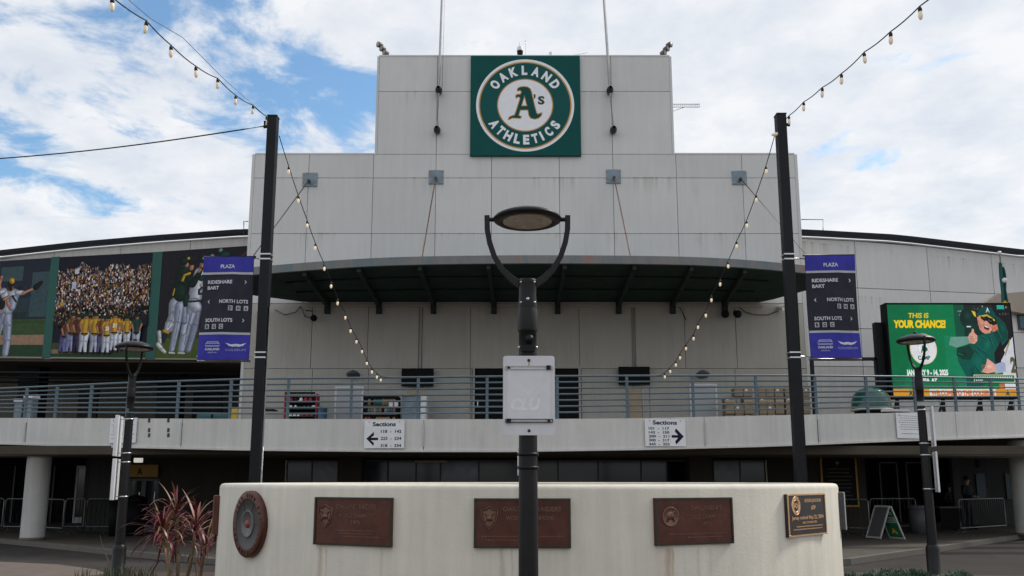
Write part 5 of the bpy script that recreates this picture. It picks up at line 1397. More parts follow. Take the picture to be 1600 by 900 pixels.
for px, lab in ((1133, 'left'), (1151, 'right')):
    c = P(px, 490, WY - .3); t = thing('spotlight', f'round dark spotlight under the canopy at right, {lab} one of the pair', 'lamp', tuple(c), 'dark spotlights under the canopy')
    MB().lathe([(0, -.12), (.08, -.1), (.13, .05), (.13, .1), (0, .1)], c, 16, 0, Vector((-.2 if lab == 'left' else .3, -.8, -.4)).normalized()).build('lamp_head', M['plastic'], t); MB().tube([c, c + Vector((0, .25, .18))], .02, 6).build('arm', M['plastic'], t)
for px, py, lab in ((409, 482, 'left'), (1218, 480, 'right')):
    c = P(px, py, WY - .15); t = thing('siren_box', f'small pale conical wall horn near the {lab} end of the canopy', 'horn', tuple(c), 'pale wall horns')
    MB().lathe([(.04, -.1), (.07, 0), (.12, .14), (.1, .14), (0, .05)], c, 14, 0, Vector((.7 if lab == 'right' else -.7, -.6, -.2)).normalized()).build('horn', M['capwhite'], t); box('bracket', (c.x - .04, c.y, c.z - .05), (c.x + .04, WY - .001, c.z + .05), M['polew'], t)
for px, lab in ((552, 'left'), (1098, 'right')):
    c = P(px, 585, WY - .35); t = thing('wall_fan', f'dark round wall fan above the {lab} white door', 'fan', tuple(c), 'wall fans above the doors')
    MB().lathe([(.0, -.10), (.15, -.08), (.23, 0), (.21, .05), (.15, .07), (0, .08)], c, 24, 0, Vector((0, -.35, -.94)).normalized()).build('cage', M['greyp'], t); MB().tube([c, (c.x, WY, c.z + .05)], .03, 8).build('arm', M['plastic'], t)
cbk = MB()
for s in (((1155, 480), (1165, 488), (1180, 492), (1200, 492), (1215, 486)), ((1055, 474), (1063, 482), (1072, 500)), ((430, 484), (445, 492), (462, 488), (470, 478)), ((470, 480), (476, 494), (488, 498))):
    cbk.tube([P(a, b, WY - .03) for a, b in s], .014, 5)
o = cbk.build('wall_cables', M['cable']); props(o, 'loose dark cables drooping along the wall under the canopy', 'cable', kind='stuff')

# ================================================================ BANNER POLES
PY = 13.0
def pole(px, ptop, lab):
    x = X(px, 466, PY); zt = Z(ptop, PY)
    t = thing('banner_pole', f'tall black square steel pole holding the {lab} wayfinding banner and string lights', 'pole', (x, PY, .02), 'tall square poles')
    box('shaft', (x - .078, PY - .078, .02), (x + .078, PY + .078, zt), M['black'], t, .008); box('base_plate', (x - .2, PY - .2, .015), (x + .2, PY + .2, .04), M['black'], t)
    box('cap', (x - .082, PY - .082, zt), (x + .082, PY + .082, zt + .02), M['black'], t)
    s = -1 if lab == 'left' else 1
    MB().tube([(x + s * .14, PY, zt - .18), (x + s * .14, PY, zt - .06)], .02, 8).box((min(x + s * .09, x + s * .15), PY - .03, zt - .17), (max(x + s * .09, x + s * .15), PY + .03, zt - .14)).build('eye_bolt', M['black'], t)
    for py in (404, 557):
        z = Z(py, PY)
        for dz in (.045, -.035):
            f = MB(); w = .088
            f.box((x - w, PY - w, z + dz), (x + w, PY - .079, z + dz + .022)); f.box((x - w, PY + .079, z + dz), (x + w, PY + w, z + dz + .022)); f.box((x - w, PY - .079, z + dz), (x - .079, PY + .079, z + dz + .022)); f.box((x + .079, PY - .079, z + dz), (x + w, PY + .079, z + dz + .022))
            f.build('clamp_band', M['steel'], t)
        MB().tube([(x + s * .09, PY, z), (x + s * (.22 if lab == 'left' else .25), PY, z), (x + s * 1.02, PY, z)], [.02, .014, .012], 8).build('banner_arm', M['steel'], t)
    return t, x, zt
pL, xL, zL = pole(413, 184, 'left'); pR, xR, zR = pole(1235, 181, 'right')
MB().tube([(xL + .098, PY - .02, .05), (xL + .098, PY - .02, Z(480, PY))], .018, 8).build('upright_tube', M['steel'], pL)  # bright steel tube added as the highlight of the pole's sunlit side
MB().tube([(xR + .098, PY - .02, .05), (xR + .098, PY - .02, Z(440, PY))], .014, 8).build('upright_tube', M['black'], pR)

PUR, CH, GY, LT = (58, 58, 156), (44, 44, 56), (176, 178, 184), (200, 200, 210)
def wayfinding(px0, px1, py0, py1, lab):
    x0, x1 = X(px0, 480, PY), X(px1, 480, PY); z1, z0 = Z(py0, PY), Z(py1, PY); W_, H_ = x1 - x0, z1 - z0
    yf = lambda u, v: PY - .035 + .035 * math.sin(u * 6 + 1 + v * 1.5) * math.sin(math.pi * v) + .004 * math.sin(u * 17 + v * 4)
    t = thing('wayfinding_banner', f'purple and charcoal PLAZA wayfinding banner hanging on the {lab} tall pole', 'banner', ((x0 + x1) / 2, PY, z0), 'purple wayfinding banners')
    n = 32; vs = []; fs = []
    for i in range(n + 1):
        for j in range(n + 1):
            u, v = i / n, j / n; vs.append((x0 + W_ * u, yf(u, v), z1 - H_ * v))
    for i in range(n):
        for j in range(n): a = i * (n + 1) + j; fs.append((a, a + 1, a + n + 2, a + n + 1))
    nv = len(vs); vs += [(a, b + .006, c) for a, b, c in vs]; fs += [tuple(reversed([q + nv for q in f])) for f in fs]
    MB().add(vs, fs, 0, True).build('cloth', mat('banner_cloth', (.03, .03, .05), .75, var=.05), t)
    for v in (0, 1): MB().tube([(x0 - .015, PY - .0, z1 - H_ * v + (-.012 if v else .012)), (x1 + .015, PY - .0, z1 - H_ * v + (-.012 if v else .012))], .02, 8).build('hem_rod', M['steel'] if v else M['black'], t)
    p = Print(lambda u, v, o: Vector((x0 + W_ * u / 80, yf(u / 80, v / 160) - .0012 - o, z1 - H_ * v / 160)), .0009); p.ls = .0012
    p.rect(0, 0, 80, 160, CH, 36, 24).up().rect(0, 0, 80, 24.5, PUR, 36, 5).rect(0, 24.5, 80, 28, GY, 36, 1).rect(0, 118, 80, 121.5, GY, 36, 1).rect(0, 121.5, 80, 160, PUR, 36, 7).up()
    p.text('PLAZA', 40, 18, 5.6, LT, w=23, align='c', bold=.03)
    p.text('RIDESHARE', 9, 42.5, 5.4, LT, w=40, bold=.03); p.text('BART', 9, 51.5, 5.4, LT, w=19, bold=.03)
    p.text('NORTH LOTS', 74, 73, 5.4, LT, w=44, align='r', bold=.03); p.text('SOUTH LOTS', 9, 102, 5.4, LT, w=43, bold=.03)
    def chev(x, y, s): p.poly([(x, y - 3.2), (x + s * 3, y), (x, y + 3.2), (x - s * .2, y + 2.0), (x + s * 1.3, y), (x - s * .2, y - 2.0)][::1], LT)
    chev(68, 40, 1); chev(13.5, 70.5, -1); chev(67, 99.5, 1)
    for k, ch in enumerate('DHA'): x = 45 + k * 11.5; p.rect(x, 77, x + 6.6, 84.5, GY).up().text(ch, x + 3.3, 83.2, 5.0, CH, w=3.8, align='c', bold=.05).up(-1)
    for k, ch in enumerate('BGC'): x = 9 + k * 11.5; p.rect(x, 105.5, x + 6.6, 113, GY).up().text(ch, x + 3.3, 111.7, 5.0, CH, w=3.8, align='c', bold=.05).up(-1)
    # arena roundel and coliseum bowl marks
    LG = (160, 164, 200)
    p.poly(capsule(14, 135, 32, 135, .7), LG); p.poly([(11, 136.5), (14, 132), (32, 132), (35, 136.5), (33, 136.5), (31, 133.5), (15, 133.5), (13, 136.5)], LG); p.poly([(11, 138), (35, 138), (34, 140), (12, 140)], LG); p.text('OAKLAND', 23, 145.4, 3.4, LT, w=23, align='c', bold=.04); p.text('ARENA', 23, 149.8, 2.0, LG, w=15, align='c', bold=.02)
    p.poly([(43, 134), (52, 136.5), (59, 135.5), (66, 136.5), (75, 134), (70, 138.5), (64, 140), (59, 139.3), (54, 140), (48, 138.5)], LT); p.text('COLISEUM', 59, 146.5, 3.2, LG, w=31, align='c', bold=.0)
    p.build('lettering', t)
wayfinding(315, 394, 402.5, 563, 'left'); wayfinding(1261, 1339, 400, 560, 'right')

# ================================================================ STRING LIGHTS
bm1 = MB().lathe([(0, -.088), (.012, -.085), (.022, -.065), (.026, -.042), (.023, -.018), (.015, -.002), (.013, .004)], (0, 0, 0), 12).mesh('bulb_mesh', M['bulb'])
bm2 = MB().lathe([(0, -.095), (.012, -.092), (.023, -.07), (.026, -.045), (.022, -.018), (.018, .004)], (0, 0, 0), 12).mesh('bulb_mesh_day', M['bulb_day'])
sm_ = MB().lathe([(.0, -.0), (.021, -.0), (.022, .035), (.017, .052), (.008, .06), (0, .075)], (0, 0, 0), 10).mesh('socket_mesh', M['cable'])
def string(bulbs, a, b, top, end, lab, m, extra=None, sag=True, sc=1.0):
    """bulb pixels lie in the vertical plane X = a + b*Y"""
    def at(px, py):
        r = (px - 800) / (F * CT - (PY0 - py) * ST); y = a / (r - b); return P(px, py, y)
    pts = [at(*p) for p in bulbs]
    t = thing('string_lights', lab, 'string lights', tuple(pts[0]), 'bistro string lights')
    line = [Vector(top)] + [p + Vector((0, 0, .085 * sc)) for p in pts] + [Vector(end)]
    cp = []
    for p, q in zip(line, line[1:]):
        for k in range(4): f = k / 4; z = p.lerp(q, f); z.z -= .018 * (q - p).length * math.sin(math.pi * f); cp.append(z)
    cp.append(line[-1])
    MB().tube(cp, .0075, 5).build('cable', M['cable'], t)
    if extra:
        wp = [Vector(top).lerp(Vector(end), k / 12) for k in range(13)]
        MB().tube([p + Vector((0, 0, .03 - .0 * k)) for k, p in enumerate(extra)], .004, 5).build('support_wire', M['gcable'], t)
    for p in pts:
        rr = (rnd2.uniform(-.1, .1), rnd2.uniform(-.1, .1), rnd2.uniform(0, 6))
        bo = inst('bulb', m, t, p + Vector((0, 0, .02 * sc)), rr, (sc, sc, sc))
        so = bpy.data.objects.new('socket', sm_); scene.collection.objects.link(so); so.parent = bo
    return pts, line
lower = [(451, 266.6), (466, 312), (480, 351), (492.6, 386), (506.5, 418.5), (517.5, 446), (527.5, 472.5), (539.7, 495), (547.7, 516), (557, 532.7), (565.7, 548), (573, 566.7), (581, 580), (589, 588), (595, 592.7)]
def plane(x0, y0, x1, y1): b = (x1 - x0) / (y1 - y0); return x0 - b * y0, b
a, b = plane(xL + .1, PY, X(607, 590, 20.0), 20.0)
string(lower, a, b, (xL + .11, PY, Z(212, PY)), P(607, 589, 20.0), 'drooping string of lit bulbs from the left tall pole down to the balcony railing', bm1, sc=.9)
lowR = [(1197, 266), (1181.6, 310.8), (1166.7, 351), (1151, 383), (1137.5, 414.6), (1125.4, 442.7), (1111.6, 467.5), (1102.7, 491.7), (1090.7, 510), (1083.7, 527.7), (1072, 543.3), (1062.7, 557.7), (1056, 569), (1047, 579.3), (1038.7, 587.7)]
a, b = plane(xR - .1, PY, X(1029, 588, 20.0), 20.0)
pts, line = string(lowR, a, b, (xR - .11, PY, Z(212, PY)), P(1029, 587, 20.0), 'drooping string of lit bulbs from the right tall pole down to the balcony railing', bm1, sc=.9)
upL = [(416.5, 189), (395, 172), (368, 157), (340, 131), (306, 113), (267, 81), (228, 43), (175, 8), (112, -35), (35, -85)]
a, b = plane(xL - .16, PY, X(175, 8, 7.6), 7.6)
r = (35 - 800) / (F * CT - (PY0 + 85) * ST); ye = a / (r - b); e = P(-30, -135, ye * .93)
string(upL, a, b, (xL - .1, PY, zL - .05), e, 'string of unlit bulbs rising from the left tall pole to the upper left', bm2, sc=.95,
       extra=[Vector((xL - .1, PY, zL - .03)), P(345, 122, a / ((345 - 800) / (F * CT - (PY0 - 122) * ST) - b)), P(285, 62, a / ((285 - 800) / (F * CT - (PY0 - 62) * ST) - b)), P(235, 33, a / ((235 - 800) / (F * CT - (PY0 - 33) * ST) - b)), P(196, 0, a / ((196 - 800) / (F * CT - PY0 * ST) - b)), e + Vector((0, 0, .15))])
upR = [(1233, 188), (1256, 167), (1285, 145), (1315, 124), (1351, 91), (1392, 60), (1438, 21), (1497, -28), (1570, -80)]
a, b = plane(xR + .12, PY, X(1438, 21, 7.9), 7.9)
r = (1570 - 800) / (F * CT - (PY0 + 80) * ST); ye = a / (r - b); e = P(1640, -130, ye * .93)
string(upR, a, b, (xR + .1, PY, zR - .05), e, 'string of unlit bulbs rising from the right tall pole to the upper right', bm2, sc=.95)
# the single bulb pointing sideways at the right pole top
p = P(1216, 209, PY - .05); t = thing('stray_bulb', 'single unlit bulb sticking out sideways from the top of the right tall pole', 'bulb', tuple(p))
bo = inst('bulb', bm2, t, p, (0, R(80), 0), (1.2, 1.2, 1.2)); so = bpy.data.objects.new('socket', sm_); scene.collection.objects.link(so); so.parent = bo
# plain cable to the left
c0 = Vector((xL - .14, PY, Z(197, PY))); c1 = P(-60, 252, 15.0)
o = MB().tube([c0.lerp(c1, k / 16) - Vector((0, 0, .22 * math.sin(math.pi * k / 16) * .35)) for k in range(17)], .011, 6).build('overhead_cable', M['cable'])
props(o, 'plain dark overhead cable running left from the top of the left tall pole', 'cable')

# ================================================================ STREET LAMPS
def street_lamp(px, py, Y, zhead, r, yaw, label, hand=True, base_z=.0, side=False):
    x = X(px, py, Y)
    t = thing('street_lamp', label, 'street lamp', (x, Y, base_z), 'black street lamps with round heads on a yoke')
    zp = zhead - .56                                 # top of the pole
    if side:
        MB().lathe([(r * 1.0, .5), (r * .80, zp - .72)], (x, Y, base_z), 24).build('shaft', M['lampb'], t)
        MB().lathe([(0, 0), (r * 1.7, 0), (r * 1.7, .03), (r * 1.35, .05), (r * 1.35, .50), (r * 1.18, .56), (r, .58)], (x, Y, base_z), 24).build('base_sleeve', M['lampb'], t)
    else:
        MB().lathe([(r * 1.03, .5), (r * .90, zp - .6)], (x, Y, base_z), 32).build('shaft', M['lampb'], t)
        MB().lathe([(0, 0), (r * 1.7, 0), (r * 1.7, .03), (r * 1.3, .05), (r * 1.3, .50), (r, .58)], (x, Y, base_z), 32).build('base_sleeve', M['lampb'], t)
    k = 1.0 if not side else .95
    q = .078 * k if not side else .072
    MB().lathe([(q * .93, zp - .62), (q * .93, zp - .41), (q * 1.03, zp - .405)], (x, Y, base_z), 32).build('access_collar', M['lampb'], t)
    MB().lathe([(q * 1.03, zp - .42), (q * 1.06, zp - .40), (q * 1.06, zp - .25), (q * .98, zp - .235), (q * .98, zp - .225)], (x, Y, base_z), 32).build('sleeve', M['lampb'], t)
    MB().lathe([(q * .98, zp - .235), (q * 1.0, zp - .20), (q * .90, zp - .12), (q * .95, zp - .02), (q * 1.0, zp), (q * .9, zp + .012), (0, zp + .016)], (x, Y, base_z), 32).build('yoke_socket', M['lampb'], t)
    if hand:
        MB().lathe([(.025, 0), (.035, .0), (.035, .045), (.0, .05)], (x + .01, Y - q * .86, base_z + zp - .5), 14, 0, Vector((0, -1, 0))).build('cable_gland', M['black'], t)
        b = MB()
        for dx in (-.055, .055):
            for dz in (-.02, -.19): b.lathe([(0, .01), (.008, .009), (.01, 0)], (x + dx, Y - q * .72, base_z + zp + dz), 8, 0, Vector((dx * 12, -1, 0)).normalized())
            b.lathe([(0, .012), (.01, .01), (.012, 0)], (x + dx * 1.25, Y - q * .5, base_z + zp - .56), 8, 0, Vector((dx * 12, -1, 0)).normalized())
        b.lathe([(0, .010), (.013, .009), (.014, 0)], (x, Y - q * .93, base_z + zp - .165), 10, 0, Vector((0, -1, 0))); b.build('bolt', M['steel'], t, kind='stuff')
        bx = MB().box((x - .05, Y - q - .02, base_z + zp - .60), (x + .05, Y - q * .6, base_z + zp - .55)).build('junction_box', M['black'], t)
    ux, uy = math.cos(yaw), math.sin(yaw)
    for s in (-1, 1):
        prof = [(.06, -.03), (.13, .02), (.21, .10), (.275, .21), (.315, .33), (.335, .44), (.338, .565)]
        m = MB(); vs = []; fs = []
        for i, (a, z) in enumerate(prof):
            a0, z0 = prof[max(0, i - 1)]; a1, z1 = prof[min(len(prof) - 1, i + 1)]; d = Vector((a1 - a0, z1 - z0)).normalized(); nx, nz = -d.y, d.x
            w = .022 if i > 1 else .028
            for (du, dv) in ((-w, -.016), (w, -.016), (w, .016), (-w, .016)):
                aa = (a + nx * du) * s; vs.append((x + ux * aa - uy * dv, Y + uy * aa + ux * dv, base_z + zp + z + nz * du))
        for i in range(len(prof) - 1):
            for j in range(4): fs.append((4 * i + j, 4 * i + (j + 1) % 4, 4 * i + 4 + (j + 1) % 4, 4 * i + 4 + j))
        fs += [(3, 2, 1, 0), tuple(4 * len(prof) - 4 + j for j in range(4))]
        m.add(vs, fs, 0, False)
        m.lathe([(.0, -.03), (.018, -.03), (.018, .05), (0, .05)], (x + ux * .325 * s, Y + uy * .325 * s, base_z + zp + .53), 10, 0, Vector((-ux * s, -uy * s, 0)))
        m.build('yoke_arm', M['lampb'], t, .004)
    zc = base_z + zp + .53; hs = 1.22 if side else 1.0; vz = 1.5 if side else 1.0
    hp = [(0, -.012), (.205, -.012), (.215, -.022), (.262, -.022), (.283, -.008), (.286, .004), (.27, .022), (.21, .05), (.13, .073), (.05, .083), (0, .084)]; h = MB().lathe([(a_ * hs, b_ * vz) for a_, b_ in hp], (x, Y, zc), 56).build('lamp_head', M['lampb'], t)
    ORIG[h.name] = wloc(t)
    l = MB().lathe([(a_ * hs, b_ * vz) for a_, b_ in [(0, -.020), (.085, -.020), (.09, -.024), (.105, -.024), (.11, -.018), (.196, -.018), (.204, -.024), (.206, -.013)]], (x, Y, zc), 48).build('lens', M['lens'], h)
    MB().lathe([(.036, .07 * vz), (.036, .105 * vz), (.03, .112 * vz), (0, .113 * vz)], (x, Y, zc), 16).build('light_sensor', M['black'], h)
    return t, x, zp + base_z
lt, lx, lzp = street_lamp(825, 660, 6.7, Z(343, 6.7) + .03, .078, 0, 'nearest black street lamp in the picture centre with a blank sign on its post')
zsl = Z(545, 15.7)
l2, l2x, _ = street_lamp(197, 720, 15.7, zsl + .05, .088, R(90), 'black street lamp at the left with two narrow white boards', False, side=True)
l3, l3x, _ = street_lamp(1446, 720, 15.7, Z(534, 15.7) + .05, .088, R(90), 'black street lamp at the right in front of the LED screen', False, side=True)
# blank sign on the centre lamp
y = 6.7 - .10; x0, x1 = X(786, 618, y), X(867, 618, y); z1, z0 = Z(556, y), Z(680, y)
t = thing('blank_sign', 'blank frosted white sign panel with rounded corners on the central lamp post', 'sign', ((x0 + x1) / 2, y, z0))
def rrect(x0, y0, x1, y1, r, n=5):
    out = []
    for cx, cy, a0 in ((x1 - r, y1 - r, 0), (x0 + r, y1 - r, 90), (x0 + r, y0 + r, 180), (x1 - r, y0 + r, 270)):
        out += [(cx + r * math.cos(R(a0 + 90 * k / n)), cy + r * math.sin(R(a0 + 90 * k / n))) for k in range(n + 1)]
    return out
MB().prism([(u, v) for u, v in rrect(x0, z0, x1, z1, .022)], (0, y + .004, 0), (1, 0, 0), (0, 0, 1), .004).build('panel', M['acrylic'], t)
zi1, zi0 = Z(575, y), Z(664, y)
MB().box((x0 + .035, y - .0045, zi0 + .03), (x1 - .035, y - .0015, zi1 - .0)).build('inner_sheet', mat('inner_sheet_paint', (.64, .64, .665), .4, var=.06, scale=12), t)
for zz, n in ((Z(577, y), 0), (Z(660, y), 1)):
    f = MB(); f.box((x0 + .018, y - .014, zz - .003), (x1 - .018, y - .006, zz + .003)); f.box((x0 + .018, y - .014, zz + .022), (x1 - .018, y - .006, zz + .027)); f.box((x0 + .018, y - .014, zz + .003), (x0 + .023, y - .006, zz + .022)); f.box((x1 - .023, y - .014, zz + .003), (x1 - .018, y - .006, zz + .022))
    f.build('mounting_rail', M['polew'] if n == 0 else M['edgebronze'], t)
    for k, xx in enumerate((x0 + .045, x1 - .05)):
        big = (n, k) in ((0, 1), (1, 0)); w = .017 if big else .009
        MB().box((xx - w, y - .024, zz + .012 - w), (xx + w, y - .004, zz + .012 + w)).build('clip', M['black'] if big else M['plastic'], t, .002)
xc = (x0 + x1) / 2
for zz in (Z(563, y), Z(673, y)): MB().lathe([(0, .010), (.010, .008), (.013, 0)], (xc + .0, y, zz), 12, 0, Vector((0, -1, 0))).build('bolt', M['edgebronze'], t)
MB().box((xc - .004, y - .0012, Z(572, y)), (xc + .006, y - .0004, Z(565, y))).build('rust_mark', mat('rust_run', (.42, .26, .12), .8, var=.2), t)
g = Print(lambda u, v, o: Vector((u, y - .0048 - o, v)), .0004)
# letters showing faintly through the sheet
vs_ = text2d('CLU', .05, .2)
sc = (x1 - x0) * .58 / (vs_[3] - vs_[2]); g.v = [Vector((x0 + .06 + (a - vs_[2]) * sc, y - .0052, Z(640, y) + b * sc)) for a, b in vs_[0]]; g.f = list(vs_[1]); g.c = [(206, 206, 212)] * len(g.f)
g.build('faded_letters', t, M['ghost'])
for zz in (z0 + .08, z1 - .1): 
    MB().lathe([(.082, 0), (.084, 0), (.084, .02), (.082, .02)], (lx, 6.7, zz), 28).build('strap', M['black'], t)
def edge_board(px, py0, py1, Y, dy, lab, w=.03, yaw=0.0, lampx=None, lampy=None):
    x = X(px, (py0 + py1) / 2, Y); z1, z0 = Z(py0, Y), Z(py1, Y)
    t = thing('post_board', lab, 'sign', (x, Y, z0), 'white boards fixed side-on to lamp posts')
    q = Vector((math.sin(yaw), math.cos(yaw), 0)); n_ = Vector((q.y, -q.x, 0)); c = Vector((x, Y, 0))
    m = MB(); 
    a = c - q * dy / 2 - n_ * w / 2; vs = []
    for z in (z0, z1): vs += [(a + Vector((0, 0, z))), (a + n_ * w + Vector((0, 0, z))), (a + n_ * w + q * dy + Vector((0, 0, z))), (a + q * dy + Vector((0, 0, z)))]
    m.add(vs, [(3, 2, 1, 0), (4, 5, 6, 7), (0, 1, 5, 4), (1, 2, 6, 5), (2, 3, 7, 6), (3, 0, 4, 7)]).build('board', M['whitep'], t, .006)
    if lampx is not None:
        for z in (z0 + .06, z1 - .06):
            MB().tube([(x, Y, z), (lampx, lampy, z)], .010, 6).build('bracket', M['steel'] if lampy > 10 else M['black'], t)
            MB().lathe([(.082, -.012), (.086, -.012), (.086, .012), (.082, .012)], (lampx, lampy, z), 20).build('clamp_band', M['steel'] if lampy > 10 else M['black'], t)
edge_board(811.5, 700, 743, 6.95, .3, 'narrow white board edge behind the central lamp post', .03, 0, lx + 0, 6.7)
edge_board(184.5, 650, 713, 15.7, .50, 'upper white board side-on to the left street lamp', .06, R(-16), l2x, 15.7)
edge_board(180, 717, 781, 15.7, .50, 'lower white board side-on to the left street lamp', .06, R(-16), l2x, 15.7)
edge_board(1457, 636, 698, 15.75, .45, 'upper grey white board side-on to the right street lamp', .03, R(20), l3x, 15.7)
edge_board(1463, 706, 769, 15.75, .45, 'lower grey white board side-on to the right street lamp', .03, R(20), l3x, 15.7)

# ================================================================ MEMORIAL DRUM AND PLAQUES
DCX, DCY, DR = .20, 11.275, 3.875
DZ = Z(757, 7.42)
def dhit(px, py=800):
    u = px - 800.0; dx, dy = u, F * CT - (PY0 - py) * ST
    # ray from (0,0): |t d - c| = R
    A = dx * dx + dy * dy; B = dx * DCX + dy * DCY; Cc = DCX ** 2 + DCY ** 2 - DR ** 2
    disc = B * B - A * Cc
    t = (B - math.sqrt(max(0, disc))) / A
    return Vector((dx * t, dy * t, 0))
def dang(p): return math.atan2(p.x - DCX, DCY - p.y)
runs = []
def run(px, zpy, w, amt):
    p = dhit(px); runs.append((dang(p), w, Z(zpy, p.y), amt))
for px, w, amt in ((503, .010, .7), (597, .006, .3), (512, .004, .5), (785, .007, .7), (800, .004, .4), (1042, .014, .95), (1049, .006, .8), (1088, .006, .4), (1107, .008, .3), (1030, .02, .2)): run(px, 853, w, amt)
run(1262, 838, .02, .18); run(1240, 838, .01, .2)
dm = drum_material(DCX, DCY, runs)
drum = thing('memorial_wall', 'cream painted round concrete memorial drum carrying bronze plaques', 'wall', (DCX, DCY, 0))
MB().lathe([(DR, 0), (DR, DZ - .05), (DR - .006, DZ - .025), (DR - .022, DZ - .007), (DR - .05, DZ), (DR - .22, DZ), (DR - .25, DZ - .01), (DR - .25, 1.2)], (DCX, DCY, 0), 160).build('drum_wall', dm, drum)
MB().lathe([(DR - .26, 1.35), (0, 1.42)], (DCX, DCY, 0), 60).build('planter_soil', M['soil'], drum)
def plaque_frame(pl, pr_, pt, pb, name, label, mface, medge, th=.016, rim=.018, face_in=.006):
    a, b = dhit(pl), dhit(pr_); ym = (a.y + b.y) / 2
    ex = (b - a); w = ex.length; ex.normalize(); n = Vector((ex.y, -ex.x, 0))
    if n.y > 0 and abs(n.y) > .2: n = -n
    mid = (a + b) / 2; out = (mid - Vector((DCX, DCY, 0))).normalized()
    if n.dot(out) < 0: n = -n
    sag = DR - (mid - Vector((DCX, DCY, 0))).length
    y = mid.y
    z1, z0 = Z(pt, y), Z(pb, y)
    t = thing(name, label, 'plaque', (mid.x, mid.y, z0))
    o = mid - ex * w / 2 + n * .003
    def bx(u0, v0, u1, v1, d0, d1):
        m = MB(); vs = [o + ex * u + n * d + Vector((0, 0, z0 + v)) for d in (d0, d1) for u, v in ((u0, v0), (u1, v0), (u1, v1), (u0, v1))]
        return m.add(vs, [(3, 2, 1, 0), (4, 5, 6, 7), (0, 1, 5, 4), (1, 2, 6, 5), (2, 3, 7, 6), (3, 0, 4, 7)])
    H = z1 - z0; top = sag + th
    bx(0, 0, w, H, 0, top - face_in).build('backing', mface, t)
    f = MB()
    for args in ((0, 0, w, rim), (0, H - rim, w, H), (0, rim, rim, H - rim), (w - rim, rim, w, H - rim)):
        q = bx(*args, top - face_in + .0005, top + .002); f.add(q.v, q.f)
    f.build('raised_border', medge, t)
    for uu in (rim * .5 + .004, w - rim * .5 - .004):
        for vv in (rim * .5 + .004, H - rim * .5 - .004): MB().lathe([(0, .007), (.006, .006), (.008, 0)], o + ex * uu + n * (top + .002) + Vector((0, 0, z0 + vv)), 8, 0, n).build('bolt', medge, t)
    face = lambda u, v, d=0.0: o + ex * u + n * (top - face_in + d) + Vector((0, 0, z0 + v))
    return t, face, w, H, ex, n
def shield(t, face, cx, cy, s, ex, n, m):
    pts = [(-1, .85), (-.55, .8), (0, 1.12), (.55, .8), (1, .85), (.95, .1), (.7, -.55), (0, -1.1), (-.7, -.55), (-.95, .1)]
    sm2 = MB(); outer = [face(cx + x * s * .8, cy + y * s, .002) for x, y in pts]; cl = outer + outer[:2]
    sm2.tube(cl, s * .06, 6)
    inner = [(face(cx + x * s * .62, cy + y * s * .8, 0.0), face(cx + x * s * .62, cy + y * s * .8, .004)) for x, y in pts]
    k = len(pts); sm2.add([a for a, _ in inner] + [b for _, b in inner], [tuple(range(k, 2 * k))] + [(i, (i + 1) % k, k + (i + 1) % k, k + i) for i in range(k)])
    c = face(cx, cy - .02 * s, .004)
    sm2.lathe([(s * .30, 0), (s * .26, .01), (s * .12, .018), (0, .02)], c, 16, 0, n)                       # helmeted head, kept generic
    sm2.tube([face(cx - .5 * s, cy - .45 * s, .008), face(cx + .5 * s, cy + .45 * s, .008)], s * .045, 6); sm2.tube([face(cx + .5 * s, cy - .45 * s, .008), face(cx - .5 * s, cy + .45 * s, .008)], s * .045, 6)
    return sm2.build('shield_relief', m, t)
def words(t, face, w, H, ex, rows, m, name='raised_letters', depth=.004):
    for (s, cx, cy, h, ww) in rows:
        relief(s, face(cx * w, cy * H), ex, (0, 0, 1), h * H, depth, ww * w if ww else None).build(name, m, t)
def smallprint(t, face, w, H, rows, m, ex, depth=.003):
    mb = MB(); rr = random.Random(5)
    for (x0, x1, cy, h) in rows:
        x = x0
        while x < x1:
            q = rr.uniform(.012, .03); a0, a1 = x * w, min(x + q, x1) * w
            p = [face(a0, cy * H), face(a1, cy * H), face(a1, (cy + h) * H), face(a0, (cy + h) * H)]; pf = [face(a0, cy * H, depth), face(a1, cy * H, depth), face(a1, (cy + h) * H, depth), face(a0, (cy + h) * H, depth)]
            mb.add(p + pf, [(4, 5, 6, 7), (0, 1, 5, 4), (1, 2, 6, 5), (2, 3, 7, 6), (3, 0, 4, 7)]); x += q + .008
    mb.build('small_print', m, t, kind='stuff')
RB, RB2, EB = M['redbronze'], M['redbronze2'], M['edgebronze']
t, fc, w, H, ex, n = plaque_frame(495.5, 615, 777, 852.5, 'bronze_plaque', 'reddish bronze plaque with a shield, left of centre on the memorial drum', RB, EB)
shield(t, fc, w * .15, H * .60, H * .22, ex, n, RB2); words(t, fc, w, H, ex, [('OAKLAND RAIDERS', .55, .76, .10, .52), ('WORLD CHAMPIONS', .56, .58, .08, .46), ('1976', .56, .44, .08, .12)], RB2); smallprint(t, fc, w, H, [(.28, .80, .30, .025), (.34, .78, .24, .025), (.40, .86, .18, .025)], RB2, ex)
t, fc, w, H, ex, n = plaque_frame(741, 891.5, 778.5, 856, 'bronze_plaque', 'reddish bronze plaque with a shield behind the central lamp post', RB, EB)
shield(t, fc, w * .16, H * .60, H * .21, ex, n, RB2); words(t, fc, w, H, ex, [('OAKLAND RAIDERS', .60, .74, .09, .60), ('WORLD CHAMPIONS', .58, .56, .085, .50)], RB2); smallprint(t, fc, w, H, [(.08, .92, .22, .025), (.12, .5, .15, .02)], RB2, ex)
t, fc, w, H, ex, n = plaque_frame(1020.5, 1141, 777.5, 850.5, 'bronze_plaque', 'reddish bronze plaque with a round medallion, right of centre on the memorial drum', RB, EB)
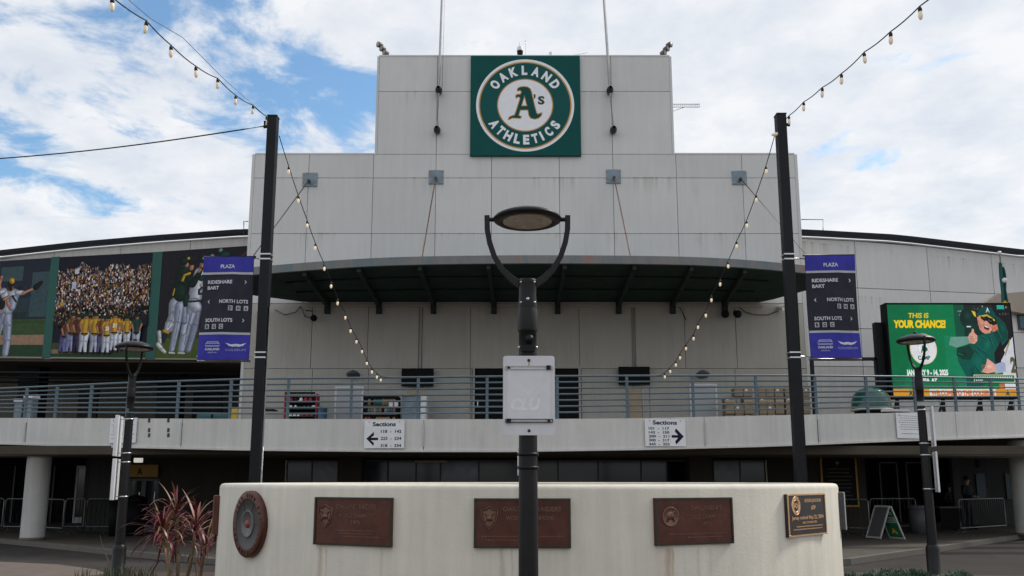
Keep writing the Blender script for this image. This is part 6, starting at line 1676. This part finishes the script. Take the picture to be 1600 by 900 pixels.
md = MB(); c = fc(w * .19, H * .60, 0); md.lathe([(H * .21, 0), (H * .215, .006), (H * .195, .008), (H * .18, .003), (0, .003)], c, 36, 0, n)
md.lathe([(H * .09, .003), (H * .07, .012), (0, .014)], c + Vector((0, 0, .01)), 18, 0, n); md.tube([fc(w * .15, H * .50, .008), fc(w * .17, H * .58, .01), fc(w * .19, H * .66, .012), fc(w * .235, H * .71, .008)], H * .02, 6); md.tube([fc(w * .23, H * .50, .008), fc(w * .21, H * .58, .01)], H * .02, 6)
md.build('medallion', RB2, t); words(t, fc, w, H, ex, [("OAKLAND A'S", .65, .74, .09, .40), ('WORLD CHAMPIONS', .64, .55, .085, .54), ('1973', .65, .39, .085, .12)], RB2); smallprint(t, fc, w, H, [(.16, .93, .22, .025), (.40, .84, .15, .02)], RB2, ex)
GO, BB_ = M['gold'], M['blackbronze']
t, fc, w, H, ex, n = plaque_frame(1225.5, 1284.5, 771.5, 836.5, 'bronze_plaque', 'black and gold plaque with raised gold lettering near the right end of the memorial drum', BB_, GO, rim=.014)
em = MB(); c = fc(w * .21, H * .72); r0 = H * .225
for rr_ in (r0, r0 * .66): em.lathe([(rr_, .0), (rr_, .005), (rr_ * .90, .005), (rr_ * .90, 0)], c, 36, 0, n)
for k in range(26):
    a = k / 26 * 2 * math.pi; em.lathe([(0, .004), (w * .011, .004), (w * .011, 0)], c + ex * math.cos(a) * r0 * .78 + Vector((0, 0, math.sin(a) * r0 * .78)), 5, 0, n)
em.build('emblem', GO, t); relief("A's", fc(w * .21, H * .67), ex, (0, 0, 1), H * .12, .005, w * .14, bold=.05).build('emblem_letters', GO, t)
words(t, fc, w, H, ex, [('REGGIE JACKSON', .66, .80, .075, .44), ('#9', .66, .62, .10, .12), ('Jersey retired May 22, 2004', .51, .395, .085, .84), ('HALL OF FAME 1993', .55, .29, .05, .38)], GO); smallprint(t, fc, w, H, [(.2, .90, .215, .024), (.12, .88, .15, .024)], GO, ex)
# plaques seen edge-on at both ends
def edge_plaque(ang, hw, z0, z1, label, mf, me_):
    t = thing('bronze_plaque', label, 'plaque', (DCX + DR * math.sin(ang), DCY - DR * math.cos(ang), z0))
    n = Vector((math.sin(ang), -math.cos(ang), 0)); ex = Vector((math.cos(ang), math.sin(ang), 0)); o = Vector((DCX, DCY, 0)) + n * (DR * math.cos(hw / DR) - .0)
    def slab(w0, w1, za, zb, d0, d1):
        vs = [o + ex * u + n * d + Vector((0, 0, z)) for d in (d0, d1) for u, z in ((w0, za), (w1, za), (w1, zb), (w0, zb))]
        return vs, [(3, 2, 1, 0), (4, 5, 6, 7), (0, 1, 5, 4), (1, 2, 6, 5), (2, 3, 7, 6), (3, 0, 4, 7)]
    MB().add(*slab(-hw, hw, z0, z1, 0, .06)).build('backing', mf, t)
    m = MB()
    for a in ((-hw, hw, z0, z0 + .02), (-hw, hw, z1 - .02, z1), (-hw, -hw + .02, z0 + .02, z1 - .02), (hw - .02, hw, z0 + .02, z1 - .02)): m.add(*slab(*a, .0605, .072))
    m.build('raised_border', me_, t)
    m = MB(); rr = random.Random(2)
    for k in range(7):
        z = z1 - .08 - k * (z1 - z0 - .12) / 7; m.add(*slab(-hw * rr.uniform(.4, .8), hw * rr.uniform(.4, .8), z - .02, z, .0605, .070))
    m.build('raised_letters', me_, t)
edge_plaque(R(70), .30, Z(825, 10.0), Z(769, 10.0), 'dark grey bronze plaque seen edge-on at the right end of the memorial drum', M['greybronze'], M['steel'])
edge_plaque(R(-72), .34, Z(832, 10.1), Z(774, 10.1), 'reddish bronze plaque seen edge-on at the left end of the memorial drum', RB, RB2)
# round roundel
p = dhit(393.5, 818); a = dang(p); n = Vector((math.sin(a), -math.cos(a), 0)); rad = (Z(766.5, p.y) - Z(871, p.y)) / 2; zc = (Z(766.5, p.y) + Z(871, p.y)) / 2
t = thing('round_plaque', 'round bronze plaque with dark rings and red centre at the left end of the drum', 'plaque', (p.x, p.y, zc - rad))
c = Vector((p.x, p.y, zc)) - n * (DR - math.sqrt(DR * DR - rad * rad)) * .95
MB().lathe([(rad * .96, 0), (rad, .02), (rad, .062), (rad * .97, .068), (rad * .76, .066)], c, 64, 0, n).build('outer_ring', RB, t)
MB().lathe([(rad * .765, .064), (rad * .75, .058), (rad * .40, .058)], c, 64, 0, n).build('grey_ring', M['greybronze'], t)
MB().lathe([(rad * .41, .061), (rad * .40, .067), (rad * .37, .067), (rad * .36, .059), (0, .059)], c, 48, 0, n).build('inner_disc', mat('grey_bronze_inner', (.13, .13, .13), .5, metal=.3, var=.2, scale=20), t)
MB().lathe([(rad * .12, .059), (rad * .11, .07), (0, .072)], c, 24, 0, n).build('red_centre', M['redpaint'], t)
exr = Vector((math.cos(a), math.sin(a), 0)); mk = MB()
for k in range(30):
    b = 2 * math.pi * k / 30; d = exr * math.cos(b) + Vector((0, 0, math.sin(b))); d2 = exr * -math.sin(b) + Vector((0, 0, math.cos(b)))
    if k % 5 != 4: mk.bar(c + n * .069 + d * rad * .81, c + n * .069 + d * rad * .92, rad * .05, .006)
mk.build('raised_letters', RB2, t, kind='stuff')
for k in range(3):
    b = math.pi * k / 3; d = exr * math.cos(b) + Vector((0, 0, math.sin(b))); MB().bar(c + n * .058 + d * rad * .42, c + n * .058 + d * rad * .74, .008, .004).build('ring_line', EB, t)

# ================================================================ LOWER LEVEL THINGS
def barricade(p0, p1, label, z0=.12, h=1.05):
    p0, p1 = Vector(p0), Vector(p1); d = (p1 - p0).normalized(); L_ = (p1 - p0).length
    t = thing('crowd_barrier', label, 'barrier', tuple((p0 + p1) / 2 + Vector((0, 0, z0))), 'steel crowd barriers')
    a, b = p0 + Vector((0, 0, z0)), p1 + Vector((0, 0, z0)); up = Vector((0, 0, 1))
    MB().tube([a + up * .2, a + up * (h - .06), a + d * .06 + up * h, b - d * .06 + up * h, b + up * (h - .06), b + up * .2, a + up * .2 + d * .001], .019, 8).build('frame', M['barr'], t)
    m = MB(); n = int(L_ / .13)
    for k in range(1, n): q = a + d * L_ * k / n; m.tube([q + up * .2, q + up * h], .008, 5)
    m.build('bars', M['barr'], t, kind='stuff')
    nn = Vector((-d.y, d.x, 0))
    for q in (a + d * .15, b - d * .15): MB().tube([q - nn * .28 + up * .015, q + up * .10, q + nn * .28 + up * .015], .016, 6).tube([q + up * .1, q + up * .22], .016, 6).build('foot', M['barr'], t)
M['barr'] = mat('barrier_steel', (.23, .24, .25), .45, metal=.6, var=.2, scale=8)
def gp(px, y): return (X(px, 810, y), y, 0)
barricade(gp(-30, 27.2), gp(4, 27.0), 'steel crowd barrier at the far left edge of the picture')
barricade(gp(7, 26.6), gp(45, 26.4), 'steel crowd barrier just left of the pale left column')
barricade(gp(64, 26.2), gp(99, 25.6), 'steel crowd barrier just right of the pale left column')
barricade(gp(101, 26.6), gp(131, 26.7), 'steel crowd barrier in front of the dark lobby doorway at left')
barricade(gp(135, 26.5), gp(178, 26.5), 'steel crowd barrier between the lobby doorway and the left street lamp')
barricade(gp(1318, 26.0), gp(1358, 25.6), 'steel crowd barrier left of the folding A-frame sign')
barricade(gp(1361, 26.6), gp(1432, 27.0), 'steel crowd barrier behind the folding A-frame sign')
barricade(gp(1500, 25.6), gp(1571, 27.2), 'steel crowd barrier in front of the standing guard at right')
def trash(px, y, r, h, m, label, lid):
    x = X(px, 810, y); t = thing('trash_can', label, 'trash can', (x, y, .12))
    MB().lathe([(0, 0), (r * .85, 0), (r * .95, h * .5), (r, h), (r * .95, h)], (x, y, .12), 28).build('bin', m, t); MB().lathe([(r * 1.05, h - .03), (r * 1.07, h + .02), (r * .95, h + .06), (0, h + (.16 if lid else .05))], (x, y, .12), 28).build('lid', m, t)
trash(1436, 26.4, .30, .80, M['greyp'], 'grey round trash can behind the right street lamp', False)
trash(188, 25.2, .33, 1.05, M['tv'], 'black domed trash can behind the left street lamp', True)
trash(210, 25.3, .33, 1.05, M['tv'], 'black trash can in front of the lobby glass door', True)
# A-frame sign
y = 24.0; xa = X(1388, 820, y)
t = thing('sandwich_board', 'white edged green folding A-frame sign standing on the walk at right', 'sign', (xa, y, .12))
def leafp(x_top, x_bot, yo, name, draw):
    dirx = Vector((x_bot - x_top, 0, -.90)); L_ = dirx.length; u = dirx.normalized(); wv = Vector((.22, -.46, 0)); wn_ = wv.normalized()
    o = Vector((x_top, y + yo, 1.03)) - wv / 2
    nrm = u.cross(wn_).normalized()
    if nrm.y > 0: nrm = -nrm
    m = MB(); e = [(0, 0, 1, .05), (0, .95, 1, 1), (0, .05, .07, .95), (.93, .05, 1, .95)]
    def slab(mb, a, b, c, d, t0, t1):
        vs = [o + wv * q + u * L_ * r_ + nrm * s for s in (t0, t1) for q, r_ in ((a, b), (c, b), (c, d), (a, d))]
        mb.add(vs, [(3, 2, 1, 0), (4, 5, 6, 7), (0, 1, 5, 4), (1, 2, 6, 5), (2, 3, 7, 6), (3, 0, 4, 7)])
    for q in e: slab(m, *q, 0, .035)
    m.build('frame', mat('worn_white_frame', (.42, .42, .40), .6, var=.15, scale=6), t); m = MB(); slab(m, .07, .05, .93, .95, .006, .022); m.build('panel', M['capgreen'] if draw else M['greyp'], t)
    if draw:
        p = Print(lambda a, b, o_: o + wv * a + u * L_ * b + nrm * (.0225 + o_), .001)
        p.rect(.09, .14, .91, .30, (20, 104, 74)).rect(.09, .33, .91, .52, (150, 176, 170)).rect(.09, .55, .91, .92, (24, 110, 70)).up(); p.text('A', .5, .84, .16, (220, 160, 60), w=.4, align='c', bold=.05)
        for k in range(3): p.rect(.2, .36 + k * .05, .8, .38 + k * .05, (60, 90, 90))
        for k in range(2): p.rect(.2, .19 + k * .05, .8, .21 + k * .05, (200, 214, 200))
        p.build('sign_print', t)
leafp(xa - .08, xa + .24, 0, 'front', True); leafp(xa - .12, xa - .44, 0.0, 'rear', False)
# folding table behind
y = 27.6; x0, x1 = X(1460, 800, y), X(1496, 800, y)
t = thing('folding_table', 'dark folding table with a grey top in the gateway at right', 'table', ((x0 + x1) / 2, y, .12))
box('table_top', (x0, y - .35, .86), (x1, y + .35, .90), M['greyp'], t); box('cloth_skirt', (x0 + .02, y - .33, .2), (x1 - .02, y - .31, .86), M['tv'], t)
for xx in (x0 + .05, x1 - .05):
    for yy in (y - .28, y + .28): MB().tube([(xx, yy, .12), (xx, yy, .86)], .014, 6).build('leg', M['plastic'], t)

# ================================================================ PEOPLE
def person(x, y, z, face, label, h=1.76, crouch=0.0):
    t = thing('person', label, 'person', (x, y, z)); s = h / 1.76
    fwd = Vector((math.sin(face), -math.cos(face), 0)); side = Vector((math.cos(face), math.sin(face), 0))
    def W_(a, b, c): return side * a * s + fwd * b * s + Vector((0, 0, c * s))
    def skin(name, nodes, edges, m, sub=1):
        me = bpy.data.meshes.new(name); me.from_pydata([W_(*nd[:3]) for nd in nodes], [], []) if False else me.from_pydata([W_(*nd[:3]) for nd in nodes], edges, [])
        me.materials.append(m); o = inst(name, me, t, (x, y, z))
        sk = o.modifiers.new('skin', 'SKIN'); me_ = o.data
        if not me_.skin_vertices: me_.attributes
        lay = me_.skin_vertices[0].data if me_.skin_vertices else None
        if lay:
            for i, nd in enumerate(nodes): lay[i].radius = (nd[3] * s, (nd[4] if len(nd) > 4 else nd[3]) * s)
            lay[0].use_root = True
        sk.use_smooth_shade = True
        sb = o.modifiers.new('sub', 'SUBSURF'); sb.levels = sb.render_levels = sub
        return o
    # trousers
    nodes = [(0, 0, .95, .15, .11), (.10, 0, .90, .10), (.11, .03, .50, .068), (.115, 0, .12, .055), (-.10, 0, .90, .10), (-.12, .05, .50, .068), (-.14, .02, .12, .055), (0, 0, 1.06, .15, .11)]
    skin('trousers', nodes, [(0, 1), (1, 2), (2, 3), (0, 4), (4, 5), (5, 6), (0, 7)], M['trouser'], 2)
    # jacket with sleeves; hands meet in front
    nodes = [(0, 0, 1.0, .175, .125), (0, 0, 1.18, .17, .12), (0, -.01, 1.36, .18, .12), (.17, -.01, 1.40, .075), (-.17, -.01, 1.40, .075), (.26, .02, 1.14, .062), (-.26, .02, 1.14, .062), (.15, .24, 1.06, .048), (-.13, .26, 1.10, .048), (0, .0, 1.47, .075)]
    skin('jacket', nodes, [(0, 1), (1, 2), (2, 3), (2, 4), (3, 5), (4, 6), (5, 7), (6, 8), (2, 9)], M['jacket'], 2)
    nodes = [(0, .005, 1.44, .055), (0, .015, 1.53, .055), (0, .03, 1.60, .074, .088), (0, .025, 1.68, .076, .092)]
    skin('head', nodes, [(0, 1), (1, 2), (2, 3)], M['skin'], 2)
    f = MB(); f.lathe([(.02, -.02), (.014, .0), (0, .012)], Vector((x, y, z)) + W_(0, .125, 1.605), 8, 0, fwd); f.build('nose', M['skin'], t)
    for sgn in (-1, 1):
        MB().lathe([(0, .006), (.010, .004), (.012, 0)], Vector((x, y, z)) + W_(sgn * .03, .112, 1.64), 8, 0, fwd).build('eye', M['hair'], t)
        MB().lathe([(0, .008), (.022, .006), (.026, 0)], Vector((x, y, z)) + W_(sgn * .078, .02, 1.62), 8, 0, side * sgn).build('ear', M['skin'], t)
        # hand: palm with five fingers
        c = W_(.13 * sgn - .0, .275, 1.055 if sgn > 0 else 1.095); d = (W_(-sgn * .6, .6, -.15)).normalized(); sd_ = Vector((0, 0, 1)); m = MB(); C0 = Vector((x, y, z)) + c
        m.tube([C0 - d * .03 * s, C0 + d * .02 * s, C0 + d * .06 * s], [.026 * s, .036 * s, .034 * s], 8)
        for k, ln in enumerate((.055, .068, .072, .064)):
            b = C0 + d * .055 * s + sd_ * (-.028 + .019 * k) * s; m.tube([b, b + d * ln * .55 * s, b + d * ln * s - fwd * .02 * s], [.010 * s, .009 * s, .007 * s], 6)
        b = C0 + sd_ * .03 * s; m.tube([b, b + (d * .6 + sd_ * .6) * .04 * s, b + (d * .8 + sd_ * .5) * .065 * s], [.012 * s, .010 * s, .008 * s], 6)
        m.build('hand', M['skin'], t)
        q = Vector((x, y, z)) + W_(.115 * sgn if sgn > 0 else -.14, 0, 0)
        mm = MB(); a0 = q - fwd * .07 * s + Vector((0, 0, .045)); a1 = q + fwd * .19 * s + Vector((0, 0, .035)); mm.tube([a0, a0 + fwd * .03, q + fwd * .06 * s + Vector((0, 0, .05)), a1 - fwd * .03, a1], [.02, .042, .046, .042, .02], 10); mm.tube([q + Vector((0, 0, .06)), q + Vector((0, 0, .16))], .05, 10); mm.build('shoe', M['tv'], t)
    c = Vector((x, y, z)) + W_(0, .02, 1.665)
    MB().lathe([(.098 * s, -.01), (.102 * s, .03), (.09 * s, .075), (.05 * s, .105), (0, .11)], c, 20).prism([(-.085 * s, 0), (-.07 * s, .09 * s), (0, .115 * s), (.07 * s, .09 * s), (.085 * s, 0)], c + fwd * .065 * s, side, fwd, -.01).build('cap', M['jacket'], t)
    MB().lathe([(.088 * s, -.055), (.097 * s, -.02), (.097 * s, 0)], c - fwd * .015 * s, 18).build('hair', M['hair'], t)
    return t
yp = 28.6
person(X(1513, 790, yp), yp, .12, R(28), 'person in dark jacket and cap standing behind the crowd barrier at right', 1.76)
yp = 29.4
person(X(1486, 795, yp), yp, .0, R(10), 'person in dark clothes half hidden in the shade behind the folding table', 1.62)

# ================================================================ PLANTS
def strap(L_, w, droop, seed, fold=.25):
    rr = random.Random(seed); n = 9; vs = []; fs = []
    for i in range(n + 1):
        t = i / n; a = droop * t ** 1.5; 
        # integrate a bending arc
        if i == 0: px_, pz_, ang = 0, 0, 0
        else:
            ang = droop * (t ** 1.3); px_ += math.sin(ang) * L_ / n; pz_ += math.cos(ang) * L_ / n
        wd = w * (.55 + .9 * t if t < .4 else .91 * (1 - ((t - .4) / .6) ** 1.8) + .02)
        tw = rr.uniform(-.15, .15) * t
        vs += [(px_, -wd / 2, pz_ + wd * fold * .5), (px_ + tw * wd, 0, pz_), (px_, wd / 2, pz_ + wd * fold * .5)]
    for i in range(n):
        for j in range(2): a = 3 * i + j; fs.append((a, a + 1, a + 4, a + 3))
    return MB().add(vs, fs, 0, True).mesh('leaf_mesh', M['leafred'])
LM = [strap(.62, .034, d, k) for k, d in enumerate((.5, .9, 1.3, 1.8, 2.2, 2.6))] + [strap(.42, .03, .4, 9), strap(.5, .026, 1.1, 10)]
cord = thing('cordyline_plant', 'spiky red leaved cabbage palm plant on thin stems left of the memorial drum', 'plant', (X(268, 860, 11.6), 11.6, .01))
cy0 = 11.6
stems = [((272, 905), (254, 826), 11.5, 66, 1.0), ((283, 905), (306, 822), 11.9, 60, 1.0), ((278, 905), (275, 800), 11.8, 48, .85), ((300, 900), (322, 850), 12.2, 40, .95), ((262, 905), (262, 845), 11.3, 20, .8)]
rl = random.Random(21)
bark = mat('stem_bark', (.23, .17, .11), .9, var=.35, scale=30, bump=.5, bscale=50)
for (b0, h0, y, n, sc) in stems:
    h = P(*h0, y); b = Vector((P(*b0, y).x, y, 0.0))
    m = MB(); m.tube([b, b.lerp(h, .5) + Vector((.03, 0, 0)), h], [.035, .028, .024], 8); m.build('stem', bark, cord)
    for k in range(n):
        me = rl.choice(LM); f = k / n
        tilt = R(8 + 62 * f ** .8 + rl.uniform(-10, 10)); yaw = k * 2.399 + rl.uniform(-.3, .3)
        q = Matrix.Rotation(yaw, 3, 'Z') @ Matrix.Rotation(tilt, 3, 'Y')
        s = sc * rl.uniform(.65, 1.08)
        inst('leaf', me, cord, h + Vector((0, 0, -.16 * f + rl.uniform(-.02, .02))), q.to_quaternion(), (s, s * rl.uniform(.8, 1.3), s))
# dead skirt leaves along the stems
for k in range(26):
    st = rl.choice(stems[:3]); h = P(*st[1], st[2]); z = h.z - rl.uniform(.15, .5)
    q = Matrix.Rotation(rl.uniform(0, 6.28), 3, 'Z') @ Matrix.Rotation(R(rl.uniform(120, 160)), 3, 'Y')
    inst('leaf', LM[6], cord, (h.x, h.y, z), q.to_quaternion(), (.8, .8, .8))
def grass(name, label, blobs, m, cat, hgt=.4, w=.008, kind='stuff'):
    rr = random.Random(4); mb = MB()
    for (cx, cy, n, r_, hh) in blobs:
        for k in range(n):
            a = rr.uniform(0, 6.28); d = r_ * math.sqrt(rr.random()); x, y = cx + d * math.cos(a), cy + d * math.sin(a); h = hh * rr.uniform(.5, 1.1); le = rr.uniform(.1, .7) * h; b = rr.uniform(0, 6.28)
            tip = Vector((x + le * math.cos(b), y + le * math.sin(b), h)); mid = Vector((x + le * .3 * math.cos(b), y + le * .3 * math.sin(b), h * .62)); sd_ = Vector((-math.sin(b), math.cos(b), 0)) * w
            base = Vector((x, y, 0)); mb.add([base - sd_, base + sd_, mid + sd_ * .7, mid - sd_ * .7, tip], [(0, 1, 2, 3), (3, 2, 4)])
    o = mb.build(name, m); props(o, label, cat, kind=kind); return o
gm = mat('dry_grass', (.06, .07, .035), .8, var=.4, scale=9)
x, y = l2x, 15.5
grass('grass_tuft', 'loose dull green grass tufts around the foot of the left street lamp', [(x + .1, y, 110, .3, .24), (x - .35, y - .3, 30, .2, .26), (x + .6, y - .2, 80, .3, .2)], gm, 'grass')
o = MB().tube([(X(176, 890, 15), 15, 0), (X(171, 860, 15), 15, .35), (X(161, 855, 15), 15, .55), (X(158, 838, 15), 15, .72), (X(157, 830, 15), 15, .80)], [.010, .009, .007, .004, .001], 5).build('grass_blade', gm); props(o, 'one long bent grass blade left of the left street lamp', 'grass')
def shrub(name, label, clumps, cat='ground cover'):
    rr = random.Random(8); mb = MB()
    for (cx, cy, r_, h, n) in clumps:
        for k in range(n):
            a = rr.uniform(0, 6.28); u = rr.uniform(-.2, 1); d = math.sqrt(max(0, 1 - u * u)); rad = rr.uniform(.75, 1.05)
            p = Vector((cx + r_ * d * math.cos(a) * rad, cy + r_ * d * math.sin(a) * rad, max(.01, h * u * rad)))
            ax = Vector((d * math.cos(a) + rr.uniform(-.5, .5), d * math.sin(a) + rr.uniform(-.5, .5), u + rr.uniform(0, .9))).normalized(); s1, s2 = frame_of(ax)
            ln = rr.uniform(.03, .06); w = ln * .22
            mb.add([p - s1 * w, p + s2 * w * .4, p + s1 * w, p + ax * ln * .6 + s1 * w, p + ax * ln, p + ax * ln * .6 - s1 * w], [(0, 1, 4, 5), (1, 2, 3, 4)])
    o = mb.build(name, mat('blue_green_leaf', (.055, .105, .062), .6, var=.45, scale=12)); props(o, label, cat, kind='stuff'); return o
cl = []; rr = random.Random(31)
for k in range(34):
    px = 1318 + k * 5.6 + rr.uniform(-3, 3); y = rr.uniform(12.3, 14.9) if px < 1400 else rr.uniform(13.6, 15.0); h = rr.uniform(.14, .26) * (1 if px < 1440 else .75)
    cl.append((X(px, 890, y), y, rr.uniform(.22, .34), h, 420))
shrub('ground_cover', 'low blue green ground cover plants to the right of the memorial drum', cl)
cl = [(X(295 + k * 9, 890, 13.2), 13.2 + rr.uniform(-.4, .4), .24, .16, 300) for k in range(5)]
shrub('ground_cover', 'low blue green ground cover plants left of the memorial drum under the red plant', cl)
pebble = MB()
